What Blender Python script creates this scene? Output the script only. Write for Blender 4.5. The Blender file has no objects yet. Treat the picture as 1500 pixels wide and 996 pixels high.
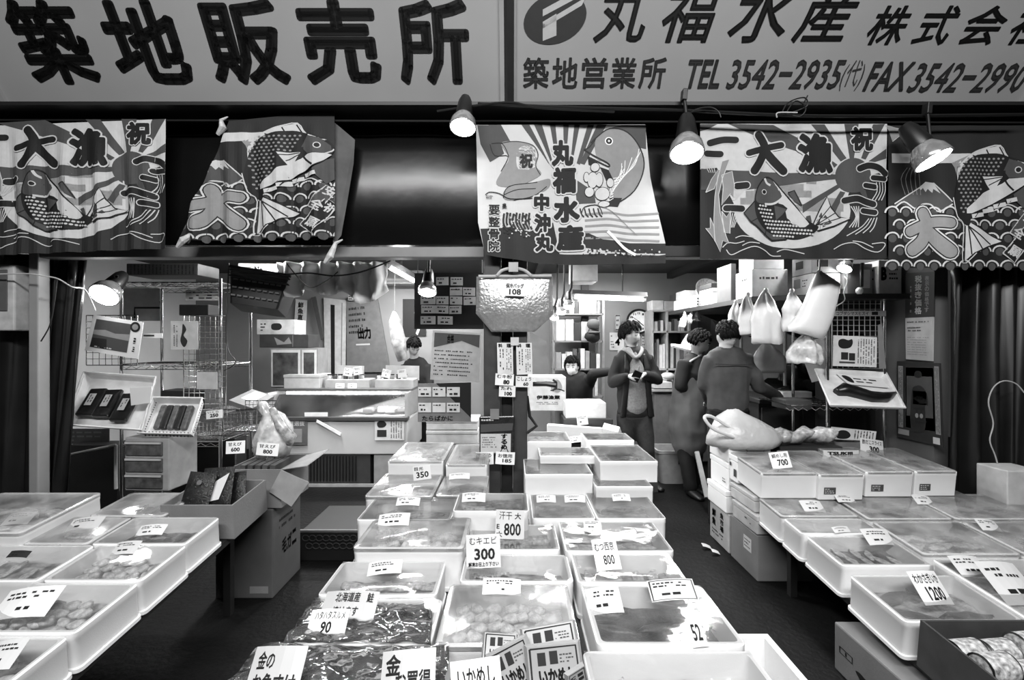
import bpy, bmesh, math, random
from mathutils import Vector, Matrix, noise
from mathutils.geometry import tessellate_polygon
random.seed(7)
SC = bpy.context.scene
C = SC.collection
R = math.radians
V = Vector
# ---------------------------------------------------------------- camera, world, lights, exposure
F, CX, CY, CZ = 700.0, 750.0, 498.0, 1.55
cam = bpy.data.cameras.new('camera'); cam.lens = 36.0*F/1500.0; cam.sensor_width = 36; cam.clip_start = .02
camo = bpy.data.objects.new('camera', cam); C.objects.link(camo)
camo.location = (0, 0, CZ); camo.rotation_euler = (R(90), 0, 0)
SC.camera = camo
SC.view_settings.view_transform = 'Standard'; SC.view_settings.look = 'None'
SC.view_settings.gamma = 1; SC.view_settings.use_curve_mapping = False
SC.view_settings.exposure = 0.38
SC.cycles.use_denoising = True
SC.cycles.max_bounces = 7; SC.cycles.transparent_max_bounces = 12; SC.cycles.caustics_reflective = False; SC.cycles.caustics_refractive = False
SC.cycles.sample_clamp_indirect = 4
wd = bpy.data.worlds.new('hall_gloom'); SC.world = wd; wd.use_nodes = True
wd.node_tree.nodes['Background'].inputs[0].default_value = (1, 1, 1, 1)
wd.node_tree.nodes['Background'].inputs[1].default_value = 0.022

def area(name, loc, rot, sx, sy, power):
    l = bpy.data.lights.new(name, 'AREA'); l.shape = 'RECTANGLE'; l.size = sx; l.size_y = sy; l.energy = power
    o = bpy.data.objects.new(name, l); C.objects.link(o); o.location = loc; o.rotation_euler = rot
    return o
def point(name, loc, power, r=.03):
    l = bpy.data.lights.new(name, 'POINT'); l.energy = power; l.shadow_soft_size = r
    o = bpy.data.objects.new(name, l); C.objects.link(o); o.location = loc
    return o
def spot(name, loc, target, power, ang=80, blend=.8, r=.04):
    l = bpy.data.lights.new(name, 'SPOT'); l.energy = power; l.spot_size = R(ang); l.spot_blend = blend; l.shadow_soft_size = r
    o = bpy.data.objects.new(name, l); C.objects.link(o); o.location = loc
    o.rotation_euler = (V(target)-V(loc)).to_track_quat('-Z', 'Y').to_euler()
    return o
# the market hall's lamps over the aisle, behind and above the photographer
area('aisle_light', (0.0, -1.1, 4.4), (R(36), 0, 0), 5.0, 0.5, 330)
# twin tubes hung under the ceiling just inside the shop front
for x_, y_, p_ in ((1.62, 4.7, 22), (1.74, 4.7, 22), (.02, 4.4, 22), (.14, 4.4, 22), (-2.1, 4.3, 32), (-1.98, 4.3, 32), (2.45, 4.0, 18)):
    area('counter_tube', (x_, y_, 2.40), (R(-10), 0, 0), .05, 1.2, p_)
area('back_room_light', (0.9, 6.1, 2.40), (0, 0, 0), 1.2, 0.1, 22)
area('freezer_room_light', (-1.3, 6.0, 2.40), (0, 0, 0), 1.2, 0.1, 46)

# ---------------------------------------------------------------- helpers
KS = 1.22   # the shop front stands this much farther than its first survey
def W(px, py, Y):
    Y = Y*KS; return V(((px-CX)*Y/F, Y, CZ+(CY-py)*Y/F))
def Z(z): return CZ+(z-CZ)*KS
def G(px, py, z):
    Y = F*(CZ-z)/(py-CY); return W(px, py, Y)
_m = {}
def M(v, rough=.6, noise=.12, scale=14, metal=0, bump=0, spec=.5, sub=0, key=None, bscale=None, coat=0):
    """grey procedural material: v = base reflectance, with a noise variation"""
    k = (v, rough, noise, scale, metal, bump, spec, sub, bscale, coat)
    if k in _m: return _m[k]
    if v < .3: v = v*(v/.3)**.38
    m = bpy.data.materials.new('grey_%d' % len(_m)); m.use_nodes = True; nt = m.node_tree; b = nt.nodes['Principled BSDF']
    b.inputs['Roughness'].default_value = rough; b.inputs['Metallic'].default_value = metal
    b.inputs['Specular IOR Level'].default_value = spec
    if coat: b.inputs['Coat Weight'].default_value = coat
    tc = nt.nodes.new('ShaderNodeTexCoord'); n = nt.nodes.new('ShaderNodeTexNoise'); n.inputs['Scale'].default_value = scale; n.inputs['Detail'].default_value = 4
    nt.links.new(tc.outputs['Object'], n.inputs['Vector'])
    r = nt.nodes.new('ShaderNodeValToRGB'); lo = v*(1-noise); hi = min(.95, v*(1+noise))
    r.color_ramp.elements[0].color = (lo, lo, lo, 1); r.color_ramp.elements[1].color = (hi, hi, hi, 1)
    r.color_ramp.elements[0].position = .3; r.color_ramp.elements[1].position = .7
    nt.links.new(n.outputs['Fac'], r.inputs['Fac']); nt.links.new(r.outputs['Color'], b.inputs['Base Color'])
    if bump:
        n2 = nt.nodes.new('ShaderNodeTexNoise'); n2.inputs['Scale'].default_value = bscale or scale*3; n2.inputs['Detail'].default_value = 3
        nt.links.new(tc.outputs['Object'], n2.inputs['Vector'])
        bp = nt.nodes.new('ShaderNodeBump'); bp.inputs['Strength'].default_value = bump; bp.inputs['Distance'].default_value = .01
        nt.links.new(n2.outputs['Fac'], bp.inputs['Height']); nt.links.new(bp.outputs['Normal'], b.inputs['Normal'])
    _m[k] = m
    return m
def film_mat(name, haze=.12, tint=.9, scale=7, bump=.10, rough=.05):
    m = bpy.data.materials.new(name); m.use_nodes = True; nt = m.node_tree; nt.nodes.clear()
    out = nt.nodes.new('ShaderNodeOutputMaterial'); tr = nt.nodes.new('ShaderNodeBsdfTransparent'); gl = nt.nodes.new('ShaderNodeBsdfGlossy'); df = nt.nodes.new('ShaderNodeBsdfDiffuse')
    tr.inputs[0].default_value = (tint,)*3+(1,); gl.inputs['Roughness'].default_value = rough; gl.inputs[0].default_value = (1, 1, 1, 1); df.inputs[0].default_value = (.85, .85, .85, 1)
    fr = nt.nodes.new('ShaderNodeFresnel'); fr.inputs[0].default_value = 1.45
    m1 = nt.nodes.new('ShaderNodeMixShader'); m2 = nt.nodes.new('ShaderNodeMixShader')
    tc = nt.nodes.new('ShaderNodeTexCoord'); n = nt.nodes.new('ShaderNodeTexNoise'); n.inputs['Scale'].default_value = scale; n.inputs['Detail'].default_value = 2
    nt.links.new(tc.outputs['Object'], n.inputs['Vector'])
    bp = nt.nodes.new('ShaderNodeBump'); bp.inputs['Strength'].default_value = bump; bp.inputs['Distance'].default_value = .02
    nt.links.new(n.outputs['Fac'], bp.inputs['Height']); nt.links.new(bp.outputs['Normal'], gl.inputs['Normal']); nt.links.new(bp.outputs['Normal'], fr.inputs['Normal'])
    mp = nt.nodes.new('ShaderNodeMapRange'); mp.inputs['From Min'].default_value = .35; mp.inputs['From Max'].default_value = .7
    mp.inputs['To Min'].default_value = haze*.5; mp.inputs['To Max'].default_value = haze*1.6
    nt.links.new(n.outputs['Fac'], mp.inputs['Value']); nt.links.new(mp.outputs[0], m1.inputs[0])
    nt.links.new(tr.outputs[0], m1.inputs[1]); nt.links.new(df.outputs[0], m1.inputs[2])
    nt.links.new(fr.outputs[0], m2.inputs[0]); nt.links.new(m1.outputs[0], m2.inputs[1]); nt.links.new(gl.outputs[0], m2.inputs[2])
    nt.links.new(m2.outputs[0], out.inputs[0])
    return m
def emit(name, s):
    m = bpy.data.materials.new(name); m.use_nodes = True; b = m.node_tree.nodes['Principled BSDF']
    b.inputs['Base Color'].default_value = (.9, .9, .9, 1); b.inputs['Emission Color'].default_value = (1, 1, 1, 1); b.inputs['Emission Strength'].default_value = s
    return m
WHITE = M(.86, .5, .03, 6, bump=.06, bscale=220); PLAST = M(.74, .3, .05, 5); CARD = M(.80, .6, .03, 9); BLACK = M(.012, .5); INK = M(.01, .7, 0)
DARK = M(.028, .45); MID = M(.16, .6); LIGHT = M(.5, .6); STEEL = M(.55, .22, .08, 30, metal=1); CHROME = M(.75, .12, .03, metal=1)
KRAFT = M(.20, .8, .1, 7, bump=.1, bscale=90); KRAFTD = M(.12, .8, .12, 7); PAPER = M(.66, .7, .05, 5)
FILM = film_mat('clear_film', .10); FILM2 = film_mat('milky_lid', .24, .88, 6, .25, .12); CRINK = film_mat('crinkled_film', .05, .95, 13, .6, .08); BAGM = film_mat('thin_white_plastic', 1.0, .8, 11, .8, .25)
TUBE = emit('lit_tube', 14); BULB = emit('lit_bulb', 22)

class MB:
    def __init__(s): s.v = []; s.f = []; s.m = []; s.T = Matrix.Identity(4)
    def add(s, vs, fs, mi=0):
        b = len(s.v); s.v += [s.T @ V(p) for p in vs]; s.f += [tuple(i+b for i in f) for f in fs]; s.m += [mi]*len(fs)
        return s
    def box(s, x0, x1, y0, y1, z0, z1, mi=0):
        if x0 > x1: x0, x1 = x1, x0
        if y0 > y1: y0, y1 = y1, y0
        if z0 > z1: z0, z1 = z1, z0
        return s.add([(x0, y0, z0), (x1, y0, z0), (x1, y1, z0), (x0, y1, z0), (x0, y0, z1), (x1, y0, z1), (x1, y1, z1), (x0, y1, z1)],
              [(0, 3, 2, 1), (4, 5, 6, 7), (0, 1, 5, 4), (1, 2, 6, 5), (2, 3, 7, 6), (3, 0, 4, 7)], mi)
    def obox(s, c, size, rot=(0, 0, 0), mi=0):
        T = s.T.copy(); s.T = T @ Matrix.Translation(c) @ Matrix.LocRotScale(None, __import__('mathutils').Euler(rot), None)
        s.box(-size[0]/2, size[0]/2, -size[1]/2, size[1]/2, -size[2]/2, size[2]/2, mi); s.T = T; return s
    def tube(s, pts, r, n=8, mi=0, cap=True):
        pts = [V(p) for p in pts]; rs = r if isinstance(r, (list, tuple)) else [r]*len(pts)
        vs = []; fs = []; up = None
        for i, p in enumerate(pts):
            d = (pts[min(i+1, len(pts)-1)]-pts[max(i-1, 0)]).normalized()
            if up is None: up = V((0, 0, 1)) if abs(d.z) < .9 else V((1, 0, 0))
            a = d.cross(up).normalized(); b = a.cross(d).normalized(); up = b
            for k in range(n):
                t = 2*math.pi*k/n; vs.append(p+(a*math.cos(t)+b*math.sin(t))*rs[i])
        for i in range(len(pts)-1):
            for k in range(n): fs.append((i*n+k, i*n+(k+1) % n, (i+1)*n+(k+1) % n, (i+1)*n+k))
        if cap: fs.append(tuple(range(n-1, -1, -1))); fs.append(tuple((len(pts)-1)*n+k for k in range(n)))
        return s.add(vs, fs, mi)
    def lathe(s, prof, n=20, mi=0, axis=None):
        """prof: (r, z) list about local z"""
        vs = []; fs = []
        for r, z in prof:
            for k in range(n):
                t = 2*math.pi*k/n; vs.append((r*math.cos(t), r*math.sin(t), z))
        for i in range(len(prof)-1):
            for k in range(n): fs.append((i*n+k, i*n+(k+1) % n, (i+1)*n+(k+1) % n, (i+1)*n+k))
        fs.append(tuple(range(n-1, -1, -1))); fs.append(tuple((len(prof)-1)*n+k for k in range(n)))
        return s.add(vs, fs, mi)
    def loops(s, rings, mi=0, cap0=True, cap1=True):
        n = len(rings[0]); vs = [p for r in rings for p in r]; fs = []
        for i in range(len(rings)-1):
            for k in range(n): fs.append((i*n+k, i*n+(k+1) % n, (i+1)*n+(k+1) % n, (i+1)*n+k))
        if cap0: fs.append(tuple(range(n-1, -1, -1)))
        if cap1: fs.append(tuple((len(rings)-1)*n+k for k in range(n)))
        return s.add(vs, fs, mi)
    def prism(s, poly, y0, y1, mi=0):
        """poly in (x,z), extruded along y"""
        n = len(poly); return s.add([(x, y0, z) for x, z in poly]+[(x, y1, z) for x, z in poly],
              [tuple(range(n)), tuple(range(2*n-1, n-1, -1))]+[(k, k+n, (k+1) % n+n, (k+1) % n) for k in range(n)], mi)
    def ball(s, c, r, n=12, mi=0):
        c = V(c); r = V(r) if isinstance(r, (tuple, list, V)) else V((r, r, r)); rings = []
        m = max(4, n//2)
        for i in range(1, m):
            a = math.pi*i/m; rings.append([(c.x+r.x*math.sin(a)*math.cos(2*math.pi*k/n), c.y+r.y*math.sin(a)*math.sin(2*math.pi*k/n), c.z-r.z*math.cos(a)) for k in range(n)])
        return s.loops(rings, mi)
    def build(s, name, mats, parent=None, smooth=False, bevel=0):
        me = bpy.data.meshes.new(name); me.from_pydata([tuple(p) for p in s.v], [], s.f)
        for m in (mats if isinstance(mats, (list, tuple)) else [mats]): me.materials.append(m)
        if any(s.m): me.polygons.foreach_set('material_index', s.m)
        bm = bmesh.new(); bm.from_mesh(me); bmesh.ops.recalc_face_normals(bm, faces=bm.faces); bm.to_mesh(me); bm.free()
        if smooth:
            me.polygons.foreach_set('use_smooth', [True]*len(me.polygons))
            if smooth != 'all': me.set_sharp_from_angle(angle=R(40))
        o = bpy.data.objects.new(name, me); C.objects.link(o)
        if parent: o.parent = parent
        if bevel:
            b = o.modifiers.new('edge', 'BEVEL'); b.width = bevel; b.segments = 2; b.limit_method = 'ANGLE'
        return o
def tag(o, label, cat, group=None, kind=None):
    if label: o['label'] = label
    if cat: o['category'] = cat
    if group: o['group'] = group
    if kind: o['kind'] = kind
    return o
def thing(name, label, cat, loc=(0, 0, 0), rot=(0, 0, 0), group=None):
    o = bpy.data.objects.new(name, None); o.empty_display_size = .05; C.objects.link(o); o.location = loc; o.rotation_euler = rot
    return tag(o, label, cat, group)
def struct(name, mb, mat, parent=None, **k):
    o = mb.build(name, mat, parent, **k)
    if not parent: o['kind'] = 'structure'
    return o
def dup(o, label=None, parent=None):
    c = o.copy(); C.objects.link(c)
    if parent: c.parent = parent
    if label: c['label'] = label
    for ch in list(o.children): dup(ch, None, c)
    return c
def rrect(w, d, r, z, n=4):
    out = []
    for cx, cy, a0 in ((w/2-r, -d/2+r, -90), (w/2-r, d/2-r, 0), (-w/2+r, d/2-r, 90), (-w/2+r, -d/2+r, 180)):
        for k in range(n+1):
            a = R(a0+90*k/n); out.append((cx+r*math.cos(a), cy+r*math.sin(a), z))
    return out
def smooth_path(pts, n=6, closed=False):
    pts = [tuple(p) for p in pts]; out = []; L = len(pts); dim = len(pts[0])
    for i in range(L if closed else L-1):
        p0, p1, p2, p3 = (pts[(i-1) % L], pts[i], pts[(i+1) % L], pts[(i+2) % L]) if closed else (pts[max(i-1, 0)], pts[i], pts[i+1], pts[min(i+2, L-1)])
        for k in range(n):
            t = k/n; out.append(tuple(.5*(2*p1[j]+(p2[j]-p0[j])*t+(2*p0[j]-5*p1[j]+4*p2[j]-p3[j])*t*t+(3*p1[j]-p0[j]-3*p2[j]+p3[j])*t**3) for j in range(dim)))
    if not closed: out.append(pts[-1])
    return out

# ---- flat print: polygons, strokes and lettering laid on a surface as thin ink layers
_tc = {}
def glyphs(s, bold=0.0, shear=0.0):
    k = (s, bold, shear)
    if k in _tc: return _tc[k]
    c = bpy.data.curves.new('t', 'FONT'); c.body = s; c.shear = shear; c.resolution_u = 2; c.fill_mode = 'FRONT'
    o = bpy.data.objects.new('t', c); C.objects.link(o); dg = bpy.context.evaluated_depsgraph_get()
    me = bpy.data.meshes.new_from_object(o.evaluated_get(dg))
    tris = [[(me.vertices[i].co.x, me.vertices[i].co.y) for i in p.vertices] for p in me.polygons]
    if bold:
        ec = {}
        for p in me.polygons:
            for e in p.edge_keys:
                a_, b_ = me.vertices[e[0]].co, me.vertices[e[1]].co; q = tuple(sorted(((round(a_.x, 4), round(a_.y, 4)), (round(b_.x, 4), round(b_.y, 4))))); ec[q] = ec.get(q, 0)+1
        vv = set()
        for (p, q), c_ in ec.items():
            if c_ != 1 or p == q: continue
            d = (V(q)-V(p)).normalized()*bold; nn = V((-d.y, d.x)); P, Q = V(p), V(q)
            tris.append([tuple(P+nn), tuple(P-nn), tuple(Q-nn), tuple(Q+nn)]); vv.add(p); vv.add(q)
        for p in vv: tris.append([(p[0]+bold*math.cos(R(45*j+22)), p[1]+bold*math.sin(R(45*j+22))) for j in range(8)])
    bpy.data.objects.remove(o); bpy.data.curves.remove(c); bpy.data.meshes.remove(me)
    if not tris: _tc[k] = ([], (0, 0, 1, 1)); return _tc[k]
    xs = [p[0] for t in tris for p in t]; ys = [p[1] for t in tris for p in t]
    _tc[k] = (tris, (min(xs), min(ys), max(xs), max(ys))); return _tc[k]
def _cut(poly, a, b, c):
    """keep a*x+b*y<=c"""
    out = []; n = len(poly)
    for i in range(n):
        p, q = poly[i], poly[(i+1) % n]; dp = a*p[0]+b*p[1]-c; dq = a*q[0]+b*q[1]-c
        if dp <= 0: out.append(p)
        if dp*dq < 0: t = dp/(dp-dq); out.append((p[0]+(q[0]-p[0])*t, p[1]+(q[1]-p[1])*t))
    return out
class Art:
    """drawing in a 2-D frame, y DOWN; each layer sits a hair above the last"""
    def __init__(s, T=None): s.p = []; s.layer = 0; s.T = T or (lambda x, y: (x, y))
    def _a(s, pts, m): s.p.append(([s.T(*q) for q in pts], m, s.layer))
    def up(s): s.layer += 1; return s
    def poly(s, pts, m, sm=0):
        if sm: pts = smooth_path(pts, sm, True)
        v = [V((x, y, 0)) for x, y in pts]
        for t in tessellate_polygon([v]): s._a([pts[i] for i in t], m)
        return s
    def rect(s, x0, y0, x1, y1, m): s._a([(x0, y0), (x1, y0), (x1, y1), (x0, y1)], m); return s
    def disc(s, x, y, r, m, n=20, ry=None, a0=0, a1=360):
        ry = ry or r; pts = [(x+r*math.cos(R(a0+(a1-a0)*k/n)), y+ry*math.sin(R(a0+(a1-a0)*k/n))) for k in range(n+(a1-a0 < 360))]
        return s.poly(pts, m) if a1-a0 < 360 else (s._a(pts, m) or s)
    def line(s, pts, w, m, sm=0, rnd=False, taper=False):
        if sm: pts = smooth_path(pts, sm)
        n = len(pts)
        ws = [w*(1 if not taper else (1-.8*i/max(1, n-1))) for i in range(n)]
        L = []; Rr = []
        for i in range(n):
            p = V(pts[max(i-1, 0)]); q = V(pts[min(i+1, n-1)]); d = (q-p)
            d = d.normalized() if d.length else V((1, 0)); nn = V((-d.y, d.x))*ws[i]/2; c = V(pts[i]); L.append(c+nn); Rr.append(c-nn)
        for i in range(n-1): s._a([tuple(L[i]), tuple(L[i+1]), tuple(Rr[i+1]), tuple(Rr[i])], m)
        if rnd:
            for i in (0, n-1): s.disc(pts[i][0], pts[i][1], ws[i]/2, m, 12)
        return s
    def brush(s, strokes, w, m, mo, o=8):
        """strokes with an outline colour"""
        for st in strokes: s.line(st[0], st[1] if len(st) > 1 else w, mo, 5, True) if False else s.line(st[0], (st[1] if len(st) > 1 else w)+2*o, mo, 5, True)
        s.up()
        for st in strokes: s.line(st[0], st[1] if len(st) > 1 else w, m, 5, True)
        return s
    def text(s, t, x0, y0, x1, y1, m, bold=0.0, shear=0.0, rot=0, fit=True):
        tris, bb = glyphs(t, bold, shear); w = bb[2]-bb[0] or 1; h = bb[3]-bb[1] or 1
        sx = (x1-x0)/w; sy = (y1-y0)/h
        if not fit: sx = sy = min(abs(sx), abs(sy))
        ca, sa = math.cos(R(rot)), math.sin(R(rot)); cx, cy = (x0+x1)/2, (y0+y1)/2
        for tr in tris:
            q = []
            for x, y in tr:
                X = x0+(x-bb[0])*sx-cx; Y = y1-(y-bb[1])*sy-cy
                q.append((cx+X*ca-Y*sa, cy+X*sa+Y*ca))
            s._a(q, m)
        return s
    def vtext(s, t, x0, y0, x1, y1, m, bold=0.0, gap=.08):
        h = (y1-y0)/len(t)
        for i, ch in enumerate(t): s.text(ch, x0, y0+h*i+h*gap/2, x1, y0+h*(i+1)-h*gap/2, m, bold)
        return s
    def scrib(s, x0, y0, x1, y1, m, rows=3, w=None, vert=False, fill=.8, seed=1):
        """illegible small print: rows of short uneven dashes"""
        rg = random.Random(seed)
        if vert:
            dx = (x1-x0)/rows; w = w or dx*.45
            for i in range(rows):
                y = y0; x = x0+dx*(i+.5)
                while y < y1-w:
                    e = min(y1, y+w*rg.uniform(.5, 1.3))
                    if rg.random() < fill: s.rect(x-w/2*rg.uniform(.5, 1), y, x+w/2, e, m)
                    y = e+w*.4
        else:
            dy = (y1-y0)/rows; w = w or dy*.45
            for i in range(rows):
                x = x0; y = y0+dy*(i+.5); xe = x1-(x1-x0)*rg.uniform(0, .2)
                while x < xe-w:
                    e = min(xe, x+w*rg.uniform(.5, 1.5))
                    if rg.random() < fill: s.rect(x, y-w/2*rg.uniform(.5, 1), e, y+w/2, m)
                    x = e+w*.4
        return s
    def build(s, name, mats, mapf, parent=None, clip=None, gx=None, gy=None):
        """mapf(x,y,layer)->3-D; clip = list of (a,b,c) half planes; gx, gy = grid step"""
        vs = []; fs = []; mi = []
        for pts, m, ly in s.p:
            if clip:
                for h in clip:
                    pts = _cut(pts, *h)
                    if len(pts) < 3: break
                if len(pts) < 3: continue
            todo = [pts]
            for ax, g in ((0, gx), (1, gy)):
                if not g: continue
                nx = []
                for q in todo:
                    lo = min(p[ax] for p in q); hi = max(p[ax] for p in q); k = math.floor(lo/g)+1
                    while k*g < hi-1e-6:
                        c = k*g; A = (1, 0) if ax == 0 else (0, 1)
                        a = _cut(q, A[0], A[1], c); q = _cut(q, -A[0], -A[1], -c)
                        if len(a) >= 3: nx.append(a)
                        if len(q) < 3: break
                        k += 1
                    if len(q) >= 3: nx.append(q)
                todo = nx
            for q in todo:
                b = len(vs); vs += [tuple(mapf(x, y, ly)) for x, y in q]; fs.append(tuple(range(b, b+len(q)))); mi.append(m)
        me = bpy.data.meshes.new(name); me.from_pydata(vs, [], fs)
        for m in mats: me.materials.append(m)
        me.polygons.foreach_set('material_index', mi); me.update()
        o = bpy.data.objects.new(name, me); C.objects.link(o)
        if name in ('print', 'handwriting', 'printed_picture'): o['kind'] = 'stuff'
        if parent: o.parent = parent
        return o
def grey(v, rough=.75): return M(v, rough, .06, 25)
INKS = [grey(.006), grey(.025), grey(.085), grey(.24), grey(.50), grey(.74)]   # black .. white
def crate(px0, px1, py0, py1, Y, depth, label, m=None, name='foam_box', cat='box', lid=True, prt=None, bev=.006, yaw=0):
    """closed box: front face px0..px1, py0 (top)..py1 (bottom) at distance Y"""
    x0 = (px0-CX)*Y/F; x1 = (px1-CX)*Y/F; z1 = CZ+(CY-py0)*Y/F; z0 = max(.002, CZ+(CY-py1)*Y/F); t = thing(name, label, cat, ((x0+x1)/2, Y+depth/2, z0), (0, 0, R(yaw))); w = x1-x0; h = z1-z0; m = m or WHITE
    lh = min(.035, h*.25) if lid else 0; e = .003 if lid else 0
    b = MB(); b.box(-w/2+e, w/2-e, -depth/2+e, depth/2-e, 0, h-lh); b.build('box_body', m, t, bevel=min(bev, h*.2))
    if lid: b = MB(); b.box(-w/2, w/2, -depth/2, depth/2, h-lh+.001, h); b.build('box_lid', m, t, bevel=min(bev, h*.1)*.6)
    if prt:
        a = Art(); prt(a); a.build('print', INKS, lambda x, y, l: V(((x/100-.5)*w, -depth/2-.0015-.0005*l, (1-y/100)*h)), t)
    return t
# ---------------------------------------------------------------- the shell
def put(o, parent):
    """parent an object that was modelled in world coordinates"""
    o.parent = parent; o.matrix_parent_inverse = Matrix.LocRotScale(parent.location, parent.rotation_euler, None).inverted(); return o
YF = 3.3
b = MB(); b.box(-7, 7, -5, 8, -.1, 0)
flo = struct('floor', b, M(.011, .6, .6, 3.5, bump=.5, bscale=30, spec=.2))
b = MB(); b.box(-4.6, 3.1, 6.8, 6.9, 0, 2.6); struct('wall_back', b, M(.26, .7, .08, 3))
b = MB(); b.box(3.02, 3.12, 3.42, 6.8, 0, 2.6); struct('wall_right', b, M(.13, .7, .15, 3))
b = MB(); b.box(-4.6, -4.5, 3.6, 6.8, 0, 2.6); struct('wall_left', b, M(.7, .7, .06, 3))
b = MB(); b.box(-4.6, 3.12, 3.42, 6.9, 2.5, 2.6); struct('ceiling', b, M(.05, .8, .2, 3))
for i, x in enumerate((-1.9, .3, 2.2)):
    b = MB(); b.box(x, x+.08, 3.62, 6.79, 2.42, 2.5); struct('trim_%d' % (1+i), b, M(.04, .7))
b = MB(); b.box(.98, 1.08, 6.72, 6.8, 0, 2.5); struct('trim_4', b, DARK)
b = MB(); b.box(-.33, -.25, 6.7, 6.8, 0, 2.5); struct('trim_5', b, DARK)
# shutter housing: a dark glossy bulging band behind the banners
prof = [(YF+.02, Z(2.09)), (YF-.02, Z(2.16)), (YF-.045, Z(2.3)), (YF-.04, Z(2.45)), (YF-.03, Z(2.6)), (YF+.0, Z(2.74)), (YF+.06, Z(2.79)), (YF+.3, Z(2.79)), (YF+.3, Z(2.09))]
b = MB(); n = len(prof); nx = 40; vs = []; fs = []
for i in range(nx+1):
    x = -4+8*i/nx
    for k, (y, z) in enumerate(prof): vs.append((x, y+(.007*math.sin(i*1.9+k) if 0 < k < 6 else 0), z))
for i in range(nx):
    for k in range(n): fs.append((i*n+k, i*n+(k+1) % n, (i+1)*n+(k+1) % n, (i+1)*n+k))
b.add(vs, fs); struct('shutter_housing', b, M(.014, .24, .2, 2, spec=.3, bump=.15, bscale=5), smooth=True)
# pale beam under the housing, with its lip
b = MB(); b.box(-3.28, -.19, YF-.02, YF+.1, Z(2.015), Z(2.075)); struct('trim_6', b, M(.20, .45, .15, 4), bevel=.006)
b = MB(); b.box(-.19, 3.05, YF, YF+.12, Z(2.02), Z(2.085)); struct('trim_7', b, DARK, bevel=.006)
# front posts
b = MB(); b.box(-3.31, -3.245, YF-.03, YF+.06, 0, Z(2.075)); struct('trim_8', b, M(.25, .45, .1, 4), bevel=.008)
b = MB(); b.box(-.19, -.075, 3.2, 3.32, 0, 2.35); struct('trim_9', b, M(.06, .5, .2), bevel=.008)
b = MB(); b.box(.007, .103, 3.2, 3.32, 0, 2.35); struct('trim_10', b, M(.06, .5, .2), bevel=.008)
b = MB(); b.box(-.073, .005, 3.25, 3.3, 0, 2.35); struct('trim_15', b, M(.012, .6))
b = MB(); b.box(-4, 4, 3.03, 3.35, Z(2.772), Z(2.79)); struct('trim_11', b, M(.02, .5))

# ---------------------------------------------------------------- the two sign boards, leaning out over the aisle
SU = V((0, -.555, .832)); SN = V((0, -.832, -.555)); S0 = V((0, 2.6*KS, Z(2.81)))
def onS(px, py):
    k = (CY-py)/F; t = (2.6*k-1.26)/(.832+.555*k); lam = 2.6-.555*t; return ((px-CX)/F*lam*KS, t*KS)
def S(x, t, d=0): return S0+V((x, 0, 0))+SU*t+SN*d
def signboard(name, label, x0, x1, art, taper=0):
    H = .78*KS
    t = thing(name, label, 'sign', S0+V(((x0+x1)/2, 0, 0)))
    b = MB(); b.add([S(x0, 0), S(x1, 0), S(x1, H), S(x0, H), S(x0, 0, -.18), S(x1, 0, -.18), S(x1, H, -.18), S(x0, H, -.18)],
                    [(0, 1, 2, 3), (7, 6, 5, 4), (0, 4, 5, 1), (1, 5, 6, 2), (2, 6, 7, 3), (3, 7, 4, 0)])
    put(b.build('sign_panel', M(.29, .5, .06, 1.5)), t)
    for nm, (a0, a1, c0, c1) in {'bottom': (x0-.02, x1+.02, -.028, .0), 'l': (x0-.028, x0, -.028, H), 'r': (x1, x1+.028, -.028, H)}.items():
        b = MB(); b.add([S(a0, c0, .02), S(a1, c0, .02), S(a1, c1, .02), S(a0, c1, .02), S(a0, c0, -.18), S(a1, c0, -.18), S(a1, c1, -.18), S(a0, c1, -.18)],
                        [(0, 1, 2, 3), (7, 6, 5, 4), (0, 4, 5, 1), (1, 5, 6, 2), (2, 6, 7, 3), (3, 7, 4, 0)])
        put(b.build('frame_bar', M(.30 if nm != 'bottom' else .10, .35, .1, 5)), t)
    for nm, ar in art:
        put(ar.build(nm, [grey(.010, .5), grey(.05, .5), grey(.40, .5)], lambda x, y, l: S(x, y, .003+.0008*l)), t)
    return t
a = []
y0 = onS(0, 124)[1]; y1 = onS(0, -2)[1]
for ch, l, r in (('築', 52, 152), ('地', 180, 288), ('販', 318, 428), ('売', 452, 562), ('所', 588, 690)):
    # left and right of the foot of each character, read at its base line
    xl = onS(l, 124)[0]; xr = onS(r, 124)[0]
    k = .997; a.append(('character', Art().text(ch, xl*k, y1, xr*k, y0, 0, bold=.036)))
xl = onS(16, 158)[0]; xr = onS(733, 158)[0]
signboard('shop_sign', 'long pale sign board with five huge black characters 築地販売所', xl, xr, a)
a = []
def srow(t, px0, px1, pt, pb, m, bold, shear, k=1.0):
    a.append(('character' if len(t) == 1 else 'lettering', Art().text(t, onS(px0, pb)[0]*k, onS(0, pt)[1], onS(px1, pb)[0]*k, onS(0, pb)[1], m, bold, shear)))
for ch, l, r in (('丸', 868, 942), ('福', 965, 1046), ('水', 1062, 1145), ('産', 1157, 1240)): srow(ch, l, r, -28, 63, 0, .016, .18)
for ch, l, r in (('株', 1264, 1318), ('式', 1332, 1387), ('会', 1402, 1458), ('社', 1470, 1522)): srow(ch, l, r, 8, 66, 0, .02, .18)
for i, ch in enumerate('築地営業所'): srow(ch, 766+42*i, 803+42*i, 84, 130, 1, .022, .0)
srow('TEL', 1002, 1052, 87, 130, 1, .03, .12); srow('3542−2935', 1062, 1226, 87, 131, 1, .02, .12)
srow('(代)', 1226, 1256, 88, 133, 1, 0, .1); srow('FAX', 1262, 1324, 90, 134, 1, .03, .15); srow('3542−2990', 1326, 1492, 92, 136, 1, .02, .15)
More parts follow.
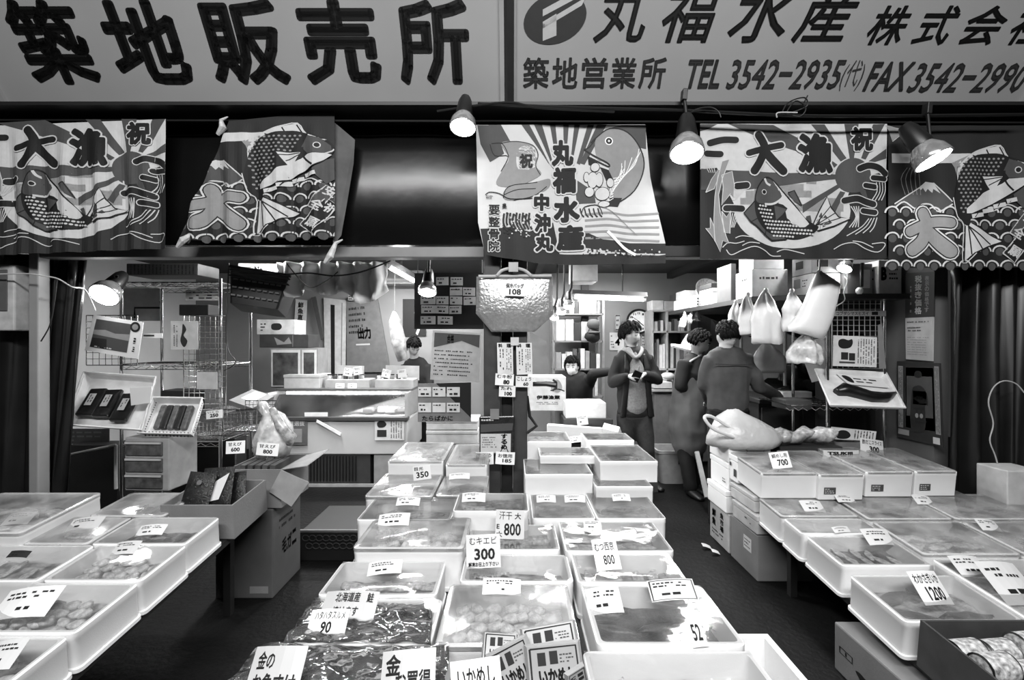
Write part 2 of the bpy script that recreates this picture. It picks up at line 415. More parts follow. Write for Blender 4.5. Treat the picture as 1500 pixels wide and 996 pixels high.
# round emblem: dark leaf-like oval with a pale stripe letter
pts = []
for k in range(36):
    u = 2*math.pi*k/36; x = 48*math.cos(u); y = 36*math.sin(u); c, s_ = math.cos(R(-25)), math.sin(R(-25)); pts.append(onS(813+x*c-y*s_, 27+x*s_+y*c))
e_ = Art(); a.append(('emblem', e_)); e_.poly(pts, 1); e_.up()
for poly in ([(795, 60), (795, 32), (815, 20), (815, 52)], [(795, 24), (795, 14), (850, -16), (862, -12)], [(795, 42), (795, 34), (858, -4), (852, 8)]): e_.poly([onS(*p) for p in poly], 2)
xl = onS(755, 158)[0]; xr = onS(1484, 166)[0]
signboard('shop_sign', 'pale sign board with leaf-shaped emblem, company name and TEL and FAX numbers', xl, xr, a)
b = MB(); b.add([S(-.03, -.03, .03), S(.012, -.03, .03), S(.012, .95, .03), S(-.03, .95, .03), S(-.03, -.03, -.1), S(.012, -.03, -.1), S(.012, .95, -.1), S(-.03, .95, -.1)],
                [(0, 1, 2, 3), (7, 6, 5, 4), (0, 4, 5, 1), (1, 5, 6, 2), (2, 6, 7, 3), (3, 7, 4, 0)]); struct('trim_12', b, DARK)
for x in (-3.7, 3.7):
    b = MB(); b.box(x-.4, x+.4, 3.2, 3.4, Z(2.8), 4.3); struct('trim_%d' % (13 if x < 0 else 14), b, M(.015, .6))

# ---------------------------------------------------------------- big-catch banners
YB = 2.56
def cloth(px_c, amp, freq, seed, sag=0):
    def f(px, py, l):
        y_ = YB*KS; x = (px-CX)*y_/F; z = CZ+(CY-py)*y_/F
        w = amp*(math.sin(x*freq+seed)+.5*math.sin(x*freq*2.3+seed*2+z*3)+.3*math.sin(z*9+seed))*min(1, max(0, (py-175)/90))
        return V((x, y_-w-(.0018 if l else 0)-.0008*l, z))
    return f
def design_a(T):
    A = Art(T)
    A.rect(15, 60, 1255, 955, 1); A.up()
    A.poly([(15, 62), (1255, 62), (1255, 375), (1150, 400), (1000, 520), (960, 700), (250, 620), (130, 350), (15, 365)], 4)
    A.disc(625, 640, 385, 4, 40, 248); A.up()
    for p in ([(200, 62), (500, 70), (650, 150), (930, 330), (910, 350), (640, 240), (500, 190), (360, 135)], [(750, 66), (840, 66), (985, 290), (950, 310)], [(970, 63), (1065, 63), (1030, 300), (1005, 300)],
              [(1160, 66), (1240, 63), (1110, 300), (1080, 290)], [(1252, 225), (1252, 290), (1130, 330), (1130, 310)], [(20, 360), (230, 370), (560, 385), (930, 395), (930, 425), (560, 470), (330, 500), (20, 500)],
              [(690, 600), (940, 455), (950, 480), (690, 655)], [(880, 620), (950, 505), (980, 515), (915, 645)], [(15, 64), (130, 64), (60, 100), (15, 112)], [(1060, 500), (1110, 500), (1135, 590), (1100, 560)]): A.poly(p, 2)
    A.disc(1030, 405, 116, 2, 30); A.up()
    # crested waves
    cl = [([(1070, 360), (1130, 340), (1200, 355), (1245, 390)], 42), ([(1160, 420), (1240, 425)], 34), ([(1110, 470), (1170, 480)], 34), ([(975, 570), (1050, 560), (1110, 580), (1160, 595)], 42), ([(1090, 640), (1170, 650)], 36),
          ([(80, 190), (160, 170), (250, 170)], 44), ([(60, 260), (150, 262)], 42), ([(260, 475), (320, 470)], 44), ([(190, 620), (290, 625)], 42)]
    A.brush(cl, 40, 0, 4, 6); A.up()
    for i in range(4):
        A.line([(1180+i*22, 450), (1185+i*20, 510), (1150+i*22, 570)], 6, 4, 4); A.line([(1130-i*10+i*28, 690-i*2), (1080+i*28, 745), (985+i*50, 805-i*8)], 6, 4, 4)
        A.line([(1010+i*16, 610), (1040+i*6, 680), (1000+i*18, 750)], 6, 4, 4); A.line([(50+i*18, 310), (55+i*18, 350), (75+i*14, 385)], 5, 4, 4)
        A.line([(300-i*16, 500), (240-i*4, 570)], 5, 4); A.line([(270-i*14, 655), (235-i*8, 750)], 5, 4)
    for p in ([(190, 895), (220, 930), (290, 900), (370, 875), (440, 900), (490, 935), (550, 938)], [(900, 893), (960, 860), (1030, 852), (1100, 890), (1190, 912), (1238, 870), (1225, 850), (1150, 858)], [(165, 880), (200, 850), (250, 855), (305, 840)],
              [(245, 820), (290, 805), (365, 815)], [(525, 910), (570, 895), (630, 905), (700, 925)], [(1020, 840), (1080, 850), (1160, 882)], [(290, 870), (340, 848), (405, 855)]): A.line(p, 6, 4, 4)
    A.up()
    rib = [[(50, 518), (90, 430), (140, 360), (130, 440), (110, 490)], [(160, 310), (208, 300), (165, 420), (140, 530), (150, 650), (185, 800), (205, 855), (165, 835), (150, 910), (110, 830), (105, 700), (115, 540), (135, 420)], [(160, 400), (225, 378), (240, 470), (235, 548), (215, 525), (160, 600), (170, 480)],
           [(80, 685), (105, 740), (115, 845), (85, 800), (48, 755), (80, 755)], [(160, 640), (190, 680), (215, 640), (210, 790), (175, 780)]]
    for p in rib: A.poly(p, 3)
    A.up()
    for p in rib: A.line(p+[p[0]], 5, 4)
    A.up()
    # the brush-written characters
    A.brush([([(335, 258), (450, 225), (550, 205)], 42), ([(400, 140), (440, 220), (410, 310), (370, 375)], 54), ([(440, 240), (500, 310), (565, 375)], 56)], 50, 0, 4, 9); A.up()
    for m, bo, e in ((4, .10, 10), (0, .055, 0)): A.text('漁', 655-e, 128-e, 893+e, 392+e, m, bo); A.text('祝', 1008-e*.7, 85-e*.7, 1155+e*.7, 245+e*.7, m, bo); A.up()
    # the leaping bream
    body = [(440, 418), (385, 490), (368, 590), (385, 690), (440, 765), (520, 805), (640, 828), (740, 800), (795, 750), (760, 730), (700, 690), (640, 600), (560, 505), (490, 425)]
    for p, m in (([(755, 730), (800, 640), (853, 545), (880, 620), (930, 680), (1008, 692), (900, 740), (790, 772)], 4), ([(770, 725), (820, 640), (885, 720), (795, 765)], 2), ([(372, 575), (300, 655), (345, 715), (440, 790), (490, 835), (585, 828), (480, 780), (390, 690)], 2),
                 ([(595, 520), (635, 505), (660, 560), (680, 608), (640, 580)], 2), ([(705, 680), (735, 672), (745, 715), (725, 720)], 2)): A.poly(p, m)
    A.up(); A.line([(755, 730), (800, 640), (853, 545), (880, 620), (930, 680), (1008, 692), (900, 740), (790, 772)], 8, 0)
    for q in ((875, 610), (905, 655), (945, 685)): A.line([(770, 740), q], 6, 0)
    A.line([(372, 575), (300, 655), (345, 715), (380, 740), (440, 800), (490, 835), (585, 828)], 8, 0); A.line([(595, 520), (635, 505), (660, 560), (680, 608)], 8, 0); A.line([(345, 715), (390, 690)], 6, 0); A.line([(440, 800), (450, 760)], 6, 0)
    A.poly(body, 0, 4); A.up()
    A.poly([(440, 430), (392, 495), (378, 575), (430, 595), (510, 585), (550, 540), (520, 480), (485, 435)], 2, 4)
    A.poly([(495, 440), (555, 515), (640, 615), (725, 730), (700, 750), (670, 752), (650, 735), (620, 730), (600, 700), (585, 690), (575, 640), (590, 625), (560, 600), (530, 590), (555, 545)], 4); A.up()
    A.line([(440, 595), (500, 592), (550, 560), (562, 530)], 14, 4, 4); A.line([(440, 425), (455, 455), (480, 470)], 14, 4, 4); A.disc(436, 515, 18, 4); A.up(); A.disc(436, 515, 13, 0)
    A.poly([(500, 600), (585, 628), (555, 670), (512, 705)], 2); A.up(); A.line([(500, 600), (585, 628), (555, 670), (512, 705), (500, 600)], 6, 0)
    for r in range(10):
        for c in range(24):
            x = 385+c*20+(r % 2)*10+r*2; y = 605+r*24+c*1.5
            # keep inside the dark flank
            if 385 < x < 785 and (x-385)*.55+575 < y+0*x and y < 815 and (x < 500 or y > 690+(x-500)*.17) and y < 640+(x-385)*1.6 and (y < 800 or x < 700) and not (505 < x < 590 and y < 705): A.disc(x, y, 8.5, 4, 7, 7)
    return A
def design_b(T, big=True):
    A = Art(T); A.rect(40, 60, 1160, 962, 1); A.up()
    A.rect(60, 240, 560, 300, 4); A.poly([(440, 300), (560, 245), (480, 400), (460, 330)], 3); A.up()
    for i in range(5): A.line([(160+i*18, 330), (120+i*30, 400), (150+i*25, 500)], 4, 3, 3)
    A.poly([(75, 560), (240, 450), (330, 420), (440, 540), (450, 640), (75, 640)], 2); A.up()
    A.poly([(235, 455), (285, 415), (335, 422), (375, 490), (335, 460), (330, 485), (300, 460), (285, 480), (265, 455), (250, 470)], 4)
    A.line([(75, 560), (240, 455)], 7, 4); A.line([(335, 422), (445, 545)], 7, 4); A.line([(60, 115), (20, 60), (155, 95), (65, 165)], 4, 4)
    A.poly([(30, 62), (155, 95), (65, 165)], 3)
    A.up(); A.poly([(40, 600), (120, 560), (215, 590), (330, 560), (365, 600), (450, 570), (520, 640), (640, 640), (760, 570), (900, 600), (1160, 520), (1160, 962), (40, 962)], 0)
    A.up(); A.line([(75, 585), (140, 545), (215, 590), (260, 560), (320, 560), (365, 605), (445, 560)], 9, 4, 4)
    A.line([(720, 600), (800, 560), (900, 610), (960, 640), (1060, 580), (1150, 560)], 8, 4, 4)
    for r in range(5):
        for c in range(13):
            x = 60+c*92+(r % 2)*46; y = 615+r*82
            if y > 940: y = 955
            if x > 460 and x < 700 and y < 640: continue
            A.disc(x, y, 24, 2, 10, 26); A.line([(x+40*math.cos(R(t)), y+38*math.sin(R(t))) for t in range(-180, 1, 22)], 10, 4)
    A.up()
    if big:
        s_ = [([(175, 735), (270, 690), (350, 672), (430, 680)], 62), ([(262, 620), (285, 690), (255, 790), (190, 850)], 76), ([(300, 740), (370, 810), (425, 860)], 82)]
        for st, w in s_: A.line(st, w+44, 0, 5, True)
        A.up()
        for st, w in s_: A.line(st, w+32, 4, 5, True)
        A.up()
        for st, w in s_: A.line(st, w+14, 0, 5, True)
        A.up()
        for st, w in s_: A.line(st, w, 3, 5, True)
    A.up()
    # the dark bream, head up
    out = [(540, 700), (480, 640), (455, 540), (470, 420), (490, 350), (530, 290), (600, 250), (720, 240), (800, 262), (880, 290), (945, 350), (930, 410), (860, 470), (700, 560), (600, 600), (560, 640)]
    A.poly([(475, 345), (500, 300), (560, 245), (640, 210), (745, 190), (790, 265), (620, 275), (530, 330), (500, 400)], 4)
    A.poly([(520, 700), (560, 680), (760, 795), (670, 830), (580, 870), (510, 925)], 4); A.up()
    A.line([(475, 420), (475, 345), (500, 300), (560, 245), (640, 210), (745, 190), (795, 265), (905, 310)], 7, 4, 3)
    A.line([(740, 200), (770, 255)], 8, 0); A.line([(660, 215), (680, 255)], 8, 0); A.line([(565, 255), (600, 270)], 8, 0); A.line([(505, 305), (540, 310)], 8, 0)
    for q in ((560, 880), (630, 845), (690, 815)): A.line([(540, 700), q], 8, 0)
    A.line([(520, 700), (510, 925), (580, 870), (670, 830), (760, 795), (560, 680)], 8, 0)
    A.line([(445, 520), (470, 640), (510, 700), (500, 935), (590, 870)], 6, 4, 3)
    A.poly(out, 0, 4); A.up()
    A.poly([(530, 590), (640, 490), (760, 430), (800, 400), (900, 395), (935, 410), (850, 470), (700, 560), (560, 620), (530, 620)], 4)
    A.poly([(800, 275), (870, 295), (930, 350), (935, 395), (800, 395), (765, 350)], 2); A.poly([(635, 385), (760, 385), (705, 490), (670, 440)], 4)
    A.poly([(830, 500), (905, 440), (1000, 420), (1000, 540), (900, 600), (835, 530)], 2); A.up()
    A.line([(770, 350), (780, 420), (830, 475)], 12, 0, 4); A.line([(640, 405), (755, 390)], 6, 0); A.line([(680, 440), (755, 400)], 6, 0); A.line([(895, 400), (935, 385), (945, 370)], 8, 4, 3); A.disc(855, 345, 21, 4); A.up(); A.disc(855, 345, 15, 0)
    for r in range(16):
        for c in range(11):
            x = 480+c*28+(r % 2)*14; y = 275+r*24
            xe = 470+(max(0, y-420)*.12); lim = 780-(y-270)*.75
            if xe < x < lim and not (x < 520 and y < 320) and not (x > 625 and 380 < y < 490): A.disc(x, y, 8, 3, 7, 7)
    for i in range(4): A.line([(560+i*75, 640-i*32), (640+i*70, 625-i*32)], 26, 4); A.line([(580+i*75, 645-i*32), (600+i*72, 615-i*30)], 6, 0)
    A.up()
    for cx, cy in ((842, 692), (880, 790)):
        q = [(cx-42, cy+52), (cx+58, cy-82), (cx+112, cy-42), (cx+12, cy+92)] if cy < 700 else [(cx-120, cy+82), (cx+20, cy-95), (cx+88, cy-40), (cx-55, cy+142)]
        A.poly(q, 2 if cy < 700 else 0); A.line(q+[q[0]], 8, 4)
    A.up()
    for ch, x, y in (('安', 925, 655), ('全', 855, 745), ('祈', 925, 768), ('願', 830, 862)): A.text(ch, x-36, y-34, x+36, y+34, 4, .03, rot=32)
    A.poly([(1010, 560), (1060, 540), (1080, 620), (1050, 700), (1080, 800), (1050, 880), (1000, 850), (985, 760), (1010, 680)], 2, 4); A.line([(1010, 560), (985, 760), (1000, 860), (1050, 890)], 7, 4, 4)
    return A
def banner(label, A, mapf, clip=None, holes=(), group=None):
    x = [mapf(*p[0][0], 0) for p in A.p[:1]][0]
    t = thing('festival_banner', label, 'banner', (round(x.x, 2), YB*KS, 2.9))
    base = [p for p in A.p if p[2] == 0]; A2 = Art(); A2.p = base; A.p = [p for p in A.p if p[2] > 0]
    o = A2.build('cloth', [INKS[1]]*6 if True else INKS, mapf, clip=clip, gx=4, gy=10)
    put(o, t); s = o.modifiers.new('thickness', 'SOLIDIFY'); s.thickness = .0015; s.offset = 0
    bm = bmesh.new(); bm.from_mesh(o.data); bmesh.ops.remove_doubles(bm, verts=bm.verts, dist=1e-5); bm.to_mesh(o.data); bm.free()
    put(A.build('printed_picture', INKS, mapf, clip=clip, gx=4, gy=10), t)
    return t
def Tz(ox, oy, s): return lambda x, y: (ox+x/s, oy+y/s)
# fourth: clean big-catch banner
banner('flat rising-sun banner with 大漁 and a leaping fish, fourth from the left', design_a(Tz(1022, 168, 4.528)), cloth(1160, .006, 17, .5))
# first: same print, creased and drooping, cut by the left edge of the picture
def T1(x, y):
    X = -52+x*.2375; Y = 174+(y-60)*.212
    if x < 400: Y += (400-x)*.03
    return (X, Y)
banner('creased rising-sun banner with 大漁 and a fish, at the far left end', design_a(T1), cloth(100, .016, 26, 2.2), clip=[(1, 0, 243), (-1, 0, 60)])
banner('wave banner with a big pale 大 and dark fish, rightmost, behind a lamp', design_b(Tz(1291, 170, 4.33)), cloth(1420, .007, 15, 1.5))
# second: tied up by its corners, left part sagging
def T2(x, y): return (255+(590+(x-530)*1.262+(y-690)*.0)/4.744, 165+(600+(y-690)*1.03+(x-530)*-.035)/4.744)
A = design_b(T2, True)
t2 = banner('bunched wave banner with a dark fish, hung by knotted corners left of the bare housing', A, cloth(400, .02, 24, .9), clip=[(1, 0, 490), (0, 1, 357.5), (-.55, -1, -370), (-1, -.235, -380), (.55, -1, -(-75))] if False else [(1, 0, 490), (0, 1, 357.5), (-1, -.42, -410), (-.10, -1, -211+0)])
# the fold behind its right edge, the tied corners
b = MB(); P = [W(488, 178, YB+.03), W(520, 205, YB+.05), W(518, 240, YB+.05), W(508, 300, YB+.05), W(500, 345, YB+.04), W(488, 360, YB+.03)]
b.add(P, [(0, 1, 2, 3, 4, 5)]); o = b.build('back_fold', M(.10, .7, .3, 9)); put(o, t2); s = o.modifiers.new('thickness', 'SOLIDIFY'); s.thickness = .004
for (x, y, nx_, ny_) in ((327, 187, 318, 176), (268, 352, 280, 342), (484, 375, 486, 356)):
    b = MB(); b.tube([W(x-8, y+10, YB-.01), W(x, y, YB-.02), W(nx_+6, ny_, YB-.01), W(nx_+16, ny_-5, YB)], [.012, .024, .012, .004], 8); o = b.build('knotted_corner', M(.5, .7, .3, 30)); put(o, t2)
# central banner: two fish, vertical names
A = Art(Tz(690, 165, 4.331))
A.poly([(32, 78), (1105, 75), (1140, 400), (1225, 830), (1225, 905), (700, 972), (400, 958), (90, 900), (45, 700)], 4); A.up()
A.poly([(60, 740), (240, 730), (370, 760), (520, 700), (560, 900), (700, 905), (860, 900), (1225, 912), (1225, 960), (700, 972), (400, 958), (90, 905)], 1)
A.poly([(700, 750), (830, 810), (1000, 830), (1225, 835), (1225, 900), (900, 890), (700, 860)], 1)
for x0, x1, x2, x3 in ((110, 190, 330, 310), (320, 370, 500, 490), (400, 450, 525, 510), (500, 535, 560, 545), (585, 620, 600, 590), (655, 690, 640, 630), (740, 780, 690, 670), (800, 860, 720, 690)): A.poly([(x0, 78), (x1, 78), (x2, 330), (x3, 320)], 2)
A.poly([(40, 80), (115, 80), (240, 180), (190, 200), (210, 260), (120, 310), (60, 200)], 2); A.poly([(660, 420), (780, 500), (790, 575), (670, 580)], 2)
A.poly([(950, 80), (1108, 78), (1112, 230), (1060, 220), (960, 140), (880, 100)], 2)
for i in range(5): A.line([(720, 650+i*38), (850, 640+i*40), (1000, 650+i*40), (1190, 640+i*45)], 14, 3, 4, taper=False)
A.up(); A.poly([(190, 195), (290, 185), (390, 210), (425, 270), (410, 340), (440, 400), (280, 470), (160, 450), (200, 360), (240, 290)], 3, 5)
A.poly([(300, 230), (400, 225), (415, 340), (300, 360)], 4, 5)
A.poly([(205, 540), (230, 480), (420, 440), (500, 420), (490, 480), (400, 530), (270, 560)], 3, 4)
A.poly([(790, 170), (880, 105), (990, 130), (1070, 230), (1095, 340), (1040, 480), (930, 570), (860, 520), (870, 330), (800, 300)], 3, 5)
A.up(); A.text('祝', 308, 262, 392, 355, 1, .05); A.poly([(880, 545), (960, 540), (930, 600), (860, 600)], 1)
A.line([(205, 540), (240, 470), (420, 445)], 5, 0, 4); A.line([(210, 520), (300, 490), (410, 485)], 5, 0, 4); A.line([(270, 560), (400, 530), (480, 470)], 5, 0, 4); A.line([(190, 195), (290, 185), (390, 210), (425, 270), (410, 340), (440, 400)], 5, 1, 4)
A.line([(120, 200), (150, 270), (235, 280), (190, 370)], 5, 1, 4); A.line([(130, 195), (200, 200), (240, 280)], 5, 1, 4)
for k in range(9): A.line([(1065-k*16+30*math.sin(k), 230+k*18), (1040-k*18, 330+k*16), (960-k*12, 400+k*20), (900, 420+k*16)], 4, 5, 4)
A.line([(760, 195), (790, 165), (880, 103), (990, 125), (1075, 230), (1098, 350), (1040, 490), (930, 575)], 8, 1, 4)
A.line([(715, 235), (800, 290), (870, 330), (860, 345), (740, 280)], 10, 1, 4); A.line([(790, 170), (750, 220), (715, 235)], 6, 1, 4)
A.disc(873, 184, 26, 5); A.up(); A.disc(873, 184, 19, 0); A.up(); A.disc(873, 184, 8, 4)
A.poly([(740, 280), (800, 320), (790, 350), (745, 330)], 0); A.poly([(815, 350), (870, 370), (900, 430), (860, 450)], 0); A.up()
for x, y, rx, ry in ((785, 350, 26, 26), (770, 430, 30, 50), (830, 520, 44, 40), (750, 505, 28, 30), (880, 450, 22, 28), (840, 585, 34, 18), (732, 410, 16, 30), (810, 430, 22, 44)): A.disc(x, y, rx+4, 0, 16, ry+4)
A.up()
for x, y, rx, ry in ((785, 350, 26, 26), (770, 430, 30, 50), (830, 520, 44, 40), (750, 505, 28, 30), (880, 450, 22, 28), (840, 585, 34, 18), (732, 410, 16, 30), (810, 430, 22, 44)): A.disc(x, y, rx, 4, 16, ry)
A.line([(700, 640), (720, 600), (800, 590), (830, 650)], 5, 1, 4)
for i in range(5): A.line([(690+i*28, 610), (700+i*28, 650), (715+i*28, 665)], 8, 1, 3)
rg = random.Random(3)
for i in range(150): A.disc(rg.uniform(200, 380) if i % 2 else rg.uniform(700, 1200), rg.uniform(640, 800) if i % 2 else rg.uniform(870, 915), rg.uniform(3, 8), 1 if i % 3 else 4, 6)
for i in range(9): A.line([(210+i*20, 640+6*(i % 2)), (205+i*20, 700), (225+i*20, 745)], 12, 1, 3)
A.line([(90, 520), (120, 500), (180, 510), (250, 550), (390, 545)], 5, 0, 4)
A.line([(1050, 780), (900, 640), (800, 590)], 4, 3, 3); A.line([(860, 760), (960, 860), (1040, 905)], 18, 5, 3)
A.up()
for m, bo, e in ((4, .13, 9), (0, .065, 0)):
    for ch, q in zip('丸福水産', ((512, 175, 650, 340), (518, 345, 666, 512), (524, 530, 688, 700), (540, 715, 712, 880))): A.text(ch, q[0]-e, q[1]-e, q[2]+e, q[3]+e, m, bo)
    for ch, q in zip('中沖丸', ((398, 518, 496, 630), (400, 645, 504, 765), (405, 775, 520, 888))): A.text(ch, q[0]-e, q[1]-e, q[2]+e, q[3]+e, m, bo)
    for i, ch in enumerate('要整骨院'): A.text(ch, 112-e*.6, 582-e*.6+i*78, 182+e*.6, 650+e*.6+i*78, m, bo*.5 if not e else .08)
    A.up()
A.text('奥', 196, 575, 226, 610, 0, .03); A.scrib(95, 520, 140, 545, 0, 2, seed=3)
def cmap(px, py, l):
    p = cloth(830, .012, 13, .2)(px, py, l); p.y -= .03*max(0, (py-300)/90); return p
tb = banner('lit central banner with two fish, a boat and tall black characters 丸福水産', A, cmap); tb.children[0].data.materials.clear(); tb.children[0].data.materials.append(M(.5, .8, .05, 9))
# hanging rod and ties along the banner tops
b = MB(); b.tube([W(-40, 176, YB+.02), W(500, 177, YB+.02), W(1560, 180, YB+.03)], .007, 8); tag(b.build('banner_rod', DARK, smooth=True), 'thin dark rod along the tops of all the banners, under the sign boards', 'rod')

# ---------------------------------------------------------------- cables and clamp lamps on the front
def cable(pts, r=.004, label=None, mat=None, name='cable', cat='cable', n=6, parent=None, group=None):
    b = MB(); b.tube(smooth_path(pts, 6), r, n); o = b.build(name, mat or BLACK, smooth=True)
    if parent: put(o, parent)
    else: tag(o, label, cat, group)
    return o
cable([W(700, 152, 2.46), W(850, 158, 2.45), W(1000, 162, 2.45), W(1200, 170, 2.45), W(1500, 168, 2.45)], .010, 'thick black cable running under the sign board with the telephone numbers')
cable([W(640, 163, 2.46), W(740, 150, 2.45), W(790, 158, 2.45), W(900, 164, 2.45)], .007, 'black cable starting at the divider between the two sign boards')
cable([W(1008, 168, 2.44), W(1020, 160, 2.42), W(1040, 157, 2.42), W(1052, 163, 2.42), (W(1056, 172, 2.42))], .004, 'short cable looped over the rail right of the second front lamp')
tl = thing('cable_tangle', 'knot of looped wire on the rail below the telephone number', 'cable', W(1163, 165, 2.42))
for p in ([(1145, 166), (1155, 150), (1178, 143), (1182, 155), (1160, 165)], [(1150, 168), (1165, 148), (1180, 158), (1172, 170), (1150, 166)], [(1178, 150), (1183, 140)]): cable([W(x, y, 2.41+.01*i) for i, (x, y) in enumerate(p)], .004, name='wire_loop', parent=tl)
cable([W(1138, 172, 2.41), W(1140, 165, 2.40), W(1168, 165, 2.40)], .004, name='pale_tie', mat=LIGHT, parent=tl)
def reflector_lamp(px, py, Y, ax, label, power, r=.055, arm=None, tgt=None):
    r *= KS
    """bulb-shaped clear reflector lamp in a black holder; ax = aim direction"""
    c = W(px, py, Y); d = V(ax).normalized(); q = d.to_track_quat('Z', 'Y').to_matrix().to_4x4(); q.translation = c
    t = thing('reflector_lamp', label, 'lamp', c)
    b = MB(); b.T = q; b.lathe([(r*.98, .005), (r, 0), (r*.9, -r*.55), (r*.55, -r*1.1), (r*.42, -r*1.3)], 24); put(b.build('glass_shell', M(.45, .15, .2, 20, metal=.6, spec=1), smooth=True), t)
    b = MB(); b.T = q; b.lathe([(r*.9, .006), (r*.7, .013), (r*.3, .018)], 24); put(b.build('lit_lens', BULB, smooth=True), t)
    b = MB(); b.T = q; b.lathe([(r*.6, -r*1.05), (r*.62, -r*1.3), (r*.5, -r*2.3), (r*.35, -r*2.7)], 16); put(b.build('holder', M(.02, .4), smooth=True), t)
    if arm:
        b = MB(); b.tube([c-d*r*2.4]+[W(*p) for p in arm], .011, 8); put(b.build('arm', BLACK, smooth=True), t)
        e = W(*arm[-1]); b = MB(); b.obox(e, (.03, .05, .07), (0, .1, 0)); put(b.build('clamp', DARK, bevel=.004), t)
    spot('lamp_light', c+d*.03, c+d, power, 130)
    return t
reflector_lamp(678, 186, 2.38, (-.05, -.32, -1), 'lit reflector lamp hanging left of the central banner', 5, .068, [(684, 150, 2.42), (686, 158, 2.47)])
reflector_lamp(1006, 224, 2.36, (-.12, -.35, -1), 'lit reflector lamp between the central banner and the flat rising-sun banner', 6, .085, [(1006, 175, 2.42), (1002, 140, 2.44)])
reflector_lamp(1367, 234, 2.36, (.38, -.38, -1), 'lit reflector lamp tilted in front of the far right wave banner', 6, .085, [(1362, 200, 2.4), (1358, 160, 2.43)])
reflector_lamp(153, 432, 2.95, (.1, -.75, -.65), 'round lit lamp clamped to the wire rack at left', 9, .085, [(170, 405, 3.0), (178, 412, 3.17)])
reflector_lamp(626, 428, 3.0, (0, -.4, -1), 'lit reflector lamp left of the silver bag, over the price board', 7, .06, [(628, 398, 3.0), (632, CY-.94*F/3.66, 3.0)])
for px, py, Y, s_ in ((833, 449, 3.5, 'nearest of the three'), (822, 458, 3.9, 'middle one of the three'), (812, 466, 4.3, 'farthest of the three')):
    reflector_lamp(px, py, Y, (-.05, -.3, -1), 'small lit bulb, %s in a row right of the silver bag' % s_, 3, .042, [(px+4, py-28, Y), (px+5, CY-(2.49-CZ)*F/(Y*1.22), Y)])
reflector_lamp(1237, 393, 3.0, (-.5, -.2, -.8), 'small lit lamp above the wire panel on the right', 16, .045, [(1237, 378, 3.0), (1237, CY-.94*F/3.66, 3.0)])

KS = 1.0
# ---------------------------------------------------------------- tables and the foam trays on them
class Plane:
    """top plane of a table display: z = a + b*Y"""
    def __init__(s, z, Y, slope): s.b = slope; s.a = z-slope*Y
    def Y(s, py): return (CZ-s.a)/((py-CY)/F+s.b)
    def z(s, Y): return s.a+s.b*Y
K = 1.22
CEN = Plane(1.55-.73*K, 1.14*K, 0); LEF = Plane(.575, 1.586, .105); RIG = Plane(.43, 1.9, .093)
def tray_parts(t, w, d, h, kind, wallm=None):
    """rounded open tray: rim, lip, inner walls"""
    th = .016 if kind != 'thin' else .007; r = .022 if kind != 'square' else .006
    m = wallm or WHITE
    b = MB(); tp = .93 if kind == 'thin' else .985
    b.loops([rrect(w*tp, d*tp, r, 0), rrect(w*.995, d*.995, r, h-.028), rrect(w, d, r, h-.026), rrect(w, d, r, h-.003), rrect(w-.006, d-.006, r, h), rrect(w-2*th, d-2*th, r*.7, h), rrect(w-2*th-.008, d-2*th-.008, r*.7, h-.02), rrect((w-2*th)*tp-.01, (d-2*th)*tp-.01, r*.7, .016)])
    b.build('tray_body', m, t, smooth=True)
    if kind != 'square':
        f = MB(); f.loops([rrect(w*tp+.012, d*tp+.012, r, 0), rrect(w*tp+.012, d*tp+.012, r, .014), rrect(w*tp, d*tp, r, .016)]); f.build('foot_rim', m, t, smooth=True)
_proto = {}
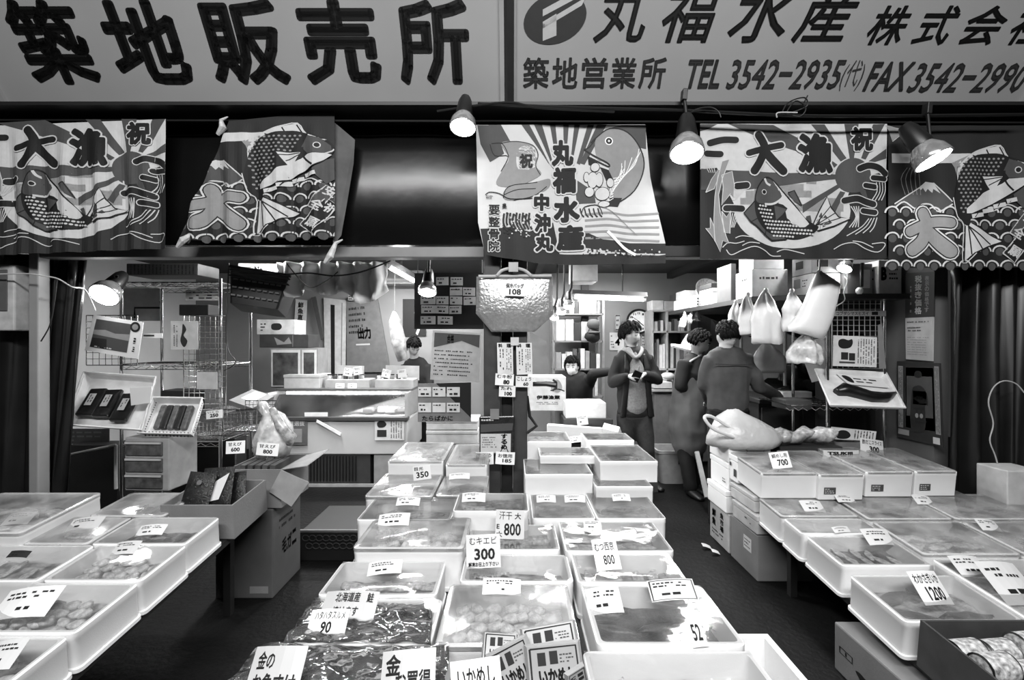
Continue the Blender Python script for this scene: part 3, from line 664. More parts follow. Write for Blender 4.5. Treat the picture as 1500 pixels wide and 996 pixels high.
def food_mesh(kind, i):
    k = (kind, i)
    if k in _proto: return _proto[k]
    rg = random.Random(hash(kind) % 1000 if False else sum(map(ord, kind))+i*17); b = MB()
    def wob(rings, a): return [[V(p)+noise.noise_vector(V(p)*22+V((i*5, 0, 0)))*a for p in r] for r in rings]
    if kind in ('fillet', 'darkfish', 'slab'):
        L = .2 if kind != 'slab' else .16; ws = {'fillet': (.012, .030, .038, .034, .022, .006), 'darkfish': (.008, .022, .030, .027, .014, .005), 'slab': (.03, .042, .045, .044, .04, .03)}[kind]; hs = {'fillet': .011, 'darkfish': .016, 'slab': .012}[kind]
        rings = []
        for j, wv in enumerate(ws):
            x = -L/2+L*j/5; rings.append([(x+.004*math.sin(k_), wv*math.cos(2*math.pi*k_/10), hs*(.5+wv*12)*math.sin(2*math.pi*k_/10)+.01) for k_ in range(10)])
        b.loops(wob(rings, .007))
        if kind == 'darkfish': b.add([(L/2-.004, 0, .012), (L/2+.03, .022, .012), (L/2+.018, 0, .014), (L/2+.03, -.022, .012)], [(0, 1, 2), (0, 2, 3)])
    elif kind == 'squid':
        rings = []
        for j, wv in enumerate((.002, .018, .026, .028, .026, .02, .012)): rings.append([(-.07+.024*j, wv*math.cos(2*math.pi*k_/10), wv*.6*math.sin(2*math.pi*k_/10)+.018) for k_ in range(10)])
        b.loops(wob(rings, .004)); b.add([(-.068, 0, .02), (-.04, .045, .012), (-.03, .02, .02), (-.04, -.045, .012), (-.03, -.02, .02)], [(0, 1, 2), (0, 4, 3)])
        for k_ in range(5): b.tube([(.07, -.01+.005*k_, .015), (.10, -.03+.015*k_, .012), (.125, -.045+.023*k_, .006+.004*(k_ % 2))], [.005, .004, .002], 5)
    elif kind == 'lump':
        b.ball((0, 0, .018), (.034, .026, .018), 10); b.v = [V(p)+noise.noise_vector(V(p)*40+V((i*7, 0, 0)))*.012 for p in b.v]
    elif kind == 'pack':
        rings = [rrect(.15, .11, .01, z, 2) for z in (0,)]+[rrect(.158, .118, .012, .006, 2), rrect(.15, .11, .012, .02, 2), rrect(.12, .08, .02, .026, 2)]
        b.loops(wob([[V(p) for p in r] for r in rings], .006))
    elif kind == 'block':
        b.box(-.06, .06, -.04, .04, 0, .035); b.v = [V(p)+noise.noise_vector(V(p)*20+V((i, 0, 0)))*.006 for p in b.v]
    me = bpy.data.meshes.new(kind); me.from_pydata([tuple(p) for p in b.v], [], b.f); me.polygons.foreach_set('use_smooth', [True]*len(me.polygons))
    bm = bmesh.new(); bm.from_mesh(me); bmesh.ops.recalc_face_normals(bm, faces=bm.faces); bm.to_mesh(me); bm.free()
    _proto[k] = me; return me
FOODM = {'fillet': (.50, .34), 'darkfish': (.07, .20), 'slab': (.42, .6), 'squid': (.62, .40), 'lump': (.55, .25), 'pack': (.10, .3), 'block': (.65, .5)}
FNAME = {'fillet': ('fish_fillet', 'pale fish fillet', 'fish'), 'darkfish': ('whole_fish', 'dark whole fish', 'fish'), 'slab': ('fish_slab', 'thick slab of fish', 'fish'), 'squid': ('squid', 'small pale squid', 'squid'),
         'lump': ('shellfish', 'lump of shellfish meat', 'shellfish'), 'pack': ('seafood_pack', 'flat dark pack of seafood', 'pack'), 'block': ('seafood_block', 'pale block of frozen seafood', 'seafood')}
def fill(Mx, w, d, z, kind, n, where, seed=0, scale=1.0, dark=0):
    rg = random.Random(seed*31+n); nm, lb, cat = FNAME[kind]; cols = max(1, round(math.sqrt(n*w/d))); rows = math.ceil(n/cols); k = 0
    for r in range(rows):
        for c in range(cols):
            if k >= n: break
            x = -w/2+w*(c+.5)/cols+rg.uniform(-.012, .012); y = -d/2+d*(r+.5)/rows+rg.uniform(-.01, .01)
            me = food_mesh(kind, k % 3); o = bpy.data.objects.new(nm, me); C.objects.link(o); v = FOODM[kind][dark if dark < 2 else k % 2]
            if not me.materials: me.materials.append(M(v, .35, .5, 40, bump=.3))
            s_ = scale*1.22*rg.uniform(.85, 1.1)
            # keep each piece inside its tray
            L = {'fillet': .2, 'darkfish': .23, 'slab': .17, 'squid': .2, 'lump': .08, 'pack': .17, 'block': .13}[kind]; s_ = min(s_, (w*.95)/L) if cols == 1 else min(s_, w/cols*1.25/L)
            a = rg.uniform(-.5, .5) if kind not in ('pack', 'block') else rg.uniform(-.12, .12)
            if kind in ('darkfish', 'fillet') and w/cols < .11: a += math.pi/2; s_ = min(s_*1.6, d/rows*1.5/L)
            o.matrix_world = Mx @ Matrix.Translation((x, y, z+rg.uniform(0, .006))) @ Matrix.Rotation(a, 4, 'Z') @ Matrix.Scale(s_, 4)
            tag(o, '%s lying in %s' % (lb, where), cat, '%ss in %s' % (lb, where)); k += 1
def Mat_of(t): return Matrix.LocRotScale(t.location, t.rotation_euler, None)
TR = {}
def tray(key, pl, xl, xr, yf, yb, label, where, kind='foam', h=.11, food=None, n=6, dz=0, film='film', liner=.25, dark=0, yaw=0, scale=1, depth=None, wallm=None, x_at=None, floor_z=None, stack=0):
    """px of the front top edge (xl..xr at yf) and py of its back edge"""
    if pl is CEN: dz *= K; h *= K
    elif pl is LEF: dz *= 1.3; h *= 1.3
    elif pl is RIG: h *= 1.45
    p = Plane(pl.z(0)+dz, 0, pl.b); Y0 = p.Y(yf); Y1 = p.Y(yb) if yb else Y0+depth
    x0 = (xl-CX)*Y0/F; x1 = (xr-CX)*Y0/F; w = x1-x0-.006; dd = math.hypot(Y1-Y0, p.z(Y1)-p.z(Y0))-.006; ang = math.atan(p.b)
    ztop = p.z((Y0+Y1)/2); loc = V(((x0+x1)/2, (Y0+Y1)/2, ztop)) - V((0, -math.sin(ang), math.cos(ang)))*h
    t = thing('foam_tray' if kind != 'square' else 'foam_box', label, 'tray' if kind != 'square' else 'box', loc, (ang, 0, R(yaw)))
    tray_parts(t, w, dd, h, kind, wallm)
    Mx = Mat_of(t); th = .03
    b = MB(); nx = 10; vs = []; fs = []; lw, ld = w-.05, dd-.05; zl = h-.075 if food else h-.035
    for i in range(nx+1):
        for j in range(nx+1):
            x = -lw/2+lw*i/nx; y = -ld/2+ld*j/nx; vs.append((x, y, zl+.012*noise.noise(V((x*30, y*30, len(TR))))+.004))
    for i in range(nx):
        for j in range(nx): a_ = i*(nx+1)+j; fs.append((a_, a_+nx+1, a_+nx+2, a_+1))
    b.add(vs, fs); b.build('liner', M(liner, .4, .8, 22, bump=.6), t, smooth='all')
    if food: fill(Mx, w-.07, dd-.07, h-.066, food, n, where, len(TR), scale, dark)
    if film:
        b = MB(); vs = []; fs = []
        if film == 'film':
            nx = 8
            for i in range(nx+1):
                for j in range(nx+1):
                    u, v_ = i/nx-.5, j/nx-.5; vs.append((u*(w-.01), v_*(dd-.01), h+.0025-.006*max(0, 1-(2*u)**2)*max(0, 1-(2*v_)**2)+.001*noise.noise(V((u*9, v_*9, len(TR))))*(1-abs(2*u)**4)))
            for i in range(nx):
                for j in range(nx): a_ = i*(nx+1)+j; fs.append((a_, a_+nx+1, a_+nx+2, a_+1))
            b.add(vs, fs); b.build('cling_film', FILM, t, smooth='all')
        else:
            b.loops([rrect(w+.004, dd+.004, .022, h-.012), rrect(w+.004, dd+.004, .022, h+.002), rrect(w-.02, dd-.02, .022, h+.006)], cap0=False); b.build('clear_lid', FILM2, t, smooth=True)
    TR[key] = (t, w, dd, h); return t
_cn = [0]
def card(px, py, Y, wpx, hpx, draw, label, tilt=35, roll=0, yaw=0, v=.8, T=None, name='price_card', cat='price card', stick=None):
    """paper card facing the aisle; tilt leans it back; draw(Art) works in a 100x60-like frame"""
    c = W(px, py, Y); w = wpx*Y/F; hh = hpx*Y/F/max(.35, math.cos(R(tilt)))
    t = thing(name, label, cat, c, (-R(tilt), R(roll), R(yaw)))
    b = MB(); n = 5; vs = []
    for i in range(n+1):
        x = -w/2+w*i/n; bow = -.06*w*(1-(2*i/n-1)**2)
        vs += [(x, bow, -hh/2), (x, bow, hh/2)]
    fs = [(2*i, 2*i+2, 2*i+3, 2*i+1) for i in range(n)]
    b.add(vs, fs); o = b.build('card', M(v, .35, .04, 8), t); s = o.modifiers.new('thickness', 'SOLIDIFY'); s.thickness = .0012; s.offset = 0
    a = Art(); draw(a)
    def mp(x, y, l):
        u = x/100-.5; return V((u*w, -.06*w*(1-(2*u)**2)-.0016-.0003*l, (.5-y/100)*hh))
    if a.p: a.build('handwriting', INKS, mp, t, gx=20)
    if stick:
        b = MB(); b.tube([(0, .004, -hh*.3), (0, .006, -hh/2-stick)], .002, 5); b.build('clip', STEEL, t)
    return t
def price(num, sub=2, seed=1, big=(22, 48, 82, 88), bold=.02):
    def f(a):
        a.scrib(10, 10, 88, 42, 1, sub, seed=seed)
        if num: a.text(num, *big, 0, bold)
    return f
def words(*ls):
    """(text,x0,y0,x1,y1,bold)"""
    def f(a):
        for q in ls: a.text(q[0], q[1], q[2], q[3], q[4], 0, q[5] if len(q) > 5 else .02)
    return f
def scr(rows=3, seed=1, frame=False, vert=False):
    def f(a):
        if not vert: a.scrib(10, 12, 90, 40, 1, 2, seed=seed, w=7); a.scrib(24, 50, 76, 88, 0, 1, seed=seed+1, w=13); return a.line([(4, 6), (96, 6), (96, 94), (4, 94), (4, 6)], 3, 1) if frame else None
        if frame: a.line([(4, 6), (96, 6), (96, 94), (4, 94), (4, 6)], 3, 1)
        a.scrib(12, 14, 88, 88, 1, rows, seed=seed, vert=vert)
    return f
def table(name, label, x0, x1, Y0, Y1, pl, drop, legs, thick=.03):
    t = thing(name, label, 'table', ((x0+x1)/2, (Y0+Y1)/2, 0))
    z0 = pl.z(Y0)-drop; z1 = pl.z(Y1)-drop; b = MB()
    b.add([(x0, Y0, z0-thick), (x1, Y0, z0-thick), (x1, Y1, z1-thick), (x0, Y1, z1-thick), (x0, Y0, z0), (x1, Y0, z0), (x1, Y1, z1), (x0, Y1, z1)], [(0, 3, 2, 1), (4, 5, 6, 7), (0, 1, 5, 4), (1, 2, 6, 5), (2, 3, 7, 6), (3, 0, 4, 7)])
    put(b.build('tabletop', M(.05, .5, .3)), t)
    for x, y in legs:
        b = MB(); b.box(x-.02, x+.02, y-.02, y+.02, 0, pl.z(y)-drop-thick); put(b.build('leg', M(.03, .5)), t)
    return t
H = .11
table('display_table', 'dark centre table under the middle rows of foam trays', -.74, .74, .92, 4.75, CEN, H*K+.004, [(-.6, 1.05), (.6, 1.05), (-.6, 2.7), (.6, 2.7), (-.6, 4.5), (.6, 4.5)])
table('display_table', 'dark sloping table under the foam trays on the left', -3.3, -1.47, 1.0, 2.80, LEF, H*1.3+.004, [(-1.6, 1.1), (-3.2, 1.1), (-1.6, 2.7), (-3.2, 2.7)])
table('display_table', 'dark sloping table under the foam trays on the right', 1.62, 3.3, 1.3, 3.02, RIG, H*1.45+.004, [(1.7, 2.9), (3.2, 1.4), (3.2, 2.9), (2.4, 1.9)])
# ---- centre column, nearest row first
tray('A3', CEN, 868, 1160, 1030, 952, 'foam tray at the bottom edge of the picture, right of the rice packs', 'the bottom-edge tray right of the rice packs', food='fillet', n=5, h=H)
tray('A1', CEN, 330, 640, 1040, 958, 'film-wrapped foam tray at the bottom edge, holding two large handwritten cards', 'the film-wrapped tray at the bottom left', food='darkfish', n=12, h=H, film='film')
tray('B1', CEN, 425, 632, 946, 876, 'foam tray in crinkled film with cards, left of the big middle tray', 'the film-wrapped tray with the 90 card', food='darkfish', n=10, h=H, dark=0)
tray('B2', CEN, 636, 852, 948, 856, 'rounded foam tray with clear lid, directly behind the rice packs', 'the rounded tray behind the rice packs', food='lump', n=34, h=H, dz=.012, film='lid', liner=.3)
tray('B3', CEN, 874, 1097, 946, 856, 'wide foam tray of dark-edged fish and packs, front right of the centre table', 'the wide tray of dark-edged fish', food='darkfish', n=7, h=H, liner=.03)
tray('C1', CEN, 462, 640, 873, 822, 'foam tray of wrapped fillets under a slanted card, behind the 90 card', 'the tray behind the 90 card', food='slab', n=8, h=H, dz=.005)
tray('C2', CEN, 672, 842, 853, 812, 'foam tray of small squid under the 300 card', 'the tray under the 300 card', food='squid', n=12, h=H, dz=.0)
tray('C3', CEN, 846, 1012, 854, 811, 'foam tray of whitish fillets behind the dark-edged fish tray', 'the tray under the lower 800 card', food='fillet', n=8, h=H)
tray('D1', CEN, 515, 680, 804, 757, 'rounded foam tray with clear lid stacked on the left side, full of shellfish', 'the rounded lidded tray at centre left', food='lump', n=22, dz=.045, h=.14, film='lid')
tray('D2', CEN, 682, 822, 806, 768, 'foam tray of pale seafood between the 300 and 800 cards', 'the tray between the 300 and 800 cards', food='block', n=8, h=H)
tray('D3', CEN, 828, 990, 808, 764, 'foam tray of pale seafood at right with bright film reflection', 'the tray under the upper right film glare', food='fillet', n=8, h=H)
tray('E1', CEN, 520, 662, 762, 728, 'foam tray of mixed fish behind the rounded lidded tray', 'the tray just behind the rounded lidded one', food='darkfish', n=9, dz=.05, h=.15)
tray('E2', CEN, 662, 776, 749, 722, 'tall white foam box in front of the pillar foot', 'the tall box before the pillar foot', food='block', n=4, dz=.075, h=.185, dark=0)
tray('E3', CEN, 779, 874, 760, 724, 'foam tray with two dark packs, right of the pillar foot', 'the tray right of the pillar foot', food='pack', n=4, dz=.01, h=.12)
tray('E4', CEN, 874, 978, 760, 722, 'foam tray with one thin fish along the aisle, right of the two-pack tray', 'the aisle-side tray beside the two-pack tray', food='darkfish', n=2, dz=.01, h=.12, liner=.6)
tray('F1', CEN, 533, 634, 728, 693, 'foam tray with clear lid reflecting two tubes, left behind the 350 card', 'the lidded tray beneath the 350 card', food='slab', n=5, dz=.06, h=.17, film='lid')
tray('F2', CEN, 637, 712, 727, 697, 'foam tray with grey contents left of the pillar', 'the grey tray left of the pillar', food='fillet', n=5, dz=.06, h=.17, film='lid', liner=.15)
tray('F3', CEN, 768, 870, 695, 672, 'tall white foam box with two dark fish packs, right of the pillar', 'the tall box right of the pillar', 'square', food='pack', n=2, dz=.10, h=.21, liner=.4)
tray('F4', CEN, 872, 958, 713, 684, 'white foam box along the aisle with a thin dark strip at its front edge', 'the aisle-side white box', 'square', food='darkfish', n=3, dz=.06, h=.17, liner=.45)
tray('G1', CEN, 567, 650, 676, 648, 'white foam box behind the 350 card with clear lid', 'the white box behind the 350 card', 'square', food='lump', n=10, dz=.13, h=.24, film='lid', liner=.5)
tray('G2', CEN, 652, 714, 681, 651, 'white foam box with dark grey contents, touching the pillar from behind', 'the dark-filled box behind the pillar', 'square', food='pack', n=2, dz=.12, h=.23, film='lid', liner=.08)
tray('G3', CEN, 878, 965, 676, 651, 'white foam box jutting over the aisle with seaweed-like dark pieces', 'the white box jutting over the aisle', 'square', food='darkfish', n=3, dz=.15, h=.10, liner=.35)
tray('G4', CEN, 790, 876, 668, 655, 'white foam box in the back, under the crumpled price papers', 'the box under the crumpled price papers', 'square', food=None, dz=.14, h=.04, liner=.4)
tray('H1', CEN, 858, 930, 645, 634, 'flat white box with grey film, behind the seaweed box', 'the flat box behind the seaweed box', 'square', food=None, dz=.17, h=.28, liner=.3)
tray('H2', CEN, 770, 838, 647, 632, 'white foam box right behind the pillar, two rows from the back', 'the box behind the pillar', 'square', food=None, dz=.17, h=.28, liner=.35)
t = thing('foam_box', 'long closed white foam box with a sloped end and a small card on it', 'box', W(855, 632, 3.9*K)-V((0, 0, .04)))
b = MB(); b.loops([[tuple(W(x, y, Y*K)) for x, y, Y in q] for q in ([(801, 640, 3.75), (882, 640, 3.75), (882, 640, 3.95), (801, 640, 3.95)], [(801, 622, 3.75), (882, 627, 3.75), (882, 626, 3.98), (803, 620, 4.05)])]); put(b.build('box_body', WHITE, bevel=.006), t)
b = MB(); b.add([W(882, 640, 4.587), W(906, 640, 4.636), W(906, 633, 4.636), W(882, 627, 4.587), W(882, 640, 4.88), W(912, 637, 4.88), W(908, 625, 4.88), W(885, 619, 4.88)], [(0, 1, 2, 3), (7, 6, 5, 4), (0, 4, 5, 1), (1, 5, 6, 2), (2, 6, 7, 3), (3, 7, 4, 0)]); put(b.build('sloped_end', WHITE, bevel=.004), t)
# cards standing and lying on the centre trays
def ontop(key, px, py): t_ = TR[key]; z = t_[0].location.z+t_[3]+.004; return F*(CZ-z)/(py-CY)
def flat(key, px, py, w, h, draw, label, **k):
    Y = ontop(key, px, py); pr = (CZ-CZ+(py-CY)/F); return card(px, py, Y-.0, w, h*.55, draw, label, tilt=k.pop('tilt', 62), **k)
card(747, 768, ontop('D2', 0, 782)-.02, 42, 38, words(('汗干', 12, 6, 56, 34, .0), ('大', 66, 10, 88, 32), ('800', 30, 46, 88, 88, .022), ('E', 4, 50, 14, 66), ('大', 4, 74, 24, 94)), 'square price card reading 800, standing highest in the middle of the centre table', 18, 2, v=.62)
card(708, 807, ontop('C2', 0, 822)-.02, 50, 42, words(('むキエビ', 10, 8, 90, 30, .0), ('300', 24, 42, 84, 76, .03), ('解凍お召上り下さい', 6, 82, 94, 95, .03)), 'price card reading 300, standing in the squid tray', 22, -3, v=.66)
card(888, 812, ontop('C3', 0, 828)-.01, 36, 32, words(('むつ西京', 8, 12, 86, 40, .01), ('800', 34, 54, 78, 84, .015)), 'price card in a clear sleeve reading 800, lying over two right-hand trays', 45, -6, v=.75)
card(618, 692, ontop('F1', 0, 706)-.05, 26, 20, words(('350', 18, 44, 88, 86, .03), ('目', 10, 10, 30, 34), ('光', 36, 10, 60, 34)), 'small tilted price card reading 350, at the back left of the centre table', 12, -8, v=.7)
card(480, 914, ontop('B1', 0, 916)-.03, 58, 26, words(('ハタハタスルメ', 14, 8, 92, 36, .01), ('90', 36, 44, 64, 84, .03)), 'white card reading 90 on the crinkled film at front left', 48, -4, yaw=-4)
card(512, 888, ontop('B1', 0, 896)-.01, 82, 26, words(('北海道産　鮭', 22, 6, 92, 40, .02), ('焼けます', 22, 54, 70, 88, .02)), 'wide grey handwritten card above the 90 card', 50, -3, yaw=-6, v=.5)
card(404, 985, .98*K, 84, 50, words(('金の', 12, 10, 46, 44, .02), ('お魚すけ', 12, 52, 92, 90, .025)), 'large pale handwritten card at the bottom left corner of the centre table', 40, -6, yaw=-8, v=.5)
card(598, 990, .97*K, 80, 50, words(('金', 8, 8, 36, 48, .03), ('お買得', 28, 40, 92, 84, .02)), 'large pale handwritten card at the bottom, left of the rice packs', 40, -5, v=.5)
for px, py, k_, w_, h_, lb, ro in ((564, 832, 'C1', 50, 12, 'narrow printed strip card on the wrapped fillets', -6), (577, 762, 'D1', 46, 12, 'narrow strip card on the rounded lidded tray at centre left', -4), (735, 860, 'B2', 56, 14, 'long strip card on the big rounded tray behind the rice packs', 2),
                             (885, 880, 'B3', 50, 22, 'card with glare on the film over the dark-edged fish', -6), (985, 865, 'B3', 68, 18, 'framed strip card at the right end of the wide front tray', -3), (1020, 927, 'B3', 22, 22, 'small card reading 52 among the packs at front right', -5),
                             (598, 735, 'E1', 34, 8, 'thin pale strip card behind the lidded tray', 0), (694, 729, 'E2', 34, 9, 'thin strip card on the tall box before the pillar', 0), (800, 731, 'E3', 28, 7, 'thin strip card on the left one of two dark packs', 0), (842, 731, 'E3', 30, 7, 'thin strip card on the right one of two dark packs', 0),
                             (910, 729, 'E4', 26, 7, 'thin dark strip card on the thin-fish tray', 0), (868, 770, 'D3', 26, 9, 'blurred grey strip card under the glare of the right-hand tray', 2), (673, 698, 'F2', 30, 6, 'strip card lying on the grey tray left of the pillar', -2)):
    card(px, py, ontop(k_, px, py+4)-.01, w_, h_, words(('52', 20, 20, 80, 80)) if '52' in lb else scr(2, px, frame='framed' in lb), lb, 55, ro, v=.68)
card(853, 615, 3.82*K, 16, 14, scr(3, 4), 'small curled card standing on the long white box at the back', 10, -6)
for i, (x, y, w_, h_, r_) in enumerate(((838, 672, 46, 20, 18), (820, 655, 30, 12, 30), (838, 645, 34, 8, -10), (795, 680, 26, 10, 4), (880, 660, 30, 8, -8), (866, 712-20, 24, 8, 0))):
    card(x, y, (2.95+.1*(i in (1, 2, 4)))*K, w_, h_, scr(3, i+9), ('largest crumpled glossy price paper right of the pillar', 'crumpled price paper leaning behind the largest one', 'slanted price paper between the pillar and the seaweed box', 'small curled price paper close to the pillar edge', 'thin price paper on the seaweed box', 'short price paper on the box front right of the pillar')[i], 40, r_, yaw=r_/2)
# crinkled film thrown over the front left trays
def sheet(name, label, px_quad, Ys, seed, amp, mat, parent=None, cat='film', n=22):
    (a0, a1, a2, a3) = [W(p[0], p[1], Y*K) for p, Y in zip(px_quad, Ys)]; b = MB(); vs = []; fs = []
    for i in range(n+1):
        for j in range(n+1):
            u, v_ = i/n, j/n; p = (a0*(1-u)+a1*u)*(1-v_)+(a3*(1-u)+a2*u)*v_
            q = V((p.x*9, p.y*9, seed)); vs.append(p+V((noise.noise(q+V((9, 0, 0)))*amp*.4, 0, (abs(noise.noise(q*1.3))+.4*abs(noise.noise(q*3.1)))*amp)))
    for i in range(n):
        for j in range(n): a_ = i*(n+1)+j; fs.append((a_, a_+n+1, a_+n+2, a_+1))
    b.add(vs, fs); o = b.build(name, mat, smooth='all'); s = o.modifiers.new('thickness', 'SOLIDIFY'); s.thickness = .0006
    return tag(o, label, cat)
sheet('plastic_film', 'crinkled shiny film over the fish beside the 90 card', [(415, 942), (632, 946), (632, 878), (462, 876)], (1.13, 1.12, 1.36, 1.37), 3, .018, CRINK)
sheet('plastic_film', 'crinkled shiny film over the bottom left tray with the two large cards', [(300, 1040), (655, 1040), (655, 950), (385, 945)], (.93, .93, 1.12, 1.13), 8, .026, CRINK)
# squid-rice packs in a dark carton
ct = thing('carton', 'dark-lined open carton holding the printed rice packs', 'box', (0, 1.16, .54))
b = MB(); q_ = [(-.17, .20, .99, .996, .54, .62), (-.17, .20, 1.314, 1.32, .54, .62), (-.17, -.164, .99, 1.32, .54, .62), (.194, .20, .99, 1.32, .54, .62), (-.17, .20, .99, 1.32, .535, .541)]; [b.box(*r_) for r_ in q_]; put(b.build('carton_walls', M(.05, .7)), ct)
def ricepack(px, py, Y, w, h, roll, tilt, label, k):
    Y *= K; t = thing('rice_pack', label, 'food pack', W(px, py, Y), (-R(tilt), R(roll), 0)); ww = w*Y/F; hh = h*Y/F/math.cos(R(tilt))
    b = MB(); b.loops([[(x, .0, z) for x, z in ((-ww/2, -hh/2), (ww/2, -hh/2), (ww/2, hh/2), (-ww/2, hh/2))], [(x, -.012, z) for x, z in ((-ww/2*.9, -hh/2*.88), (ww/2*.9, -hh/2*.88), (ww/2*.9, hh/2*.88), (-ww/2*.9, hh/2*.88))]]); b.build('pouch', M(.33, .3, .1, 8), t)
    a = Art(); a.line([(4, 5), (96, 5), (96, 95), (4, 95), (4, 5)], 4, 0); a.rect(18, 16, 34, 48, 1); a.rect(42, 14, 58, 46, 1); a.scrib(62, 20, 92, 46, 2, 3, seed=k); a.up(); a.text('いかめし', 18, 56, 90, 92, 0, .05)
    a.build('printed_front', INKS, lambda x, y, l: V(((x/100-.5)*ww*.88, -.0132-.0004*l, (.5-y/100)*hh*.86)), t)
for q in ((812, 974, .97, 84, 50, -6, 30, 'printed rice pack lettered いかめし, nearest the bottom edge', 1), (806, 942, 1.02, 84, 38, -10, 40, 'printed rice pack lettered いかめし, behind the nearest one', 2), (752, 975, .99, 70, 50, -28, 32, 'printed rice pack leaning left beside the nearest one', 3), (732, 950, 1.03, 52, 26, 4, 50, 'printed rice pack lying flat at the back left of the pile', 4), (842, 992, .93, 30, 30, 80, 30, 'printed rice pack standing on edge at the right of the pile', 5)): ricepack(*q)
card(697, 988, .9*K, 74, 34, words(('いかめし', 14, 26, 88, 84, .02)), 'white rounded handwritten card leaning on the pile of rice packs', 30, -8, v=.85)
# ---- left table
lt = [('L0', -260, -34, 1040, 931, 'nearest foam tray on the left table, cut by the corner of the picture', 'the nearest corner tray of the left table', 'lump', 14, 'film'), ('L1', -75, 110, 929, 853, 'foam tray with a big card, second from the corner on the left table', 'the left-table tray with the big card', 'lump', 26, 'film'),
      ('L2', 58, 207, 852, 798, 'foam tray of small pieces, third from the corner along the left table aisle side', 'the third aisle-side tray of the left table', 'lump', 22, 'film'), ('L3', 130, 272, 798, 757, 'foam tray of dark fish beside the carton of packs on the left table', 'the left-table tray beside the carton', 'darkfish', 12, 'film'),
      ('L4', -120, 54, 852, 798, 'foam tray of grey seafood at the left edge, behind the big card', 'the left-edge tray behind the big card', 'fillet', 10, 'film'), ('L5', 28, 128, 798, 757, 'lidded foam tray with a dark card, in the middle of the left table', 'the middle lidded tray of the left table', 'slab', 6, 'lid'),
      ('L7', 128, 240, 757, 722, 'dark-filled foam tray at the back of the left table', 'the dark back tray of the left table', 'darkfish', 6, 'lid')]
for key, xl, xr, yf, yb, lb, wh, fd, n_, fm in lt: tray(key, LEF, xl, xr, yf, yb, lb, wh, 'foam', H, fd, n_, film=fm, liner=.3 if fd != 'darkfish' else .1, dz=.02 if key == 'L3x' else 0, dark=2)
tray('L6', LEF, -150, 30, 782, 722, 'higher foam tray with a pale right side, at the left edge of the back row', 'the high tray at the left edge', 'foam', .15, 'fillet', 6, film='lid', liner=.12, dz=.045)
for px, py, k_, w_, h_, lb, ro, v_ in ((40, 884, 'L1', 84, 26, 'big handwritten card on the second tray of the left table', -6, .72), (185, 803, 'L3', 36, 12, 'small card with black underside on the aisle-side left tray', -5, .6), (222, 777, 'L3', 40, 10, 'pale card on the dark fish of the left table', -4, .7), (125, 768, 'L5', 48, 12, 'pale card on the middle lidded tray of the left table', -6, .55), (28, 760, 'L6', 40, 12, 'faint card on the high tray at the left edge', -4, .5), (28, 812, 'L4', 30, 6, 'dark thin card on the grey seafood tray at the left edge', 0, .05), (5, 960, 'L0', 50, 24, 'blurred card in the corner tray at the bottom left', -8, .6)):
    t_ = TR[k_][0]; Y = LEF.Y(py); card(px, py, Y-.02, w_, h_, scr(2, px+3), lb, 55, ro, v=v_)
# ---- right table
rt = [('R1', 1326, 1506, 912, 842, 'foam tray with the 1200 card, nearest on the aisle side of the right table', 'the tray with the 1200 card', 'darkfish', 3, 'film', .30), ('R2', 1233, 1368, 829, 785, 'foam tray of grilled-looking fish pieces behind the 1200 card', 'the tray behind the 1200 card', 'fillet', 14, 'film', .1),
      ('R3', 1174, 1298, 782, 759, 'foam tray with a small card, third along the aisle side of the right table', 'the third aisle-side tray of the right table', 'slab', 6, 'film', .3), ('R4', 1144, 1260, 757, 729, 'foam tray with a milky cover at the foot of the bright white boxes', 'the tray at the foot of the white boxes', 'slab', 4, 'lid', .4),
      ('R5', 1366, 1540, 829, 815, 'x', 'x', None, 0, 'film', .2), ('R6', 1353, 1499, 813, 764, 'wide lidded foam tray with grey blurred contents in the middle of the right table', 'the wide grey lidded tray of the right table', 'fillet', 8, 'lid', .2), ('R7', 1272, 1398, 761, 727, 'lidded foam tray just below the second and third white boxes', 'the tray below the middle white boxes', 'darkfish', 5, 'lid', .18),
      ('R8', 1401, 1560, 761, 724, 'dark lidded foam tray at the right edge, below the fourth white box', 'the dark tray below the fourth white box', 'darkfish', 6, 'lid', .1), ('R9', 1502, 1690, 813, 764, 'lidded foam tray with a pale card at the right edge', 'the lidded right-edge tray', 'darkfish', 6, 'lid', .15)]
for key, xl, xr, yf, yb, lb, wh, fd, n_, fm, ln in rt:
    if key == 'R5': continue
    tray(key, RIG, xl, xr, yf, yb, lb, wh, 'foam', H, fd, n_, film=fm, liner=ln, dark=2)
tray('R5', RIG, 1512, 1760, 912, 818, 'foam tray with two overlapping cards at the right edge, above the cans', 'the right-edge tray above the cans', 'foam', H, 'fillet', 6, film='film', liner=.3)
card(1362, 861, RIG.Y(870), 50, 34, words(('わかさぎいか', 8, 8, 92, 38, .015), ('1200', 26, 48, 82, 88, .025)), 'tilted price card reading 1200 on the right table', 42, 4, yaw=10)
for px, py, Y, w_, h_, lb, ro in ((1420, 830, 1.46, 50, 20, 'pale card on the tray above the cans, the farther of two', 5), (1480, 855, 1.38, 70, 40, 'larger pale card at the right edge above the cans', 6), (1286, 787, 1.66, 44, 16, 'white card lying on the grilled-looking fish', 4), (1232, 776, 1.75, 26, 6, 'tiny white card on the third aisle-side tray', 0), (1190, 742, 1.9, 34, 12, 'pale card on the milky-covered tray', 4),
                             (1238, 731, 2.0, 30, 8, 'thin card with dark shadow below the second white box', 6), (1352, 733, 1.95, 30, 10, 'grey card on the dark lidded tray', 8), (1448, 770, 1.72, 36, 12, 'pale card on the lidded right-edge tray', 10)): card(px, py, RIG.Y(py+3)-.01, w_, h_, scr(2, px), lb, 50, ro, yaw=8, v=.68)
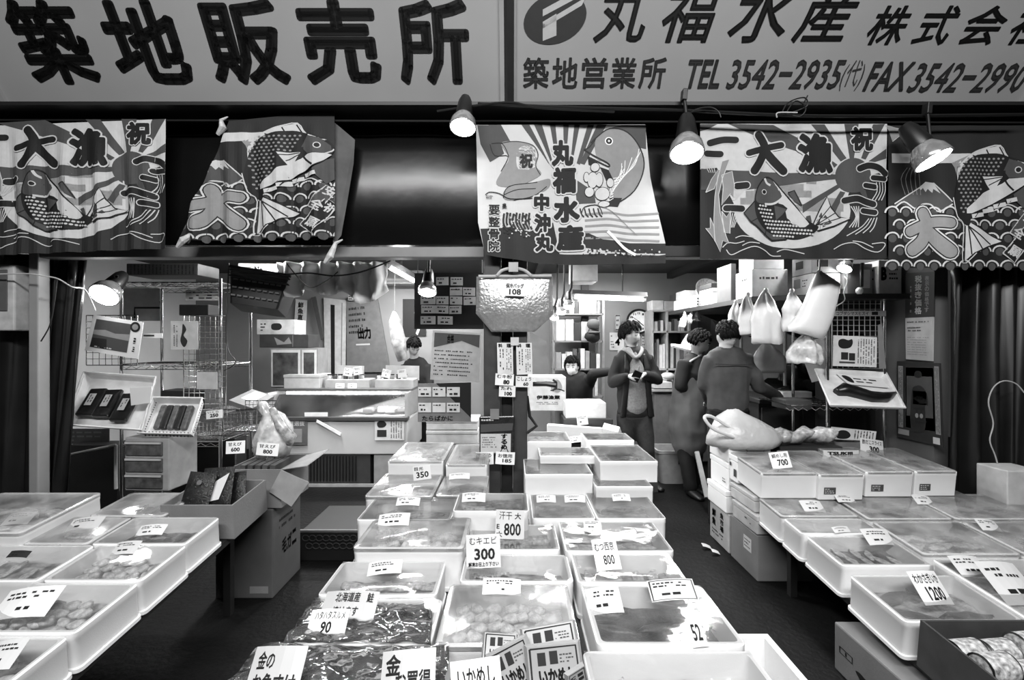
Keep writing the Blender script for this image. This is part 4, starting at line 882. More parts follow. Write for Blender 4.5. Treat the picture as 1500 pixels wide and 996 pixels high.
# tier of bright white boxes behind, standing on a plank
TIER = Plane(.705, 3.03, .08)
for key, xl, xr, yf, yb, lb, wh in (('T1', 1115, 1199, 694, 662, 'bright white box with the 700 card, first of the four in the row', 'the first of four bright boxes'), ('T2', 1200, 1268, 696, 660, 'bright white box second in the row of four', 'the second of four bright boxes'),
                              ('T3', 1269, 1340, 692, 655, 'bright white box third in the row, below the pole foot', 'the third of four bright boxes'), ('T4', 1341, 1404, 691, 656, 'bright white box at the right end of the row of four', 'the right-end bright box')):
    tray(key, TIER, xl, xr, yf, yb, lb, wh, 'square', .16, None, film='lid', liner=.12)
    t_, w_, d_, h_ = TR[key]
    if key != 'T1':
        a = Art(); a.rect(12, 45, 38, 75, 2); a.up(); a.scrib(14, 48, 36, 73, 4, 3, seed=xl); a.build('faded_stamp', INKS, lambda x, y, l: V(((x/100-.5)*w_, -d_/2-.001-.0004*l, (1-y/100)*h_*.9)), t_)
t = thing('bench', 'low bench under the row of four bright white boxes', 'bench', (2.5, 3.3, 0))
b = MB(); b.add([(x, y, TIER.z(y)-.167-q) for q in (0, .02) for x, y in ((1.98, 3.05), (2.95, 3.05), (2.95, 3.67), (1.98, 3.67))], [(0, 1, 2, 3), (7, 6, 5, 4), (0, 4, 5, 1), (1, 5, 6, 2), (2, 6, 7, 3), (3, 7, 4, 0)]); put(b.build('plank', M(.1, .6)), t)
for x, y in ((2.03, 3.1), (2.9, 3.1), (2.03, 3.62), (2.9, 3.62)): b = MB(); b.box(x-.02, x+.02, y-.02, y+.02, 0, TIER.z(y)-.187); put(b.build('leg', M(.1, .6)), t)
card(1143, 674, 3.12, 27, 22, words(('鯛めし用', 10, 10, 88, 36, .01), ('700', 30, 46, 84, 84, .03)), 'white price card reading 700 on the first bright box', 22, -8, yaw=-6, v=.9)
card(1232, 664, 3.4, 52, 9, words(('TSUKIJI', 10, 20, 80, 85, .06)), 'strip with dark capital letters at the back of the second bright box', 5, 0, v=.6, name='printed_strip', cat='label')
# stack of closed foam boxes and cartons between the aisle and the bright boxes
def crateW(x0, x1, y0, y1, z0, z1, label, m=None, name='foam_box', cat='box', lid=True, front=None, side=None, bev=.008, rightside=None):
    t = thing(name, label, cat, ((x0+x1)/2, (y0+y1)/2, z0)); w = x1-x0-.004; d = y1-y0-.004; h = z1-z0-.003; m = m or WHITE; lh = min(.04, h*.28) if lid else 0
    b = MB(); b.box(-w/2+.004*bool(lid), w/2-.004*bool(lid), -d/2+.004*bool(lid), d/2-.004*bool(lid), 0, h-lh); b.build('box_body', m, t, bevel=bev)
    if lid: b = MB(); b.box(-w/2, w/2, -d/2, d/2, h-lh+.001, h); b.build('box_lid', m, t, bevel=bev*.6)
    for fn, mp in ((front, lambda x, y, l: V(((x/100-.5)*w, -d/2-.0012-.0004*l, (1-y/100)*h))), (side, lambda x, y, l: V((-w/2-.0012-.0004*l, (.5-x/100)*d, (1-y/100)*h))), (rightside, lambda x, y, l: V((w/2+.0012+.0004*l, (x/100-.5)*d, (1-y/100)*h)))):
        if fn: a = Art(); fn(a); a.build('print', INKS, mp, t)
    return t
X = 1.57
crateW(X, X+.36, 3.46, 3.80, 0, .285, 'printed pale carton with vertical black lettering on the floor by the aisle', M(.40, .7), 'carton', lid=False, side=lambda a: (a.vtext('鮮魚', 14, 14, 34, 60, 0, .05), a.vtext('魚市場', 56, 10, 74, 62, 0, .04), a.scrib(14, 66, 84, 84, 1, 2, seed=3)))
crateW(X-.02, X+.36, 3.47, 3.81, .287, .452, 'white foam box directly on the printed pale carton by the aisle')
crateW(X, X+.36, 3.47, 3.80, .454, .652, 'grey-white foam box third from the floor in the rear stack by the aisle', side=lambda a: a.scrib(70, 60, 90, 80, 2, 2, seed=9))
crateW(X, X+.32, 3.47, 3.82, .654, .83, 'closed white foam box carrying the folded white bag', front=lambda a: a.line([(40, 40), (85, 40), (80, 52), (45, 52), (40, 40)], 3, 3))
crateW(X, X+.36, 3.06, 3.44, 0, .30, 'brown carton with a pale label, lowest in the front stack by the aisle', KRAFT, 'carton', lid=False, side=lambda a: (a.rect(52, 20, 80, 50, 4), a.up(), a.scrib(55, 24, 78, 46, 1, 3, seed=7)))
crateW(X-.01, X+.36, 3.05, 3.40, .302, .425, 'shallow foam box on the brown carton with a pale label', M(.42, .5), side=lambda a: a.scrib(55, 40, 85, 70, 1, 2, seed=5))
crateW(X, X+.36, 3.10, 3.45, .427, .532, 'foam box right under the first bright white box', M(.5, .5))
crateW(X, X+.34, 3.335, 3.466, .545, .735, 'foam box with small dark marks wedged behind the first bright white box', side=lambda a: (a.rect(60, 50, 90, 78, 2), a.rect(12, 30, 30, 44, 2)))
# white folded plastic bag with a loop handle
t = thing('plastic_bag', 'folded white plastic bag with loop handle, on the highest foam box by the aisle', 'bag', W(1100, 646, 3.6))
b = MB(); rings = []
for k, (cx, cy, sx, sy) in enumerate(((1088, 651, 52, 3), (1090, 640, 54, 9), (1086, 625, 44, 14), (1078, 612, 30, 10), (1076, 604, 14, 5), (1074, 600, 8, 3))):
    c = W(cx, cy, 3.6); rings.append([tuple(c+V((sx*3.6/F*math.cos(a_), .17*sx/52*math.sin(a_), 0))+noise.noise_vector(V((a_*2, k, 3)))*.014) for a_ in [2*math.pi*j/18 for j in range(18)]])
b.loops(rings); put(b.build('bag_body', M(.50, .32, .08, 8, bump=1.0, bscale=14), smooth='all'), t)
b = MB(); b.tube(smooth_path([W(1075, 640, 3.45), W(1045, 628, 3.42), W(1032, 612, 3.42), W(1042, 610, 3.45), W(1066, 624, 3.5), W(1080, 628, 3.5)], 5), .012, 8); put(b.build('loop_handle', PLAST, smooth=True), t)
# brown carton below the right table, carton of cans, white box corner at the aisle foot
def picture_logo(a):
    a.line([(8, 42), (24, 42), (24, 54), (8, 54), (8, 42)], 2, 0); a.line([(16, 44), (16, 52)], 2, 0); a.poly([(28, 62), (34, 58), (40, 60), (46, 56), (52, 64), (60, 76), (56, 90), (36, 96), (30, 84), (34, 74)], 0, 4)
crateW(1.52, 2.0, 1.75, 2.26, 0, .225, 'brown carton with a black emblem under the tray with the 1200 card', KRAFT, 'carton', lid=False, side=picture_logo)
def opencarton(t, w, d, h, m, th=.008, floor_=True):
    for nm, q in (('side_panel', (-w/2, -w/2+th, -d/2, d/2, 0, h)), ('side_panel', (w/2-th, w/2, -d/2, d/2, 0, h)), ('front_panel', (-w/2+th, w/2-th, -d/2, -d/2+th, 0, h)), ('back_panel', (-w/2+th, w/2-th, d/2-th, d/2, 0, h)), ('bottom_panel', (-w/2+th, w/2-th, -d/2+th, d/2-th, 0, th))):
        b = MB(); b.box(*q); b.build(nm, m, t)
t = thing('can_carton', 'open dark carton full of cans in the bottom right corner', 'box', (1.92, 1.59, .245), (math.atan(.093), 0, 0))
opencarton(t, .66, .58, .19, M(.07, .7, .2))
b = MB(); b.box(-.2, .12, -.2901, -.292, .02, .14); b.build('pale_flap', PAPER, t)
Mx = Matrix.LocRotScale(t.location, t.rotation_euler, None); me1 = me2 = None
for r_ in range(5):
    for c_ in range(5):
        x = -.24+.118*c_; y = -.225+.105*r_; base = thing('tin_can', 'printed tin can lying in the dark open carton', 'can', group='tin cans in the open carton')
        base.matrix_world = Mx @ Matrix.Translation((x, y, .125+.03*((r_+c_) % 3 == 0))) @ Matrix.Rotation(R(96), 4, 'Z') @ Matrix.Rotation(R(90), 4, 'X')
        if not me1:
            b = MB(); b.lathe([(.042, -.055), (.048, -.054), (.048, .054), (.042, .055)], 20); o = b.build('can_label', M(.4, .3, .8, 60), base, smooth=True); me1 = o.data
            b = MB(); b.lathe([(.001, -.053), (.041, -.053), (.044, -.056), (.050, -.055), (.050, -.052), (.0482, -.051)], 20); me3 = b.build('can_rim', STEEL, base, smooth=True).data; b = MB(); b.lathe([(.0482, .051), (.050, .052), (.050, .055), (.044, .056), (.041, .053), (.001, .053)], 20); o2 = b.build('can_rim', STEEL, base, smooth=True); me2 = o2.data
        else:
            for nm, me in (('can_label', me1), ('can_rim', me2), ('can_rim', me3)): o = bpy.data.objects.new(nm, me); C.objects.link(o); o.parent = base
t = thing('foam_box', 'corner of an open white foam box standing on the floor at the bottom edge', 'box', (.90, 1.62, .0)); opencarton(t, .2, .5, .40, WHITE, th=.025)
for x, y, w_ in ((1035, 800, 14), (1048, 808, 12)): card(x, y, 1.53*F/(y-CY), w_, 3, lambda a: None, 'torn scrap of paper on the floor by the cartons, %s' % ('upper one' if y < 805 else 'lower one'), 80, 20, v=.6, name='paper_scrap', cat='paper')
# cartons and packs at the back end of the left table
t = thing('pack_carton', 'open brown carton holding upright dark seafood packs, at the aisle end of the left table', 'box', (-1.61, 2.62, .545), (math.atan(.105), 0, 0))
opencarton(t, .37, .33, .18, KRAFT)
pk = [(290, 722, 40, 58, 6), (318, 716, 46, 62, -4), (346, 719, 30, 56, -10)]
for i, (px, py, w_, h_, ro) in enumerate(pk):
    c = W(px, py, 2.58+.04*i); q = thing('seafood_pack', ('dark vacuum pack at the left of the carton, with a round tag', 'dark vacuum pack with a crumpled pale label, middle of the carton', 'dark vacuum pack at the right of the carton, with shiny edge')[i], 'pack', c, (R(-20), R(ro), 0)); ww, hh = w_*2.58/F, h_*2.58/F
    b = MB(); n = 8; vs = []; fs = []
    for s_ in (-1, 1):
        for a_ in range(n+1):
            for c_ in range(n+1):
                u, v_ = a_/n-.5, c_/n-.5; e = (1-(2*u)**2)*(1-(2*v_)**2); vs.append((u*ww, s_*(.001+.012*e*(.7+.5*noise.noise(V((u*8, v_*8, i))))), v_*hh))
        k0 = (0 if s_ < 0 else (n+1)**2)
        for a_ in range(n):
            for c_ in range(n): p = k0+a_*(n+1)+c_; fs.append((p, p+n+1, p+n+2, p+1))
    b.add(vs, fs); b.build('pouch', M(.03, .18, .5, 50, bump=.4), q, smooth='all')
    if i == 1: b = MB(); b.add([(-ww*.3, -.016, -hh*.3), (ww*.15, -.016, -hh*.25), (ww*.4, -.017, hh*.35), (ww*.05, -.017, hh*.2), (-ww*.25, -.016, hh*.05)], [(0, 1, 2, 3, 4)]); o = b.build('paper_label', PAPER, q)
    if i == 0: b = MB(); b.T = Matrix.Translation((0, -.016, hh*.25)) @ Matrix.Rotation(R(90), 4, 'X'); b.lathe([(.012, 0), (.013, .002)], 16); b.build('round_tag', MID, q)
t = thing('carton', 'taller open brown carton with a raised flap, behind the pack carton', 'box', (-1.545, 3.05, .545)); opencarton(t, .33, .38, .23, KRAFT)
b = MB(); b.add([(.166, -.18, .23), (.166, .18, .23), (.31, .18, .27), (.31, -.18, .25), (.168, -.18, .226), (.168, .18, .226), (.312, .18, .266), (.312, -.18, .246)], [(0, 1, 2, 3), (7, 6, 5, 4), (0, 4, 5, 1), (1, 5, 6, 2), (2, 6, 7, 3), (3, 7, 4, 0)]); b.build('raised_flap', M(.26, .8), t)
b = MB(); b.add([(.165, -.192, .23), (.34, -.21, .16), (.24, -.22, .02), (.10, -.20, .10), (.165, -.196, .23), (.34, -.214, .16), (.24, -.224, .02), (.10, -.204, .10)], [(0, 1, 2, 3), (7, 6, 5, 4), (0, 4, 5, 1), (1, 5, 6, 2), (2, 6, 7, 3), (3, 7, 4, 0)]); b.build('hanging_flap', M(.28, .8), t)
for i in range(5): o = MB().obox((-1.64+.045*i, 3.0, .73), (.03, .2, .12), (0, R(6), 0)).build('seafood_pack', M(.1, .4, .5)); tag(o, 'flat dark pack lying in the taller open carton', 'pack', 'packs in the taller carton')
def carton_jp(a): a.text('毛ガニ', 52, 48, 88, 64, 0, .02, rot=-18); a.scrib(46, 22, 88, 36, 1, 2, seed=2); a.rect(14, 84, 42, 92, 3)
crateW(-1.78, -1.43, 2.86, 3.24, 0, .54, 'large brown carton on the floor by the left aisle, under the open flapped carton', KRAFTD, 'carton', lid=False, front=lambda a: a.rect(60, 86, 92, 94, 3), rightside=lambda a: (a.scrib(20, 14, 84, 30, 1, 2, seed=2), [a.text(ch, 30+i_*18, 42, 46+i_*18, 60, 0, .04) for i_, ch in enumerate('毛ガニ')]))
card(345, 655, 3.0, 28, 18, words(('甘えび', 14, 12, 84, 40, .02), ('600', 30, 52, 76, 84, .04)), 'white price card reading 600 on a clip, left of the 800 one', 8, -3, stick=.08, v=.9)
card(392, 658, 2.95, 32, 18, words(('甘えび', 12, 12, 86, 40, .02), ('800', 34, 52, 76, 84, .04)), 'white price card reading 800 on a clip above the taller carton', 8, 4, stick=.07, v=.9)
# ================================================================ inside the shop
def wires(x0, x1, z0, z1, step, r=.0022, stepz=None, frame=.004):
    """wire mesh in the xz plane, as one mesh"""
    b = MB(); nx = max(1, round((x1-x0)/step)); nz = max(1, round((z1-z0)/(stepz or step)))
    for i in range(nx+1): x = x0+(x1-x0)*i/nx; b.tube([(x, 0, z0), (x, 0, z1)], r if 0 < i < nx else frame, 5)
    for i in range(nz+1): z = z0+(z1-z0)*i/nz; b.tube([(x0, 0, z), (x1, 0, z)], r if 0 < i < nz else frame, 5)
    return b
def rot90(b):   # xz mesh -> xy mesh
    b.v = [V((p.x, p.z, p.y)) for p in b.v]; return b
def pleats(name, label, pts_top, pts_bot, depth, m, cat='curtain', waves=6, n=48):
    """hanging pleated cloth between a top and a bottom line (world points)"""
    b = MB(); vs = []; fs = []; nz = 10; a0, a1 = pts_top; c0, c1 = pts_bot
    for j in range(nz+1):
        v_ = j/nz
        for i in range(n+1):
            u = i/n; p = (a0*(1-u)+a1*u)*(1-v_)+(c0*(1-u)+c1*u)*v_; w = math.sin(u*waves*2*math.pi+.5*math.sin(v_*3))+.4*math.sin(u*waves*5.1+1+v_)
            vs.append(p+V((.01*math.sin(v_*5+i), -depth*w, 0)))
    for j in range(nz):
        for i in range(n): a_ = j*(n+1)+i; fs.append((a_, a_+1, a_+n+2, a_+n+1))
    b.add(vs, fs); o = b.build(name, m, smooth='all'); s = o.modifiers.new('thickness', 'SOLIDIFY'); s.thickness = .004
    return tag(o, label, cat)
VINYL = M(.022, .32, .3, 4)
pleats('curtain', 'nearly black pleated sheet at the far left edge, beside the pale post', (W(-90, 372, 3.4), W(50, 372, 3.4)), (W(-90, 765, 3.4), W(42, 765, 3.4)), .03, VINYL, waves=3)
pleats('curtain', 'dark gathered sheet slanting down just right of the pale post', (W(66, 380, 3.45), W(124, 380, 3.45)), (W(40, 760, 3.4), W(94, 760, 3.4)), .035, VINYL, waves=3)
pleats('curtain', 'broad dark pleated curtain down the right edge, behind the looped string', (W(1388, 375, 3.35), W(1560, 375, 3.3)), (W(1385, 760, 3.3), W(1560, 800, 3.1)), .05, VINYL, waves=6)
st = [(1500, 575), (1488, 562), (1470, 558), (1455, 568), (1448, 590), (1455, 620), (1450, 645), (1458, 668), (1464, 690)]
cable([W(x, y, 3.1+.003*i) for i, (x, y) in enumerate(st)], .004, 'pale looped string hanging on the broad dark curtain', M(.35, .8), 'string', 'string')
crate(1476, 1530, 690, 748, 2.95, .2, 'plain pale box at the right edge in front of the broad dark curtain', m=M(.45, .6), lid=False, name='carton')
# junction box and its cables
t = thing('junction_box', 'beige wall box with a dark slot at the left edge, below the first banner', 'box', W(14, 485, 3.3)); b = MB(); b.obox(W(12, 437, 3.3), (.21, .12, .45)); put(b.build('box_body', M(.42, .6, .2), bevel=.01), t)
b = MB(); b.obox(W(4, 425, 3.235), (.06, .006, .28)); put(b.build('slot_cover', M(.12, .6), bevel=.002), t)
cable([W(-20, 402, 3.18), W(40, 401, 3.16), W(62, 404, 3.16), W(84, 408, 3.2), W(105, 420, 3.3), W(125, 425, 3.45), W(140, 455, 3.5)], .005, 'pale cable running from the beige wall box to the round lamp', M(.4, .5))
cable([W(84, 408, 3.2), W(75, 470, 3.2), W(60, 500, 3.2)], .004, 'thin dark cable dropping beside the pale post')
cable([W(340, 398, 3.5), W(400, 403, 3.5), W(450, 400, 3.5), W(490, 404, 3.5), W(530, 398, 3.5), W(572, 382, 3.45)], .006, 'black cable with a splice strung across the hanging white plastic')
cable([W(420, 386, 3.5), W(440, 410, 3.48), W(457, 421, 3.48), W(480, 410, 3.48), W(495, 398, 3.5)], .004, 'black cable drooping in a loop in front of the hanging white plastic')
cable([W(335, 385, 3.6), W(332, 500, 3.6), W(345, 530, 3.6), W(328, 543, 3.6)], .004, 'thin cable hanging right of the rack post')
# ---- wire rack on the left
t = thing('wire_rack', 'chrome wire shelving rack behind the tilted baskets on the left', 'rack', (-2.75, 4.05, 0))
xs = [(178-CX)*3.9/F, (323-CX)*3.9/F]
for x in xs:
    for y in (3.9, 4.35): b = MB(); b.tube([(x, y, 0), (x, y, 2.05)], .014, 10); put(b.build('post', CHROME, smooth=True), t)
for z in (2.02, .95, .72, 1.35):
    b = rot90(wires(xs[0], xs[1], 3.9, 4.35, .03, .0025, .15, .006)); b.v = [p+V((0, 0, z)) for p in b.v]; o = put(b.build('shelf_grid', CHROME), t); o['kind'] = 'stuff'
    b = MB()
    for y in (3.9, 4.35):
        pts = [V((xs[0]+(xs[1]-xs[0])*i/20, y, z-.012-(.022 if i % 2 else 0))) for i in range(21)]; b.tube(pts, .003, 5); b.tube([V((xs[0], y, z-.04)), V((xs[1], y, z-.04))], .0035, 5)
    o = put(b.build('edge_truss', CHROME), t); o['kind'] = 'stuff'
b = wires(W(268, 0, 3.85).x, W(330, 0, 3.85).x, W(0, 600, 3.85).z, W(0, 462, 3.85).z, .045, .0025); b.v = [p+V((0, 3.86, 0)) for p in b.v]; o = put(b.build('grid_panel', STEEL), t); o['kind'] = 'stuff'
b = wires(W(125, 0, 3.85).x, W(200, 0, 3.85).x, W(0, 535, 3.85).z, W(0, 462, 3.85).z, .05, .0025); b.v = [p+V((0, 3.86, 0)) for p in b.v]; o = put(b.build('grid_panel', STEEL), t); o['kind'] = 'stuff'
# things standing on it and hung from it
def panel(name, label, cat, quad, Y, m=PAPER, draw=None, thick=.006, group=None, tilt=0, bev=0, wave=0):
    """flat rectangular thing given by 4 pixels (tl, tr, br, bl) at distance Y (or per-corner Ys)"""
    Ys = Y if isinstance(Y, (tuple, list)) else [Y]*4; P = [W(q[0], q[1], y) for q, y in zip(quad, Ys)]
    nrm = (P[1]-P[0]).cross(P[3]-P[0]).normalized()
    if nrm.y > 0: nrm = -nrm
    c = sum(P, V())/4; t = thing(name, label, cat, c, group=group); b = MB()
    b.add(P+[p-nrm*thick for p in P], [(3, 2, 1, 0), (4, 5, 6, 7), (0, 1, 5, 4), (1, 2, 6, 5), (2, 3, 7, 6), (3, 0, 4, 7)]); put(b.build({'poster': 'sheet', 'paper': 'sheet', 'price_card': 'card'}.get(name, 'board'), m, bevel=bev), t)
    if draw:
        a = Art(); draw(a)
        def mp(x, y, l): u, v_ = x/100, y/100; return (P[0]*(1-u)+P[1]*u)*(1-v_)+(P[3]*(1-u)+P[2]*u)*v_+nrm*(.002+.0006*l)
        put(a.build('print', INKS, mp), t)
    return t
def rq(x0, y0, x1, y1, sk=0): return [(x0, y0), (x1, y0+sk), (x1, y1+sk), (x0, y1)]
panel('poster', 'white tilted sheet with a dark seascape photo and a round seal, on the left rack', 'poster', [(137, 461), (210, 472), (202, 526), (124, 513)], 3.7, draw=lambda a: (a.rect(8, 10, 78, 88, 2), a.up(), a.poly([(8, 40), (30, 36), (50, 42), (78, 38), (78, 56), (8, 52)], 3), a.poly([(8, 88), (8, 62), (36, 60), (40, 88)], 1), a.scrib(16, 80, 60, 88, 4, 1, seed=2), a.disc(86, 16, 10, 0, 18, 14), a.up(), a.disc(86, 16, 6, 3, 18, 8), a.scrib(84, 45, 94, 88, 1, 1, vert=True, seed=5)))
panel('poster', 'pale sheet with dark hanging shapes, right half of the left rack', 'poster', rq(250, 470, 290, 512), 3.85, m=M(.4, .6), draw=lambda a: (a.poly([(45, 10), (58, 30), (48, 50), (62, 70), (50, 92), (36, 70), (42, 40)], 1, 3), a.scrib(8, 10, 28, 90, 2, 2, vert=True, seed=1)))
panel('poster', 'blank pale board behind the left rack, upper part', 'board', rq(180, 422, 238, 470), 4.37, m=M(.55, .6), draw=lambda a: a.line([(30, 92), (30, 60), (95, 60), (95, 40)], 6, 1))
panel('paper', 'white label strip clipped inside the left rack', 'label', rq(208, 488, 238, 495), 3.85, draw=lambda a: a.scrib(8, 10, 92, 90, 1, 1, seed=8))
panel('paper', 'grey sheet at the bottom right of the left rack mesh', 'paper', rq(288, 545, 318, 570), 3.83, m=M(.4, .6))
panel('paper', 'pale notice pasted high on the rack beside the silver post', 'paper', rq(272, 425, 322, 440), 4.37, m=M(.5, .6), draw=lambda a: a.scrib(10, 10, 90, 90, 1, 3, seed=4))
def stuffbox(label, px0, px1, py0, py1, Y, d=.2, v=.1, name='carton', cat='box', prt=None, lid=False, yaw=0): return crate(px0, px1, py0, py1, Y, d, label, m=M(v, .6, .3, 8), name=name, cat=cat, lid=lid, prt=prt, yaw=yaw)
stuffbox('dark box on the upper shelf of the left rack', 262, 305, 446, 462, 4.05, v=.03)
stuffbox('pale box with printed side on the second shelf of the left rack, left one', 205, 232, 595, 607, 4.05, v=.3)
stuffbox('dark bundle on the second shelf of the left rack', 235, 300, 572, 606, 4.15, v=.02)
stuffbox('dark bin low behind the drawers on the left', 250, 344, 642, 741, 4.45, v=.012)
stuffbox('dark cabinet at the far left behind the slanting dark sheet', 98, 172, 652, 749, 4.3, v=.02)
panel('poster', 'faint picture sheet behind the dark cabinet at far left', 'poster', rq(96, 628, 160, 650), 4.45, m=M(.12, .6), draw=lambda a: a.scrib(8, 10, 92, 90, 3, 3, seed=3))
t = thing('pipe_frame', 'pale bent pipe frame at the far left under the tilted packs tray', 'frame', W(95, 700, 4.1)); b = MB(); b.tube([W(90, 716, 4.0), W(92, 668, 4.0), W(170, 652, 4.1)], .014, 8); put(b.build('pipe', M(.4, .4), smooth=True), t); b = MB(); b.tube([W(170, 716, 4.1), W(170, 652, 4.1)], .014, 8); put(b.build('pipe', M(.4, .4), smooth=True), t)
# tilted trays with packs
def tilted_tray(name, label, cat, quad, Ys, depth, m, mesh=False):
    P = [W(q[0], q[1], y) for q, y in zip(quad, Ys)]; c = sum(P, V())/4; nrm = (P[1]-P[0]).cross(P[3]-P[0]).normalized(); nrm = -nrm if nrm.y > 0 else nrm
    t = thing(name, label, cat, c); Q = [c+(p-c)*.88-nrm*depth for p in P]; O = [c+(p-c)*.92-nrm*(depth+.006) for p in P]; I = [c+(p-c)*.955 for p in P]
    b = MB(); b.loops([O, [c+(p-c)*1.0-nrm*.01 for p in P], P, I, Q]); put(b.build('tray_body', m, bevel=.004), t)
    b = MB(); pts = P+[P[0]]; b.tube(pts, .008, 8); put(b.build('rim', m, smooth=True), t)
    if mesh:
        b = MB()
        for i in range(1, 14):
            u = i/14
            b.obox((P[3]*(1-u)+P[2]*u)*.5+(Q[3]*(1-u)+Q[2]*u)*.5+nrm*.004, (.006, .003, depth*.6))
            for A_, B_, C_, D_ in ((P[0], P[3], Q[0], Q[3]), (P[1], P[2], Q[1], Q[2])): b.obox((A_*(1-u)+B_*u)*.5+(C_*(1-u)+D_*u)*.5, (.02, .004, .006))
        o = put(b.build('slots', DARK), t); o['kind'] = 'stuff'
    return t, P, c, nrm
t, P, c, nrm = tilted_tray('display_tray', 'large white tilted tray with dark soy-coloured packs, on the left', 'tray', [(123, 545), (228, 552), (208, 630), (95, 622)], (3.75, 3.75, 3.5, 3.5), .05, M(.55, .5))
for i, (u, v_) in enumerate(((.24, .55), (.45, .55), (.69, .6))):
    p = (P[0]*(1-u)+P[1]*u)*(1-v_)+(P[3]*(1-u)+P[2]*u)*v_; q = thing('seafood_pack', 'dark shiny pack with a boxed label standing in the large tilted tray, %s' % ('left', 'middle', 'right')[i]+' one', 'pack', p, (R(-38), 0, R(4)))
    b = MB(); b.obox((0, .01, 0), (.12, .035, .24)); b.v = [w+noise.noise_vector(w*14)*.012 for w in b.v]; b.build('pouch', M(.02, .2, .4, 30), q, bevel=.01)
    a = Art(); a.rect(28, 24, 72, 70, 3); a.up(); a.scrib(32, 28, 68, 66, 0, 2, vert=True, seed=i); a.build('label_print', INKS, lambda x, y, l: V(((x/100-.5)*.11, -.0145-.001*l-.006, (.5-y/100)*.22)), q)
q = panel('paper', 'pale sheets of paper in the upper right of the large tilted tray', 'paper', [(190, 568), (222, 566), (220, 590), (192, 594)], 3.55)
sheet('plastic_film', 'clear film over the packs in the large tilted tray', [(100, 620), (205, 626), (224, 556), (126, 550)], (3.42, 3.42, 3.66, 3.66), 5, .012, CRINK)if False else None
t, P, c, nrm = tilted_tray('slotted_basket', 'white slotted basket with dark skewers, right of the large tilted tray', 'basket', [(224, 582), (296, 583), (280, 636), (202, 634)], (3.7, 3.7, 3.5, 3.5), .06, M(.6, .5), True)
for i in range(5):
    u = .25+i*.13; p = (P[0]*(1-u)+P[1]*u)*.5+(P[3]*(1-u)+P[2]*u)*.5-nrm*.035; o = MB().obox(p, (.045, .2, .04), (R(55), 0, R(8))).build('dried_fish', M(.03 if i % 2 else .12, .35, .5, 40), bevel=.012); tag(o, 'dark dried fish bundle in the white slotted basket', 'fish', 'dried fish in the slotted basket')
def basket(label, px0, px1, py0, py1, Y, d, m=STEEL):
    t = thing('wire_basket', label, 'basket', W((px0+px1)/2, py1, Y)); x0, x1, z0, z1 = W(px0, 0, Y).x, W(px1, 0, Y).x, W(0, py1, Y).z, W(0, py0, Y).z
    for nm, f in (('front_grid', lambda b: [p+V((0, Y, 0)) for p in b.v]), ('back_grid', lambda b: [p+V((0, Y+d, .03)) for p in b.v])): b = wires(x0, x1, z0, z1, .03, .002, .03); b.v = f(b); o = put(b.build(nm, m), t); o['kind'] = 'stuff'
    b = rot90(wires(x0, x1, Y, Y+d, .03, .002)); b.v = [p+V((0, 0, z0)) for p in b.v]; o = put(b.build('bottom_grid', m), t); o['kind'] = 'stuff'
basket('shallow wire basket hung right of the slotted basket', 286, 326, 618, 638, 3.6, .25)
basket('wire basket on the rack edge above the open flapped carton', 327, 376, 600, 632, 3.6, .3)
card(314, 607, 3.55, 24, 12, words(('250', 26, 40, 78, 84, .05), ('いくら', 12, 8, 80, 34)), 'white card reading 250 clipped between the wire baskets', 8, -6, v=.75)
# plastic drawers
t = thing('drawer_unit', 'small translucent three-drawer unit under the slotted basket', 'drawers', W(214, 719, 3.55), (0, 0, R(-3))); x0, x1 = (181-214)*3.55/F, (249-214)*3.55/F; Ht = 78*3.55/F
b = MB(); b.box(x0, x1, .0, .3, 0, Ht); b.build('cabinet', M(.30, .4), t, bevel=.01)
for i in range(3):
    z = .02+i*(Ht-.03)/3; f = MB(); f.box(x0+.015, x1-.045, -.014, .0, z, z+(Ht-.03)/3-.018); o = f.build('drawer', M(.11, .25, .5, 18), t, bevel=.006); h_ = MB(); h_.box(x0+.02, x1-.05, -.024, -.014, z+(Ht-.03)/3-.034, z+(Ht-.03)/3-.02); h_.build('handle_lip', M(.45, .4), o)
# ---- hanging white plastic and crates above
b = MB(); vs = []; fs = []; n = 44; top = 384; prof_ = [(405, 430), (418, 434), (430, 436), (440, 430), (455, 424), (470, 431), (485, 433), (505, 430), (520, 428), (528, 436), (533, 446), (545, 440), (556, 442), (565, 425)]
for i in range(n+1):
    u = i/n; x = 405+160*u; k = u*(len(prof_)-1); k0 = min(int(k), len(prof_)-2); yb = prof_[k0][1]*(1-(k-k0))+prof_[k0+1][1]*(k-k0)
    for j in range(9): v_ = j/8; p = W(x+3*math.sin(j+i*.7)*v_, top+(yb-top)*v_, 3.75); vs.append(p+V((0, .05*math.sin(i*.9)+.03*noise.noise(V((i*.5, j*.7, 0))), 0)))
for i in range(n):
    for j in range(8): a_ = i*9+j; fs.append((a_, a_+9, a_+10, a_+1))
b.add(vs, fs); o = b.build('plastic_sheet', BAGM, smooth='all'); o.data.materials[0] = M(.72, .5, .1, 6); s = o.modifiers.new('thickness', 'SOLIDIFY'); s.thickness = .003; tag(o, 'crumpled white plastic bags draped under the beam, left of the short tube lamp', 'plastic sheet')
t = thing('plastic_crate', 'black slotted crate tilted on top of the left rack', 'crate', W(385, 430, 3.8), (R(-10), R(8), R(12)))
b = MB(); b.loops([rrect(.34, .3, .02, -.14), rrect(.42, .36, .02, .12), rrect(.44, .38, .02, .12), rrect(.44, .38, .02, .14), rrect(.40, .34, .02, .14), rrect(.32, .28, .02, -.12)]); b.build('crate_body', M(.012, .35), t, smooth=True)
b = MB()
